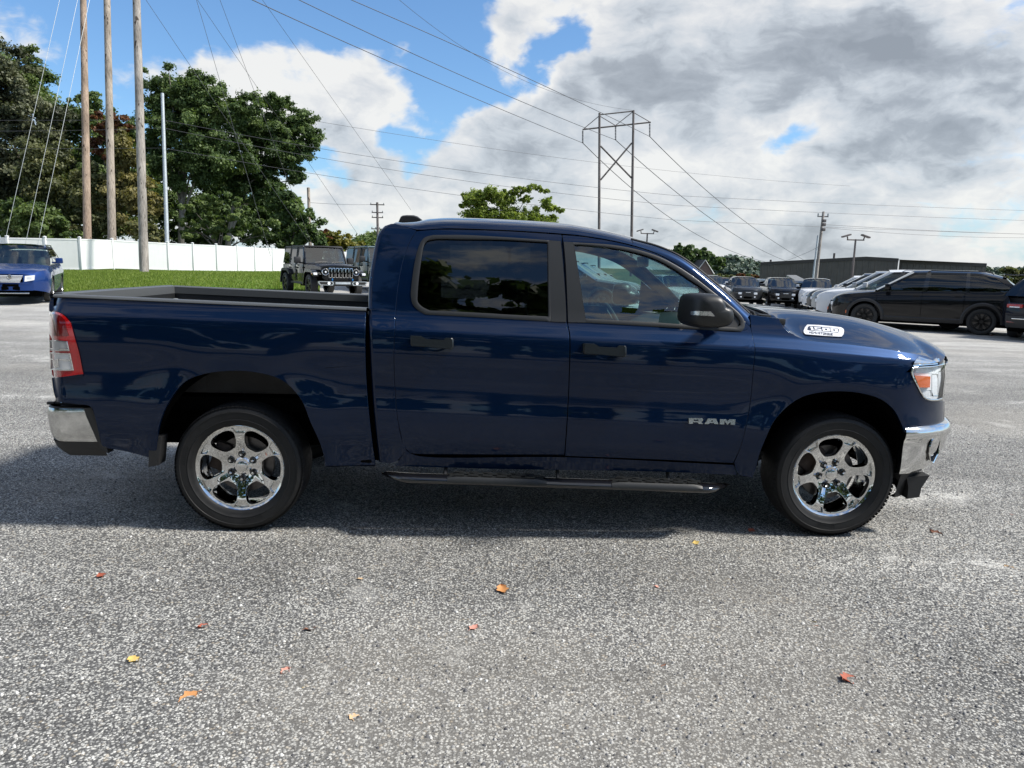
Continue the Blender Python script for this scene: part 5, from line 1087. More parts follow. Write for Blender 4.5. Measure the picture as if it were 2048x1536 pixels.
# ---------------- trees ----------------
MT['bark']=woodmat('bark_grey',(.13,.115,.095)); MT['bark2']=woodmat('bark_pale',(.22,.20,.17)); MT['bark3']=woodmat('bark_dark',(.06,.05,.042))
LM={'oak':leafmat('oak_leaf',(.024,.044,.014),(.070,.110,.034),(.15,.20,.07)),
    'dull':leafmat('dull_leaf',(.030,.036,.020),(.072,.080,.042),(.14,.145,.08),.2),
    'green':leafmat('green_leaf',(.03,.052,.016),(.085,.125,.036),(.17,.21,.07)),
    'olive':leafmat('olive_leaf',(.042,.05,.018),(.10,.11,.045),(.19,.18,.075)),
    'yellow':leafmat('yellowing_leaf',(.06,.058,.018),(.14,.125,.045),(.25,.21,.08)),
    'rust':leafmat('rusty_leaf',(.04,.016,.008),(.10,.04,.018),(.17,.075,.03)),
    'lime':leafmat('lime_leaf',(.06,.09,.014),(.155,.205,.035),(.29,.33,.08),.45),
    'bare':leafmat('dry_twig',(.05,.045,.04),(.09,.08,.07),(.15,.13,.11),.05),
    'blue':leafmat('hazed_leaf',(.05,.075,.06),(.085,.115,.085),(.13,.16,.11),.1),  # bluish leaf colour stands in for haze over the far woods
    'gold':leafmat('gold_leaf',(.07,.07,.012),(.15,.145,.03),(.25,.20,.05),.4)}
for m_ in LM.values():
    for n_ in m_.node_tree.nodes:
        if n_.type=='VALTORGB':
            for e_ in n_.color_ramp.elements: e_.color=tuple(min(1,c*1.28) for c in e_.color[:3])+(1,)
def leafcloud(Cs,Rs,n,ls,flat=.7,skew=None,rnd=rng):
    Cs=np.array(Cs,float);Rs=np.array(Rs,float); w_=Rs**2; k=rnd.choice(len(Cs),n,p=w_/w_.sum())
    d=rnd.normal(size=(n,3)); d/=np.linalg.norm(d,axis=1,keepdims=True); rad=Rs[k]*(rnd.random(n)**.62)*(1+.32*rnd.normal(size=n))
    ax=rnd.normal(size=(len(Cs),3))*np.array([1,1,.5]); ax/=np.linalg.norm(ax,axis=1,keepdims=True); st_=rnd.uniform(.2,1.3,len(Cs))
    d=d+ax[k]*(d*ax[k]).sum(1,keepdims=True)*st_[k][:,None]
    C=Cs[k]+d*rad[:,None]*np.array([1,1,flat]); 
    nn=d*.55+rnd.normal(size=(n,3))*.55+np.array([0,0,.45]); nn/=np.linalg.norm(nn,axis=1,keepdims=True)
    a=np.cross(nn,rnd.normal(size=(n,3))); a/=np.linalg.norm(a,axis=1,keepdims=True); b=np.cross(nn,a); s=ls*rnd.uniform(.55,1.35,n)
    cl=rnd.random(len(Cs)); tint=np.clip(.62*cl[k]+.38*rnd.random(n)+.05*rnd.normal(size=n),0,1)
    return C,a*s[:,None],b*(s*rnd.uniform(.45,.8,n))[:,None],tint
def tree(name,label,base,h,blobs,mt='oak',bark='bark',n=16000,ls=.13,tr=.22,trunk_h=None,limbs=True,sub=26,seed=1,cat='tree',group=None,vis_trunk=True,flat=.75,lean=0,subr=(.14,.30)):
    # blobs: (dx,dz,rx,rz[,dy]) crown lobes relative to the base
    rd=np.random.default_rng(seed); root=empty(name,tuple(base),0,label,cat,group); Cs=[];Rs=[]
    for bl_ in blobs:
        dx,dz,rx,rz=bl_[:4]; dy=bl_[4] if len(bl_)>4 else 0
        for _ in range(sub):
            d=rd.normal(size=3); d/=np.linalg.norm(d); q=rd.random()**.38
            Cs.append((dx+d[0]*rx*q,dy+d[1]*rx*.8*q,dz+d[2]*rz*q)); Rs.append(min(rx,rz)*rd.uniform(*subr))
    C,A,B,t=leafcloud(Cs,Rs,n,ls,flat,rnd=rd)
    low=C[:,2]>.15; o=quads('crown',C[low],A[low],B[low],LM[mt],t[low],root)
    if limbs:
        m=M(); th=trunk_h or h*.55; top_=Vector((lean,0,th)); m.tube([(0,0,-.4),(lean*.2,.02*h*.2,th*.33),(lean*.55,0,th*.66),tuple(top_)],[tr*1.25,tr*.9,tr*.72,tr*.5],10)
        for k in rd.choice(len(Cs),min(len(Cs),9),replace=False):
            c=Vector(Cs[k]); s=rd.uniform(.45,.95); p0=Vector((lean*s,0,th*s)); mid_=p0.lerp(c,.5)+Vector((0,0,.06*h)); m.tube([p0,mid_,c],[tr*.42,tr*.26,tr*.08],6,False)
        m.build('trunk',bark,root,sharp=0)
    return root
def tpx(px,top,halfw,base,d,name,label,mt,parts=None,**k):   # tree spanning a photo column; lobes given in photo pixels
    b=gd(px,d) if base is None else at(px,base,d); b=Vector((b[0],b[1],b[2])); s=d/F_PX
    hb=base if base is not None else 541; h=(hb-top)*s
    if parts is None: parts=[(px,(top+hb)/2,halfw,(hb-top)/2)]
    bl_=[((x-px)*s,(hb-y)*s,rx*s,ry*s,(dy[0] if dy else 0)) for x,y,rx,ry,*dy in parts]
    return tree(name,label,b,h,bl_,mt,**k)
W_='deciduous_tree'; gw='trees of the wood behind the fence'
tpx(25,110,120,541,74,W_,'tall grey brown tree at the far left edge, its top thin and twiggy','dull',[(10,180,85,75),(60,250,90,80),(0,330,80,80),(40,410,80,90),(90,330,70,70),(0,250,70,60)],n=60000,ls=.12,seed=2,group=gw,bark='bark3',sub=30)
tpx(75,100,60,541,80,'deciduous_tree','tall green tree top standing highest at the far left, behind the grey brown tree','green',[(20,150,60,50),(75,190,55,60),(90,150,32,40)],n=26000,ls=.11,seed=3,group=gw,sub=18)
tpx(150,190,80,541,78,W_,'dark green tree with bare twigs at the top, behind the two left wooden poles','green',[(130,260,60,55),(170,300,60,70),(190,240,35,40),(150,420,80,100)],n=42000,ls=.11,seed=4,group=gw,bark='bark3')
tpx(232,215,70,541,76,W_,'green tree with a rusty red patch, between the middle and right tall poles','green',[(225,260,48,45),(265,300,42,60),(240,380,70,90),(200,220,26,22)],n=34000,ls=.11,seed=5,group=gw)
tpx(222,240,40,541,71,'deciduous_tree','small rust coloured crown showing between the two right tall poles','rust',[(215,262,30,24),(250,258,32,22),(212,300,20,30)],n=5000,ls=.12,seed=6,group=gw,limbs=False,sub=12)
tpx(150,300,90,541,84,'deciduous_tree','dark background tree mass filling the gaps behind the left tall poles','oak',[(20,400,60,90),(90,380,60,80),(160,370,60,80),(230,380,60,80),(300,400,50,80),(330,440,30,50)],n=60000,ls=.14,seed=77,group=gw,limbs=False)
tpx(125,290,60,541,66,'bushy_tree','olive green bushy tree left of the tall poles','olive',[(110,330,50,50),(130,410,65,80),(90,400,50,70)],n=36000,ls=.095,seed=7,group=gw,limbs=False)
tpx(190,330,40,541,64,'bushy_tree','brownish bushy tree between the two left tall poles','olive',[(190,380,34,50),(195,450,38,60)],n=20000,ls=.095,seed=8,group=gw,limbs=False)
tpx(265,265,55,541,64,'bushy_tree','yellow brown bushy tree right behind the thick grey pole','yellow',[(262,330,38,55),(262,410,52,75),(300,420,30,60),(250,300,24,34)],n=34000,ls=.095,seed=9,group=gw,limbs=False)
tpx(55,390,90,541,61,'broadleaf_shrub','large leafy green shrub above the fence at the far left','green',[(20,430,60,40),(90,440,60,40),(50,480,80,30),(130,480,40,25)],n=30000,ls=.11,seed=10,group='shrubs along the fence',limbs=False,cat='shrub')
tpx(305,440,40,541,60,'broadleaf_shrub','low olive shrub between the thick pole and the steel pole','olive',[(295,465,30,30),(320,480,25,20)],n=6000,ls=.11,seed=11,group='shrubs along the fence',limbs=False,cat='shrub')
tpx(362,152,130,541,68,'oak_tree','big dark green oak with a forked pale trunk, right of the steel pole','oak',[(400,245,72,50),(370,330,60,50),(440,330,70,48),(360,185,62,32),(405,200,55,38),(330,215,30,30),(440,240,58,36),(350,255,60,36),(400,290,70,38),(320,300,24,30),(460,300,45,36),(495,225,34,28),(430,340,60,28)],n=170000,ls=.08,seed=12,tr=.30,trunk_h=9,bark='bark2',group='big oaks behind the fence',lean=.6,sub=34,subr=(.16,.34))
tpx(452,195,120,541,72,'oak_tree','big dark green oak spreading to the right over the open sky','oak',[(540,300,62,44),(570,270,50,34),(520,380,50,36),(560,222,40,24),(600,250,42,28),(630,285,24,22),(540,270,52,34),(585,310,48,28),(520,330,50,30),(560,360,42,24),(480,350,50,34),(600,350,18,16),(500,260,32,28)],n=140000,ls=.08,seed=13,tr=.30,trunk_h=8,bark='bark2',group='big oaks behind the fence',lean=1.4,sub=34,subr=(.16,.34))
tpx(400,300,90,541,80,'deciduous_tree','dark understory tree filling the shade under the big oaks','oak',[(370,420,60,80),(440,440,70,70),(520,440,60,60),(340,440,35,70),(320,380,34,60),(570,450,50,50)],n=70000,ls=.12,seed=14,limbs=False,group=gw)
tpx(440,385,80,541,62,'broadleaf_tree','low spreading green tree with layered branches below the oaks','green',[(400,420,38,16),(440,405,48,18),(500,430,50,20),(420,450,55,18),(480,465,60,20),(540,455,34,18),(400,475,40,16),(455,435,40,14)],n=36000,ls=.10,seed=15,tr=.16,trunk_h=2.5,group='small trees along the fence',sub=12)
tpx(588,385,60,541,66,'broadleaf_tree','small dark green tree around the short brown pole','oak',[(560,400,26,30),(590,430,38,40),(615,455,30,30),(575,470,40,28),(640,480,18,16)],n=17000,ls=.12,seed=16,tr=.16,trunk_h=3,group='small trees along the fence')
tpx(680,455,40,543,78,'autumn_shrub','small tree turning gold and rust behind the black off-roader','gold',[(672,482,26,20),(700,488,26,18),(650,490,20,16),(685,505,36,16)],n=11000,ls=.12,seed=17,limbs=False,cat='shrub')
tpx(655,480,20,543,82,'autumn_shrub','rusty patch of foliage left of the golden shrub','rust',[(655,472,16,12),(668,492,10,9)],n=2500,ls=.12,seed=18,limbs=False,cat='shrub')
tpx(1018,362,110,560,36,'lime_tree','small bright green tree with open branches showing above the cab roof','lime',[(950,408,26,12),(975,392,24,12),(950,400,30,14),(1000,395,26,12),(935,415,14,7),(1000,405,22,11),(1040,385,18,7),(1062,378,15,6),(1022,388,11,5),(1085,385,12,5),(1045,400,16,7),(1085,412,26,11),(1110,420,14,6),(960,432,38,16),(1020,430,36,15),(1070,440,36,14),(1100,438,14,8),(1000,450,64,20),(1060,455,54,18),(985,440,40,14),(1040,440,44,14),(925,398,6,4),(921,418,7,4)],n=60000,ls=.038,seed=19,tr=.09,trunk_h=2.2,bark='bark',sub=16,subr=(.30,.62),flat=.8)
for a,b,s in ((1360,487,21),(1395,492,22)):
    tpx(a,b,30,548,190,W_,'distant tree clump %s the windshield pillar'%('just above' if a==1360 else 'right beside'),'oak',[(a-8,b+18,20,14),(a+12,b+20,16,16),(a,b+38,28,18)],n=9000,ls=.30,seed=s,limbs=False,group='distant trees beyond the windshield')
for a,b,w_,mt,lab,s in ((1432,512,14,'oak','distant dark tree right of the house gable',23),(1450,548,24,'olive','olive hedge tree beyond the parked pickups',24),(1488,548,22,'rust','reddish autumn bush beyond the first dark pickup',25),(1512,550,16,'rust','reddish autumn bush at the left end of the brown building',26),(1500,548,12,'green','dark green bush between two reddish bushes',27),(1520,557,12,'gold','yellow green bush by the building corner, above the pickups',28)):
    tpx(a,b,w_,572,105,'autumn_shrub',lab,mt,[(a-w_*.3,b+8,w_*.8,8),(a+w_*.4,b+11,w_*.7,9),(a,b+18,w_*1.1,9)],n=3500,ls=.16,seed=s,limbs=False,cat='shrub')
for a,b,w_,s in ((2022,533,26,29),(2060,536,30,30)): tpx(a,b,w_,575,95,'autumn_shrub','olive shrub top beyond the %s'%('black SUV roof at the right' if s==29 else 'right frame edge'),'olive',[(a-8,b+9,w_*.6,8),(a+10,b+12,w_*.7,10),(a,b+24,w_,12)],n=4500,ls=.15,seed=s,limbs=False,cat='shrub',group=None)
# wooded hills
def hill(name,label,pts,d,mt,n,ls,seed):
    rd=np.random.default_rng(seed); s=d/F_PX; P=crv(pts,400); Cs=[];Rs=[]
    for _ in range(260):
        i=rd.integers(400); px,py=P[i]; dep=rd.random(); r=rd.uniform(4,8)*s; y=py+r/s*.55+dep*26
        c=at(px,y,d+dep*-8); Cs.append(tuple(c)); Rs.append(r)
    C,A,B,t=leafcloud(Cs,Rs,n,ls,.8,rnd=rd); o=quads(name,C,A,B,LM[mt],t); tag(o,label,'woodland',kind='stuff')
hill('distant_wood','haze-blue wooded ridge on the horizon right of the windshield',[(1400,524),(1430,516),(1465,514),(1490,519),(1512,523),(1530,532)],420,'blue',26000,.9,41)
hill('distant_wood','wooded hillside on the horizon just left of the cab',[(640,492),(690,482),(720,470),(745,465),(775,460),(820,455)],210,'green',26000,.36,42)
hill('distant_wood','low tree line on the horizon far at the right edge',[(1960,534),(2000,536),(2060,536)],380,'blue',5000,.8,43)
# ridge ground under the woods
m=M()
def ridge(pts,d,drop,name):
    P=crv(pts,24); m=M(); m.grid([[tuple(at(x,y+14,d)) for x,y in P],[tuple(at(x,y+70,d-6)) for x,y in P]]); o=m.build(name,MT['hillg'],None,sharp=0); tag(o,kind='structure')
MT['hillg']=grain(mat('hill_ground',(.05,.075,.04),.95),.05,.2)
ridge([(1330,530),(1430,518),(1465,516),(1530,530),(2100,545)],430,40,'hill'); ridge([(560,500),(690,484),(745,468),(820,458),(900,470)],225,40,'hill')
# trees standing behind the photographer, mirrored in the truck's windows and paint
for k,(x,y,h,w_,s) in enumerate(((-15,-11,14,5.4,51),(-9.5,-13,16,5.2,52),(-4,-12.5,15.5,4.6,53),(1.5,-14,14,4.4,60),(7,-16,11.5,4.6,54),(13,-15,9,4.4,55),(21,-17,9.5,5,56),(-24,-15,15,6,57),(30,-18,9,5,58),(-33,-16,14,6,59))):
    bl_=[(0,h*.74,w_*.9,h*.20),(-w_*.6,h*.55,w_*.6,h*.17),(w_*.6,h*.52,w_*.6,h*.18),(0,h*.38,w_*.9,h*.15),(-w_*.4,h*.2,w_*.8,h*.12),(w_*.5,h*.2,w_*.7,h*.12)]
    names=('broad tree at the far left behind the photographer','tallest tree behind the photographer','tall tree straight behind the photographer, slightly left','tree just right of straight behind the photographer','medium tree behind the photographer to the right','low rounded tree behind the photographer','spreading tree well right behind the photographer','big tree at the left end of the row behind the photographer','tree at the right end of the row behind the photographer','outermost left tree of the row behind the photographer')
    tree('shade_tree',names[k],(x,y,0),h,bl_,'oak',n=13000,ls=.24,seed=s,tr=.28,sub=12,group='row of trees behind the photographer')
# ---------------- other vehicles ----------------
MT['tyre2']=mat('small_tyre',(.018,.018,.018),.7); MT['rimk']=mat('black_alloy',(.015,.015,.016),.3,.6); MT['rims']=mat('silver_alloy',(.45,.46,.47),.25,.9)
MT['carglass']=glassmat('car_glass',(.42,.52,.50),1.5); MT['carglassd']=glassmat('dark_car_glass',(.06,.07,.075),1.3)
MT['wsglass']=glassmat('windshield_glass',(.45,.56,.53),2.8)
MT['cabink']=mat('dark_cabin',(.02,.02,.022),.8); MT['cabing']=mat('grey_cabin',(.20,.20,.195),.8)
PT={'black':paintmat('black_paint',(.003,.003,.004),.2,.06),'white':paintmat('white_paint',(.66,.67,.68),0,.10),'silver':paintmat('silver_paint',(.33,.35,.37),.6,.1),'grey':paintmat('grey_paint',(.035,.038,.042),.5,.06),'blue':paintmat('wagon_blue',(.012,.042,.17),.5,.06),'slate':paintmat('slate_paint',(.05,.075,.085),.3,.1),'navy':paintmat('navy_black_paint',(.005,.007,.014),.4,.06)}
_wh={}
def carwheel(R,w,mt,spokes=5):
    key=(R,w,mt,spokes)
    if key in _wh: return _wh[key]
    m=M(); rr=R*.68; p=[(rr,-w*.40),(rr+.02,-w*.48),((rr+R)/2,-w*.52),(R*.95,-w*.47),(R,-w*.36),(R,0)]; m.lathe(p+[(r,-a) for r,a in p[-2::-1]],36); t=m.build('tyre','tyre2',None).data
    m=M(); m.lathe([(rr+.004,-w*.42),(rr-.02,-w*.44),(rr-.035,-w*.30),(rr-.04,w*.4)],36)
    for k in range(spokes):
        a=2*math.pi*k/spokes+math.pi/2; ca,sa=math.cos(a),math.sin(a)
        for s in (-1,1):
            w0,w1=.030,.022; off=.035*s
            q=[(.05,-w0),(rr-.02,off-w1),(rr-.02,off+w1),(.05,w0)]; m.prism([(x*ca-z*sa,x*sa+z*ca) for x,z in q],-w*.42,-w*.30)
    m.lathe([(.0005,-w*.44),(.06,-w*.44),(.075,-w*.36)],20); r=m.build('rim',mt,None,sharp=30).data; m=M(); m.lathe([(.001,-w*.1),(rr-.03,-w*.1)],24); d=m.build('brake','disc',None).data
    for nme in ('tyre','rim','brake'):
        for o in [o for o in bpy.data.objects if o.type=='MESH' and o.parent is None and o.name.startswith(nme) and o.data in (t,r,d)]: bpy.data.objects.remove(o)
    _wh[key]=(t,r,d); return _wh[key]
def add_wheels(root,xs,yw,R,w,mt,spokes=5,wm='rimk'):
    t,r,d=carwheel(R,w,wm,spokes)
    for x in xs:
        for s in (-1,1):
            e=empty('wheel',(x,s*yw,R)); e.parent=root; e.rotation_euler=(0,random.random()*6,0) if s<0 else (0,random.random()*6,math.pi)
            mesh_obj('tyre',t,e); mesh_obj('rim',r,e); mesh_obj('brake',d,e)
def car(name,label,cat,loc,rz,paint='black',L=4.8,Wd=1.95,Hh=1.77,wb=(1.45,-1.45),R=.38,sill=.30,belt=((2.4,.80),(2.3,.98),(1.2,1.10),(.9,1.12),(-2.3,1.18),(-2.4,1.0)),
        cowl=1.15,rf=.25,rr=-2.0,rb=-2.35,side=None,front='suv',clad=True,wm='rimk',spokes=5,group=None,rails=True,tail=True,nose_n=3.0,pick=False,roofw=.74,crown=.07,hoodcrown=.07,glass='carglass',glassd='carglassd',intr='cabink',bedlen=None):
    root=empty(name,loc,rz,label,cat,group); P=PT[paint]; hw=Wd/2; bx=sorted(belt); bz=pchip([b[0] for b in bx],[b[1] for b in bx]) if False else (lambda x:np.interp(x,[b[0] for b in bx],[b[1] for b in bx])); xF,xR=L/2,-L/2
    def E(x):
        t=np.clip((x-(xF-.75))/.75,0,1); u=np.clip((-x-(-xR-.6))/.6,0,1); return (1-.42*t**nose_n)*(1-.22*u**3)
    sec=pchip([0,.15,.35,.6,.8,.93,1],[.93,.97,.985,1.0,.975,.935,.90])
    def yy(x,z): k=np.clip((z-sill)/(bz(x)-sill),0,1); return hw*E(x)*sec(k)
    xs=set(np.round(np.linspace(xR,xF,44),3)); 
    for w_ in wb: xs|=set(np.round(w_+ (R+.09)*np.cos(np.linspace(0,np.pi,19)),3))
    xs=np.array(sorted(xs)); arch=R+.08
    def zl(x):
        z=sill+(.10*max(0,(x-(xF-.5))/.5) if x>xF-.5 else 0)+(.08*max(0,((xR+.4)-x)/.4) if x<xR+.4 else 0)
        for w_ in wb:
            q=1-((x-w_)/(arch+.005))**2
            if q>0: z=max(z,R+arch*math.sqrt(q))
        return z
    zls=np.array([zl(x) for x in xs]); m=M()
    for s in (-1,1):
        rows=[]
        for k in np.linspace(0,1,11): z=zls+(bz(xs)-zls)*k; rows.append(np.stack([xs,s*yy(xs,z),z],1))
        m.grid(rows)
    # front and rear ends
    for x0,dirn in ((xF,1),(xR,-1)):
        rows=[]
        for k in np.linspace(0,1,9):
            z0=zl(x0); z=z0+(bz(x0)-z0)*k; yv=float(yy(x0,z)); q=np.linspace(-1,1,13); rows.append([(x0+dirn*(.10*(1-a*a)*(.6+.4*math.sin(k*3.1))),yv*a,z) for a in q])
        m.grid(rows)
    body=m.build('body',P,root,sharp=50)
    m=M(); rows=[]     # hood
    for x in np.linspace(xF,cowl-.05,16):
        z=float(bz(x)); y=float(yy(x,z)); f=(xF-x)/(xF-cowl); rows.append([(x+.10*(1-a*a)*max(0,1-f*3),y*a,z+hoodcrown*min(1,.25+f*2)*(1-abs(a)**3.5)) for a in np.linspace(-1,1,17)])
    m.grid(rows); m.build('hood',P,root,sharp=60)
    zb=float(bz(-.3)); 
    if pick:
        m=M(); rows=[[(x,float(yy(x,bz(x)))*a,float(bz(x))-(.02 if abs(a)<.9 else 0)) for a in (-1,-.93,-.9,.9,.93,1)] for x in (rb-.05,xR)]; m.grid(rows); m.build('bed','black',root)
    # greenhouse
    yb=hw*.90; yt=hw*roofw; zr0=Hh-.04
    def gp_(xb,xt,k,s,o=0): z0=float(bz(xb)); zt=zr0-.05*max(0,(xt-rf+.35))-.24*max(0,(rr+.55-xt)); return (xb+(xt-xb)*k,s*((yb*(1)+(yt-yb)*k)+o+.03*math.sin(math.pi*k)),z0+(zt-z0)*k)
    side=side or [('paint',cowl,rf+.05,cowl-.12,rf-.05),('glass',cowl-.12,rf-.05,.05,.0),('trim',.05,.0,-.08,-.10),('dglass',-.08,-.10,-1.05,-1.05),('trim',-1.05,-1.05,-1.15,-1.12),('dglass',-1.15,-1.12,rb+.30,rr+.08),('paint',rb+.30,rr+.08,rb,rr-.10)]
    for s in (-1,1):
        for kd,xb0,xt0,xb1,xt1 in side:
            m=M(); o=0 if kd in('paint','trim') else -.012; k0_,k1_=(0,1) if kd in('paint','trim') else (.03,.93); m.grid([[gp_(xb0+(xb1-xb0)*u,xt0+(xt1-xt0)*u,k,s,o) for u in np.linspace(0,1,5)] for k in np.linspace(k0_,k1_,6)])
            if o: 
                for ka,kb in ((0,.05),(.90,1.0)):
                    m2=M(); m2.grid([[gp_(xb0+(xb1-xb0)*u,xt0+(xt1-xt0)*u,k,s,.002) for u in np.linspace(0,1,5)] for k in (ka,kb)]); m2.build('window_frame','trim',root)
            m.build({'paint':'pillar','trim':'door_pillar'}.get(kd,'side_window'),{'paint':P,'trim':MT['gloss'],'glass':MT[glass],'dglass':MT[glassd]}[kd],root)
    m=M(); rows=[]
    for x in np.linspace(rf+.05,rr-.10,14):
        z=gp_(x,x,1,1)[2]; y=yt+.0; rows.append([(x+(.10*(1-a*a) if x>rf-.2 else 0),y*a,z-.012+(crown+.02)*(1-abs(a)**4)) for a in np.linspace(-1,1,13)])
    m.grid(rows); m.build('roof',P,root,sharp=60)
    def cross(xb,xt,bb,bt,nm,mt,yk=.985,inset=0):
        rows=[]; 
        for k in np.linspace(0,1,7):
            p=gp_(xb,xt,k,1); rows.append([(p[0]+(bb*(1-k)+bt*k)*(1-a*a),(p[1]*yk)*a,p[2]+(.05*(1-a*a) if k>.99 else .03*(1-a*a)*(k))) for a in np.linspace(-1,1,13)])
        m=M(); m.grid(rows); m.build(nm,mt,root)
    cross(cowl,rf+.05,.16,.10,'windshield',MT['wsglass']); cross(rb,rr-.10,-.10,-.04,'rear_window',MT[glassd])
    m=M(); m.box(rb+.1,cowl-.05,-yb*.95,yb*.95,sill+.1,zb-.06,.02)
    for x in ((.15,-.85) if not pick else (.15,-.55)):
        for y in (-.38,.38): m.box(x-.30,x-.16,y-.24,y+.24,zb-.08,zb+.22,.05); m.box(x-.28,x-.18,y-.12,y+.12,zb+.24,zb+.42,.04)
    m.box(cowl-.45,cowl-.02,-yb*.9,yb*.9,zb-.12,zb+.01,.03); m.build('interior',MT[intr],root)
    m=M(); m.box(xR+.2,xF-.3,-hw*.75,hw*.75,sill-.08,sill+.25); m.build('underbody','liner',root)
    for w_ in wb:
        m=M(); th=np.linspace(-.15,math.pi+.15,24)
        for s in (-1,1): m.grid([[(w_+arch*math.cos(t),y,R+arch*math.sin(t)) for t in th] for y in (s*hw*.95,s*hw*.5)]); m.grid([[(w_+arch*k*math.cos(t),s*hw*.55,R+arch*k*math.sin(t)) for t in th] for k in (1,.02)])
        m.build_sides('wheel_well','liner',root)
        if clad:
            for s in (-1,1):
                m=M(); th=np.linspace(-.12,math.pi+.12,26); rows=[]
                for k,o in ((arch-.01,-.03),(arch-.01,.028),(arch+.05,.032),(arch+.085,.006)): rows.append([(w_+k*math.cos(t),s*(float(yy(np.array(min(max(w_+k*math.cos(t),xR),xF)),np.array(R+k*max(0,math.sin(t)))))+o),R+k*math.sin(t)) for t in th])
                m.grid(rows); m.build_sides('arch_cladding','black',root)
    if clad:
        for s in (-1,1):
            m=M(); xs_=np.linspace(wb[1]+arch,wb[0]-arch,12); m.grid([[(x,s*(float(yy(np.array(x),np.array(sill+dz)))+o),sill+dz) for x in xs_] for dz,o in ((-.02,-.05),(.0,.02),(.10,.022),(.13,.0))]); m.build('sill_trim','black',root)
    # door gaps and handles
    for s in (-1,1):
        for x in (side[1][3]-.02,side[3][3] if len(side)>3 else -1,cowl-.10):
            m=M(); zt=float(bz(x)); zz_=np.linspace(sill+.10,zt,8); m.grid([[(x+d,s*(float(yy(np.array(x),np.array(z)))+.002),z) for z in zz_] for d in (-.006,.006)]); m.build('door_gap','dark',root)
        for x in (side[1][3]+.14,side[3][3]+.16):
            z=float(bz(x))-.12; y=float(yy(np.array(x),np.array(z))); m=M(); m.box(x-.09,x+.09,s*y-.022,s*y+.022,z-.016,z+.016,.008); m.build('door_handle',P if not pick else MT['chrome'],root)
        m=M(); xm=cowl-.38; z=float(bz(xm))+.07; m.box(xm-.07,xm+.07,s*(hw+.12)-.10,s*(hw+.12)+.10,z,z+.17,.04); m.box(xm-.03,xm+.03,s*(hw+.0)-.08,s*(hw+.0)+.04,z,z+.05,.01); m.build('side_mirror',P,root)
        if rails: m=M(); m.tube([(rf-.3,s*yt*.92,zr0+.0),(rf-.4,s*yt*.92,zr0+.055),(rr+.3,s*yt*.92,zr0+.05),(rr+.2,s*yt*.92,zr0-.02)],.018,6); m.build('roof_rail','black' if paint in('black','navy','grey') else 'alu',root)
    fx=xF+.06; zt=float(bz(xF)); yv=float(yy(np.array(xF),np.array(zt)))
    def fbox(nm,mt,y0,y1,z0,z1,d=.04,bev=.012,xo=0):
        m=M(); c=(y0+y1)/2; xo_=xo+.10*(1-min(1,abs(c)/yv)**2)-.06; m.box(fx+xo_-.06,fx+xo_+d-.03,y0,y1,z0,z1,bev); return m.build(nm,mt,root)
    if front=='suv':
        fbox('grille','gloss',-yv*.62,yv*.62,zt-.17,zt-.03); 
        for k in range(7): y=-yv*.52+k*yv*1.04/6; fbox('grille_slot','dark',y-.035,y+.035,zt-.155,zt-.045,.05)
        for s in (-1,1): m=M(); m.box(xF-.24,xF+.06,min(s*yv*.68,s*yv*1.10),max(s*yv*.68,s*yv*1.10),zt-.17,zt-.06,.02); m.build('headlight','lampin',root); 
        for s in (-1,1): m=M(); m.box(xF-.50,xF-.44,min(s*yv*1.3,s*hw*.98),max(s*yv*1.3,s*hw*.98),zt-.40,zt-.30,.01); m.build('side_marker','amber',root)
        fbox('lower_intake','black',-yv*.8,yv*.8,sill+.10,zt-.38); fbox('skid_strip','alu',-yv*.6,yv*.6,sill+.05,sill+.10,.06)
    elif front=='wagon':
        for k,z in enumerate((-.02,-.055,-.09,-.125,-.16,-.195)): fbox('grille_bar','lampin' if k%1==0 else 'gloss',-yv*(.62-.03*k),yv*(.62-.03*k),zt+z-.012,zt+z+.002,.075,.004)
        fbox('grille','dark',-yv*.62,yv*.62,zt-.20,zt-.02,.03); m=M(); m.lathe([(.0005,.0),(.05,.0),(.06,-.01),(.06,-.02)],20,'x',(fx+.10,0,zt-.055)); o=m.build('badge','chrome',root)
        for s in (-1,1):
            m=M(); m.prism([(s*yv*.68,zt-.19),(s*yv*1.16,zt-.14),(s*yv*1.20,zt+.0),(s*yv*.72,zt-.03)],xF-.20,xF+.06,'x'); hl_=m.build('headlight','lampin',root,sharp=30); 
            m=M(); m.box(xF-.05,xF+.065,min(s*yv*.80,s*yv*1.05),max(s*yv*.80,s*yv*1.05),zt-.13,zt-.05,.02); m.build('lamp_lens','clear',hl_)
        m=M(); m.grid([[(fx+.085*(1-a*a)-.02,yv*1.08*a,z) for a in np.linspace(-1,1,13)] for z in (zt-.28,zt-.44)]); m.build('bumper',P,root)
        fbox('bumper_intake','dark',-yv*.40,yv*.40,zt-.34,zt-.26,.055); 
        for a,b in ((-.45,-.05),(.05,.45)): fbox('bumper_intake','dark',yv*a,yv*b,sill+.10,sill+.20,.06)
        for s in (-1,1):
            m=M(); m.lathe([(.0005,.012),(.05,.012),(.062,.03),(.075,.0),(.08,-.05)],20,'x',(xF-.02,s*yv*.86,sill+.17)); m.build('fog_light','lampin',root,sharp=40)
        fbox('skid_strip','alu',-yv*.9,yv*.9,sill+.0,sill+.035,.08)
    elif front in('pickup','pickup_white'):
        ch='gloss' if front=='pickup' else 'white'
        fbox('grille','black',-yv*.62,yv*.62,zt-.44,zt-.06,.05,.04)
        for k in range(4): z=zt-.13-k*.085; fbox('grille_bar','gloss' if paint!='white' else PT['grey'],-yv*.58,yv*.58,z-.012,z+.012,.075,.004)
        fbox('grille_badge','alu',-.16,.16,zt-.155,zt-.115,.09,.004)
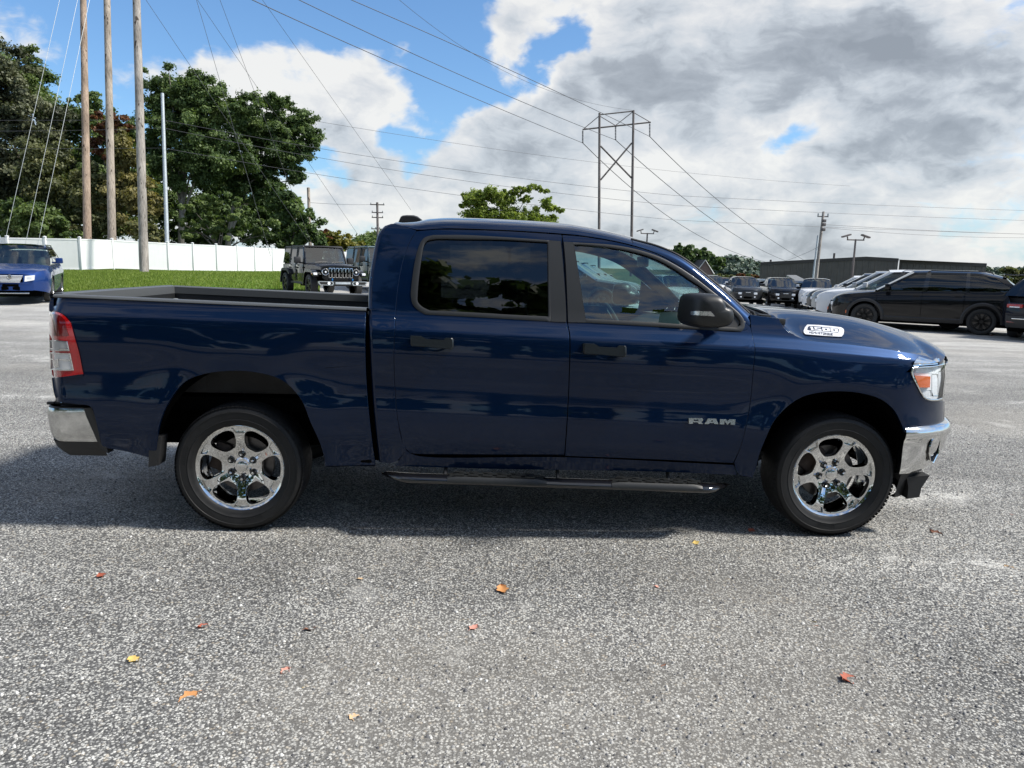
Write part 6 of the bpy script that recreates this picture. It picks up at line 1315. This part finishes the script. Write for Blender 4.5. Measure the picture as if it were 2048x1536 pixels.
        for s in (-1,1): m=M(); m.box(xF-.16,xF+.06,min(s*yv*.68,s*yv*1.12),max(s*yv*.68,s*yv*1.12),zt-.28,zt-.14,.03); m.build('headlight','lampin',root)
        fbox('bumper','grey' if False else ('trim' if paint!='white' else P),-yv*1.08,yv*1.08,sill+.08,zt-.50,.14,.05)
        fbox('bumper_intake','dark',-yv*.45,yv*.45,sill+.14,sill+.26,.17)
        for s in (-1,1): fbox('fog_light','lampin',min(s*yv*.72,s*yv*.9),max(s*yv*.72,s*yv*.9),sill+.20,sill+.29,.17)
        for y in (-.5,-.25,0,.25,.5): m=M(); m.box(rf-.10,rf+.0,y-.03,y+.03,Hh+.0,Hh+.025,.01); m.build('cab_marker','lampin',root)
    rx=xR-.04; zt=float(bz(xR)); yr=float(yy(np.array(xR),np.array(zt)))
    if tail:
        for s in (-1,1):
            m=M(); m.box(xR-.10,xR+.22,min(s*yr*.50,s*yr*1.05),max(s*yr*.50,s*yr*1.05),zt-.13,zt-.03,.02); t_=m.build('tail_light','red',root)
            m=M(); m.box(xR-.11,xR-.02,min(s*yr*.6,s*yr*.95),max(s*yr*.6,s*yr*.95),zt-.125,zt-.095,.008); m.build('reverse_lens','lampin',t_)
            m=M(); m.box(xR-.115,xR+.0,min(s*yr*.65,s*yr*1.0),max(s*yr*.65,s*yr*1.0),sill+.17,sill+.21,.008); m.build('reflector','reddark',root)
        m=M(); m.grid([[(xR-.13*(1-.5*a*a)-o,yr*1.04*a,z) for a in np.linspace(-1,1,11)] for z,o in ((sill+.38,-.05),(sill+.36,.02),(sill+.22,.03),(sill+.04,-.03))]); m.build('rear_bumper','black',root)
        m=M(); m.box(xR-.17,xR-.10,-yr*.8,yr*.8,sill+.27,sill+.295,.006); m.build('bumper_strip','chrome',root)
        m=M(); m.box(rr-.42,rr-.05,-yt*.9,yt*.9,Hh-.07,Hh-.04,.01); m.build('roof_spoiler',P,root)
    add_wheels(root,wb,hw-.14,R,.25,None,spokes,wm); return root
R90=math.radians
def g3(px,d,dz=0): v=gd(px,d); return (v.x,v.y,v.z+dz)
# black three-row SUV
def mid(px1,d1,px2,d2): a=Vector(g3(px1,d1));b=Vector(g3(px2,d2)); return (a+b)/2,math.atan2((a-b).y,(a-b).x)
side3=[('paint',1.42,.38,1.28,.26),('glass',1.28,.26,.12,.05),('trim',.12,.05,-.02,-.06),('dglass',-.02,-.06,-.98,-.98),('trim',-.98,-.98,-1.10,-1.06),('dglass',-1.10,-1.06,-2.30,-1.62),('paint',-2.30,-1.62,-2.50,-1.95)]
b3=((2.6,.84),(2.5,.94),(2.3,1.02),(1.42,1.13),(.9,1.16),(-1.2,1.21),(-2.3,1.23),(-2.5,1.18),(-2.6,1.0))
c_,a_=mid(1727,22.9,1957,21.4); c_=c_+Vector((.76,.80,0))
kw=dict(L=5.2,Wd=1.97,Hh=1.80,wb=(1.62,-1.47),R=.385,cowl=1.42,rf=.33,rr=-1.85,rb=-2.50,side=side3,belt=b3,glass='carglassd')
car('parked_suv','long black three-row SUV parked side-on at the right with black wheels','suv',tuple(c_),a_,'black',spokes=7,**kw)
gr_='row of SUVs parked beside the black three-row SUV'; kw['glass']='carglass'
a2=a_-R90(0)
def tailed(px,d,ang): v=Vector(g3(px,d)); f=Vector((math.cos(ang),math.sin(ang),0)); return tuple(v+f*2.55)
def nosed(px,d,ang): v=Vector(g3(px,d)); f=Vector((math.cos(ang),math.sin(ang),0)); return tuple(v-f*2.55)
for px,d,col,lab in ((1648,26.3,'white','white SUV directly behind the black three-row SUV, only nose and windshield showing'),(1637,29.6,'silver','silver SUV third in the row at the right, nose showing'),(1627,32.9,'grey','dark grey SUV fourth in the row at the right, nose showing'),(1617,36.2,'white','white SUV farthest in the row at the right, only hood and windshield visible')):
    car('parked_suv',lab,'suv',nosed(px,d,a_-R90(2)),a_-R90(2),col,group=gr_,spokes=5,intr='cabing',**kw)
kw['glass']='carglassd'
car('parked_suv','navy black SUV cut off by the right frame edge, tail lamp and bumper showing','suv',tailed(2090,19.6,R90(38)),R90(38),'navy',**kw)
car('parked_suv','white SUV roof at the far right edge behind the black three-row SUV','suv',nosed(2075,31,R90(150)),R90(150),'white',**kw)
# SUVs seen through the cab windows
kw['glass']='carglass'
car('parked_suv','black SUV seen through the front door glass, facing right, nearer of two','suv',nosed(1268,26.5,R90(-18)),R90(-18),'black',group='SUVs seen through the cab windows',**kw)
car('parked_suv','dark grey SUV seen through the front door glass behind the nearer black one','suv',nosed(1274,30.0,R90(-18)),R90(-18),'grey',group='SUVs seen through the cab windows',**kw)
car('parked_suv','dark SUV third in the row seen through the cab windows, mostly hidden','suv',nosed(1280,33.5,R90(-18)),R90(-18),'black',group='SUVs seen through the cab windows',**kw)
car('parked_suv','white SUV seen through the windshield beside the far door mirror','suv',g3(1345,44),R90(-80),'white',group='SUVs seen through the cab windows',**kw)
car('parked_suv','silver SUV seen low through the windshield near the mirror','suv',g3(1395,47),R90(-82),'silver',group='SUVs seen through the cab windows',**kw)
# pickups and cars across the far side of the lot
pk=dict(L=5.9,Wd=2.06,Hh=1.99,wb=(1.95,-1.85),R=.42,sill=.48,belt=((2.95,1.16),(2.75,1.30),(1.3,1.36),(.9,1.36),(-2.95,1.36)),cowl=1.30,rf=.55,rr=-1.15,rb=-1.40,side=[('paint',1.30,.60,1.18,.50),('glass',1.18,.50,.20,.15),('trim',.20,.15,.08,.04),('dglass',.08,.04,-1.05,-1.0),('paint',-1.05,-1.0,-1.40,-1.25)],front='pickup',clad=False,rails=False,tail=False,pick=True,hoodcrown=.07,roofw=.78,wm='rims')
car('pickup_truck','grey heavy duty pickup facing the camera, first full one right of the windshield','pickup truck',g3(1488,52),R90(-100),'grey',group='pickups facing the camera across the lot',**pk)
car('pickup_truck','black heavy duty pickup facing the camera with a tall black grille','pickup truck',g3(1561,51),R90(-101),'black',group='pickups facing the camera across the lot',**pk)
car('pickup_truck','white heavy duty pickup facing the camera beside the row of SUVs','pickup truck',g3(1636,49.5),R90(-112),'white',group='pickups facing the camera across the lot',**pk)
car('pickup_truck','white pickup mostly hidden behind the windshield pillar, left of the dark one','pickup truck',g3(1420,57),R90(-98),'white',group='pickups facing the camera across the lot',**pk)
car('parked_suv','black SUV seen from behind with a lit-looking red tail lamp, beside the black pickup','suv',g3(1597,55),R90(84),'black',**dict(kw,glass='carglassd'))
car('parked_suv','small dark SUV between the white pickup and the grey pickup','suv',g3(1450,60),R90(-92),'black',**kw)
car('parked_suv','pale blue grey SUV glimpsed between the grey and the black pickup','suv',g3(1523,60),R90(90),'slate',**kw)
# blue wagon on the left, nose to the camera
sw=[('paint',1.05,.25,.93,.15),('glass',.93,.15,.02,-.05),('trim',.02,-.05,-.10,-.13),('dglass',-.10,-.13,-1.0,-1.0),('trim',-1.0,-1.0,-1.1,-1.08),('dglass',-1.1,-1.08,-2.15,-1.7),('paint',-2.15,-1.7,-2.38,-2.05)]
car('parked_wagon','blue wagon with silver grille facing the camera, cut off by the left frame edge','car',g3(45,23.3),R90(-64),'blue',L=4.85,Wd=1.88,Hh=1.66,wb=(1.42,-1.33),R=.355,sill=.27,belt=((2.42,.80),(2.3,.90),(1.1,1.03),(.8,1.05),(-2.2,1.12),(-2.42,1.0)),cowl=1.05,rf=.28,rr=-1.95,rb=-2.38,side=sw,front='wagon',clad=False,wm='rims',intr='cabing')
# ---------------- boxy off-roaders ----------------
def jeep(label,loc,rz,P,roofm,grp):
    r=empty('off_roader',loc,rz,label,'off-road vehicle',grp); hw=.80; R=.40; xw=(1.50,-1.50)
    m=M(); m.prism([(-2.10,.62),(-2.12,1.12),(.62,1.14),(.66,.95),(.66,.50),(-1.02,.50),(-1.05,.80),(-1.2,.93),(-1.8,.93),(-1.95,.80),(-1.98,.62)],-hw,hw); m.build('body',P,r,sharp=30)
    m=M(); rows=[]
    for x,w,z,c in ((2.18,.60,1.04,.05),(2.12,.66,1.08,.06),(1.4,.72,1.14,.06),(.64,.80,1.17,.05)): rows.append([(x,-w,.80),(x,-w,z-.04),(x,-w*.95,z)]+[(x,w*a,z+c*(1-abs(a)**2.5)) for a in np.linspace(-.85,.85,9)]+[(x,w*.95,z),(x,w,z-.04),(x,w,.80)])
    m.grid(rows); m.build('hood',P,r,sharp=40)
    g0=M(); g0.prism([(-.68,1.02),(-.60,1.10),(.60,1.10),(.68,1.02),(.64,.70),(.52,.62),(-.52,.62),(-.64,.70)],2.16,2.24,'x'); gb=g0.build('grille_panel',P,r,sharp=30)
    for k in range(7):
        y=-.375+.125*k; m=M(); m.box(2.225,2.252,y-.050,y+.050,.70,1.045,.02); m.build('grille_surround','chrome',gb); m=M(); m.box(2.235,2.262,y-.036,y+.036,.72,1.025,.014); m.build('grille_slot','dark',gb)
    for s in (-1,1):
        m=M(); m.lathe([(.085,-.02),(.125,-.025),(.128,.02),(.112,.04),(.098,.03)],28,'x',(2.24,s*.545,.90)); m.build('headlight_ring','chrome',gb,sharp=50)
        m=M(); m.lathe([(.098,.025),(.085,.01),(.05,.0),(.045,.03),(.001,.035)],24,'x',(2.24,s*.545,.90)); m.build('headlight','gloss',gb)
        m=M(); m.lathe([(.03,.04),(.001,.045)],12,'x',(2.24,s*.545,.90)); m.build('lamp_lens','lampin',gb)
        for w_,nm in ((1.50,0),(-1.50,1)):
            m=M(); pr=[(-.62,.42),(-.60,.55),(-.42,.90),(-.30,.97),(.32,.97),(.52,.90) ,(.66,.80),(.66,.74),(.48,.80),(.34,.88),(-.28,.88),(-.38,.82),(-.52,.52),(-.53,.42)]
            m.prism([(w_+x*(1 if w_>0 else 1),z) for x,z in pr],min(s*.76,s*.94),max(s*.76,s*.94)); f=m.build('fender_flare',P if w_>0 else MT['black'],r,sharp=30)
            if w_>0: m=M(); m.box(2.06,2.17,min(s*.80,s*.93),max(s*.80,s*.93),.79,.87,.015); m.build('turn_signal','lampin',f); m=M(); m.box(1.96,2.03,min(s*.90,s*.945),max(s*.90,s*.945),.80,.85,.01); m.build('side_marker','amber',f)
        # doors, windows
        for x0,x1,nm in ((-.32,.60,'front_door'),(-1.22,-.36,'rear_door')):
            m=M(); m.box(x0+.02,x1-.02,min(s*(hw-.01),s*(hw+.022)),max(s*(hw-.01),s*(hw+.022)),.55,1.12,.012)
            xa=x1-.02; top0=(x1-.16 if nm=='front_door' else x1-.03)
            d=m.build(nm,P,r)
            m=M(); y0=s*(hw+.012);y1=s*(hw-.085); 
            def q(x,z): k=(z-1.12)/(1.74-1.12); return (x,y0+(y1-y0)*k,z)
            fr=[((x0+.02,1.12),(x0+.02,1.74),(x0+.09,1.74),(x0+.09,1.12)),((x1-.08,1.12),(top0-.06,1.74),(top0,1.74),(x1-.02,1.12)),((x0+.02,1.68),(x0+.02,1.74),(top0,1.74),(top0,1.68))]
            for pl_ in fr: m.add([q(*p) for p in pl_]+[(a,b-s*.03,c) for a,b,c in [q(*p) for p in pl_]],[(0,1,2,3),(7,6,5,4),(0,4,5,1),(1,5,6,2),(2,6,7,3),(3,7,4,0)])
            m.build('window_frame','black',d); m=M(); m.add([tuple(Vector(q(*p))-Vector((0,s*.012,0))) for p in ((x0+.08,1.12),(x0+.08,1.69),(top0-.04,1.69),(x1-.07,1.12))],[(0,1,2,3)]); m.build('window','carglassd',d)
            m=M(); m.box(x0+.06,x0+.22,min(s*(hw+.02),s*(hw+.06)),max(s*(hw+.02),s*(hw+.06)),.98,1.03,.01); m.build('door_handle','black',d)
            m=M(); 
            for z in (.70,1.02): m.box(x1-.05,x1+.03,min(s*(hw+.01),s*(hw+.045)),max(s*(hw+.01),s*(hw+.045)),z-.03,z+.03,.008)
            m.build('hinge','black',d)
        m=M(); m.add([(-1.27,s*(hw+.004),1.16),(-1.27,s*(hw-.075),1.70),(-2.04,s*(hw-.075),1.70),(-2.10,s*(hw+.004),1.16)],[(0,1,2,3)]); m.build('quarter_window','carglassd',r)
        m=M(); m.box(.36,.50,min(s*.86,s*1.10),max(s*.86,s*1.10),1.17,1.40,.05); m.box(.40,.46,min(s*.80,s*.90),max(s*.80,s*.90),1.16,1.21,.01); m.build('side_mirror','black',r)
        m=M(); m.box(-1.0,1.0,min(s*.72,s*.83),max(s*.72,s*.83),.42,.50,.015); m.build('side_step','black',r)
        m=M(); m.tube([(.66,s*.77,1.15),(.36,s*.70,1.74)],.04,6); m.build('windshield_pillar',P,r)
    m=M(); m.box(-2.06,-1.24,-.715,.715,1.70,1.79,.03); m.box(-1.28,.36,-.70,.70,1.73,1.81,.03); m.prism([(-2.13,1.12),(-2.06,1.74),(-1.99,1.74),(-2.06,1.12)],-.74,.74); m.build('roof',roofm,r,sharp=30)
    for s in (-1,1): m=M(); m.add([(.64,s*.80,1.15),(.40,s*.80,1.15),(.30,s*.72,1.74),(.38,s*.70,1.74)],[(0,1,2,3)]); m.build('pillar_panel',P,r)
    m=M(); m.grid([[(.66,-.74,1.16),(.68,0,1.16),(.66,.74,1.16)],[(.38,-.67,1.72),(.40,0,1.73),(.38,.67,1.72)]]); m.build('windshield','wsglass',r)
    m=M(); m.tube([(.34,-.71,1.76),(.38,0,1.775),(.34,.71,1.76)],.045,6); m.box(.60,.70,-.78,.78,1.11,1.16,.01); m.build('windshield_frame',P,r)
    for y in (-.45,.15): m=M(); m.tube([(.74,y,1.19),(.66,y+.1,1.22),(.63,y+.5,1.24)],.013,5); m.build('wiper','black',r)
    m=M(); m.box(-2.0,.60,-.72,.72,.55,1.05,.02)
    for x in (-.2,-1.15):
        for y in (-.36,.36): m.box(x-.08,x+.06,y-.22,y+.22,1.0,1.34,.04); m.box(x-.06,x+.02,y-.11,y+.11,1.38,1.54,.03)
    m.box(.25,.6,-.7,.7,1.0,1.14,.02); m.build('interior','cabing',r)
    m=M(); m.box(2.26,2.46,-.84,.84,.44,.60,.03); m.box(2.20,2.30,-.5,.5,.46,.60); b=m.build('front_bumper','steel' if False else 'trim',r)
    m=M(); m.box(2.43,2.475,-.27,.27,.49,.56,.01); m.build('bumper_plate','steel',b)
    for s in (-1,1):
        m=M(); m.prism([(s*.36,.45),(s*.80,.46),(s*.86,.52),(s*.86,.59),(s*.36,.59),(s*.32,.52)],2.44,2.475,'x'); m.build('fog_surround','alu',b,sharp=30)
        m=M(); m.prism([(s*.40,.475),(s*.77,.48),(s*.82,.525),(s*.82,.57),(s*.40,.57),(s*.36,.52)],2.46,2.482,'x'); m.build('fog_recess','gloss',b,sharp=30)
        m=M(); m.lathe([(.045,0),(.05,.03),(.03,.03),(.001,.02)],16,'x',(2.465,s*.50,.525)); m.build('fog_light','lampin',b)
        m=M(); m.tube([(2.42,s*.36,.60),(2.46,s*.36,.655),(2.42,s*.36,.67),(2.38,s*.36,.60)],.016,6); m.build('tow_hook',MT['towblue'],b)
    m=M(); m.box(-1.9,2.2,-.45,.45,.42,.62); m.box(-1.9,-1.4,-.2,.2,.3,.5); m.build('chassis','liner',r)
    m=M(); m.box(1.1,1.9,-.70,.70,.60,.80); m.build('engine_bay','dark',r)
    add_wheels(r,xw,.80,R,.25,None,5,'rimk'); return r
MT['towblue']=mat('tow_hook_blue',(.02,.25,.65),.4)
gj='boxy off-roaders parked by the lawn'
jeep('black boxy four-door off-roader with round headlights and a slotted chrome grille, by the lawn',g3(641,27.8),R90(-58),PT['black'],MT['black'],gj)
jeep('slate grey boxy off-roader half hidden behind the pickup cab',g3(762,31.4),R90(-58),PT['slate'],PT['slate'],gj)
# ---------------- fallen leaves ----------------
LC={'red':mat('red_leaf',(.33,.085,.045),.7),'orange':mat('orange_leaf',(.50,.23,.08),.65),'yellow':mat('yellow_leaf',(.58,.42,.13),.65),'brown':mat('brown_leaf',(.20,.085,.05),.8),'pink':mat('pale_red_leaf',(.55,.26,.20),.7),'tan':mat('tan_leaf',(.55,.38,.22),.75)}
def fleaf(px,py,size,col,label,seed,curl=.5):
    rd=random.Random(seed); b=gp(px,py); n=11; A=[]
    for i in range(n):
        t=i/(n-1); w=math.sin(math.pi*t**.8)*(.36+.10*math.sin(t*17+seed))+.012; A.append((t-.5,w))
    m=M(); rows=[]
    for v in np.linspace(-1,1,7):
        rows.append([((t)*size,v*w*size,(.18*curl*(v*v)*size*(1 if seed%2 else .6)+curl*.5*size*(t*t)+.012*size*math.sin(t*9+v*4))) for t,w in A])
    m.grid(rows); m.tube([(-.5*size,0,curl*.13*size),(-.72*size,.04*size,.02*size)],.0012,4); o=m.build('fallen_leaf',LC[col],None,sharp=0); o.location=(b.x,b.y,b.z+.006); o.rotation_euler=(rd.uniform(-.25,.25),rd.uniform(-.25,.25),rd.uniform(0,6.28)); tag(o,label,'leaf','fallen leaves on the gravel')
for i,a in enumerate([(202,1153,.055,'red','small red leaf left of centre, below the rear wheel'),(303,1172,.055,'red','thin red leaf right below the rear wheel, nearer the left'),(1005,1183,.075,'orange','orange leaf in the middle of the gravel below the step bar'),(902,1224,.05,'brown','small brown leaf just left below the middle orange leaf'),(405,1257,.05,'red','small red leaf below the rear wheel'),(620,1262,.055,'brown','dark brown leaf below the rear door'),(948,1258,.05,'pink','pale red leaf under the middle orange leaf'),(803,1272,.055,'brown','flat dark brown leaf left of the pale red leaf'),(268,1323,.055,'yellow','yellow leaf at the lower left'),(397,1323,.075,'red','red leaf with pointed ends at the lower left'),(570,1347,.045,'pink','curled pinkish leaf in the lower left'),(376,1399,.075,'orange','largest leaf, bright orange and curled, at the lower left'),(608,1377,.035,'yellow','tiny yellow leaf touching a brown one at the lower left'),(622,1380,.042,'brown','tiny brown leaf beside a yellow one at the lower left'),(711,1440,.05,'tan','round tan leaf at the bottom left of centre'),(286,1471,.045,'pink','pale red leaf near the bottom left corner'),(1083,1168,.05,'pink','small pink leaf right of the middle orange leaf'),(1392,1088,.05,'yellow','small yellow leaf left of the front wheel'),(1502,1063,.055,'red','red leaf in the shade edge left of the front tyre'),(1620,1251,.06,'yellow','bright yellow leaf below the front wheel'),(1637,1261,.045,'brown','brown leaf touching the bright yellow one'),(1455,1311,.055,'red','red leaf lower right, left of the yellow leaf'),(1290,1320,.04,'yellow','tiny yellow leaf low in the middle right'),(1329,1343,.06,'brown','dark brown leaf low in the middle right'),(1340,1401,.055,'red','reddish leaf low right of centre'),(1695,1362,.085,'red','crumpled red leaf at the lower right'),(1635,1304,.045,'pink','faint pink leaf above the crumpled red leaf'),(1581,1211,.05,'brown','thin dark leaf below the front wheel'),(1871,1070,.075,'brown','long curled brown leaf right of the front tyre'),(2018,1139,.06,'tan','pale tan leaf at the right edge'),(1983,672,.10,'brown','dark leaf far off near the black SUV'),(2030,1036,.07,'red','reddish leaf at the right edge level with the front tyre'),(440,1240,.04,'red','tiny red leaf right of the left red ones'),(1317,1177,.04,'pink','tiny pink leaf below the front door'),(720,1160,.035,'tan','tiny tan leaf below the rear door'),(1480,1500,.05,'brown','brown leaf at the bottom right of centre')]):
    a=(a[0],a[1],a[2]*1.05,*a[3:]); fleaf(*a,seed=i+3,curl=.35+.5*random.random())
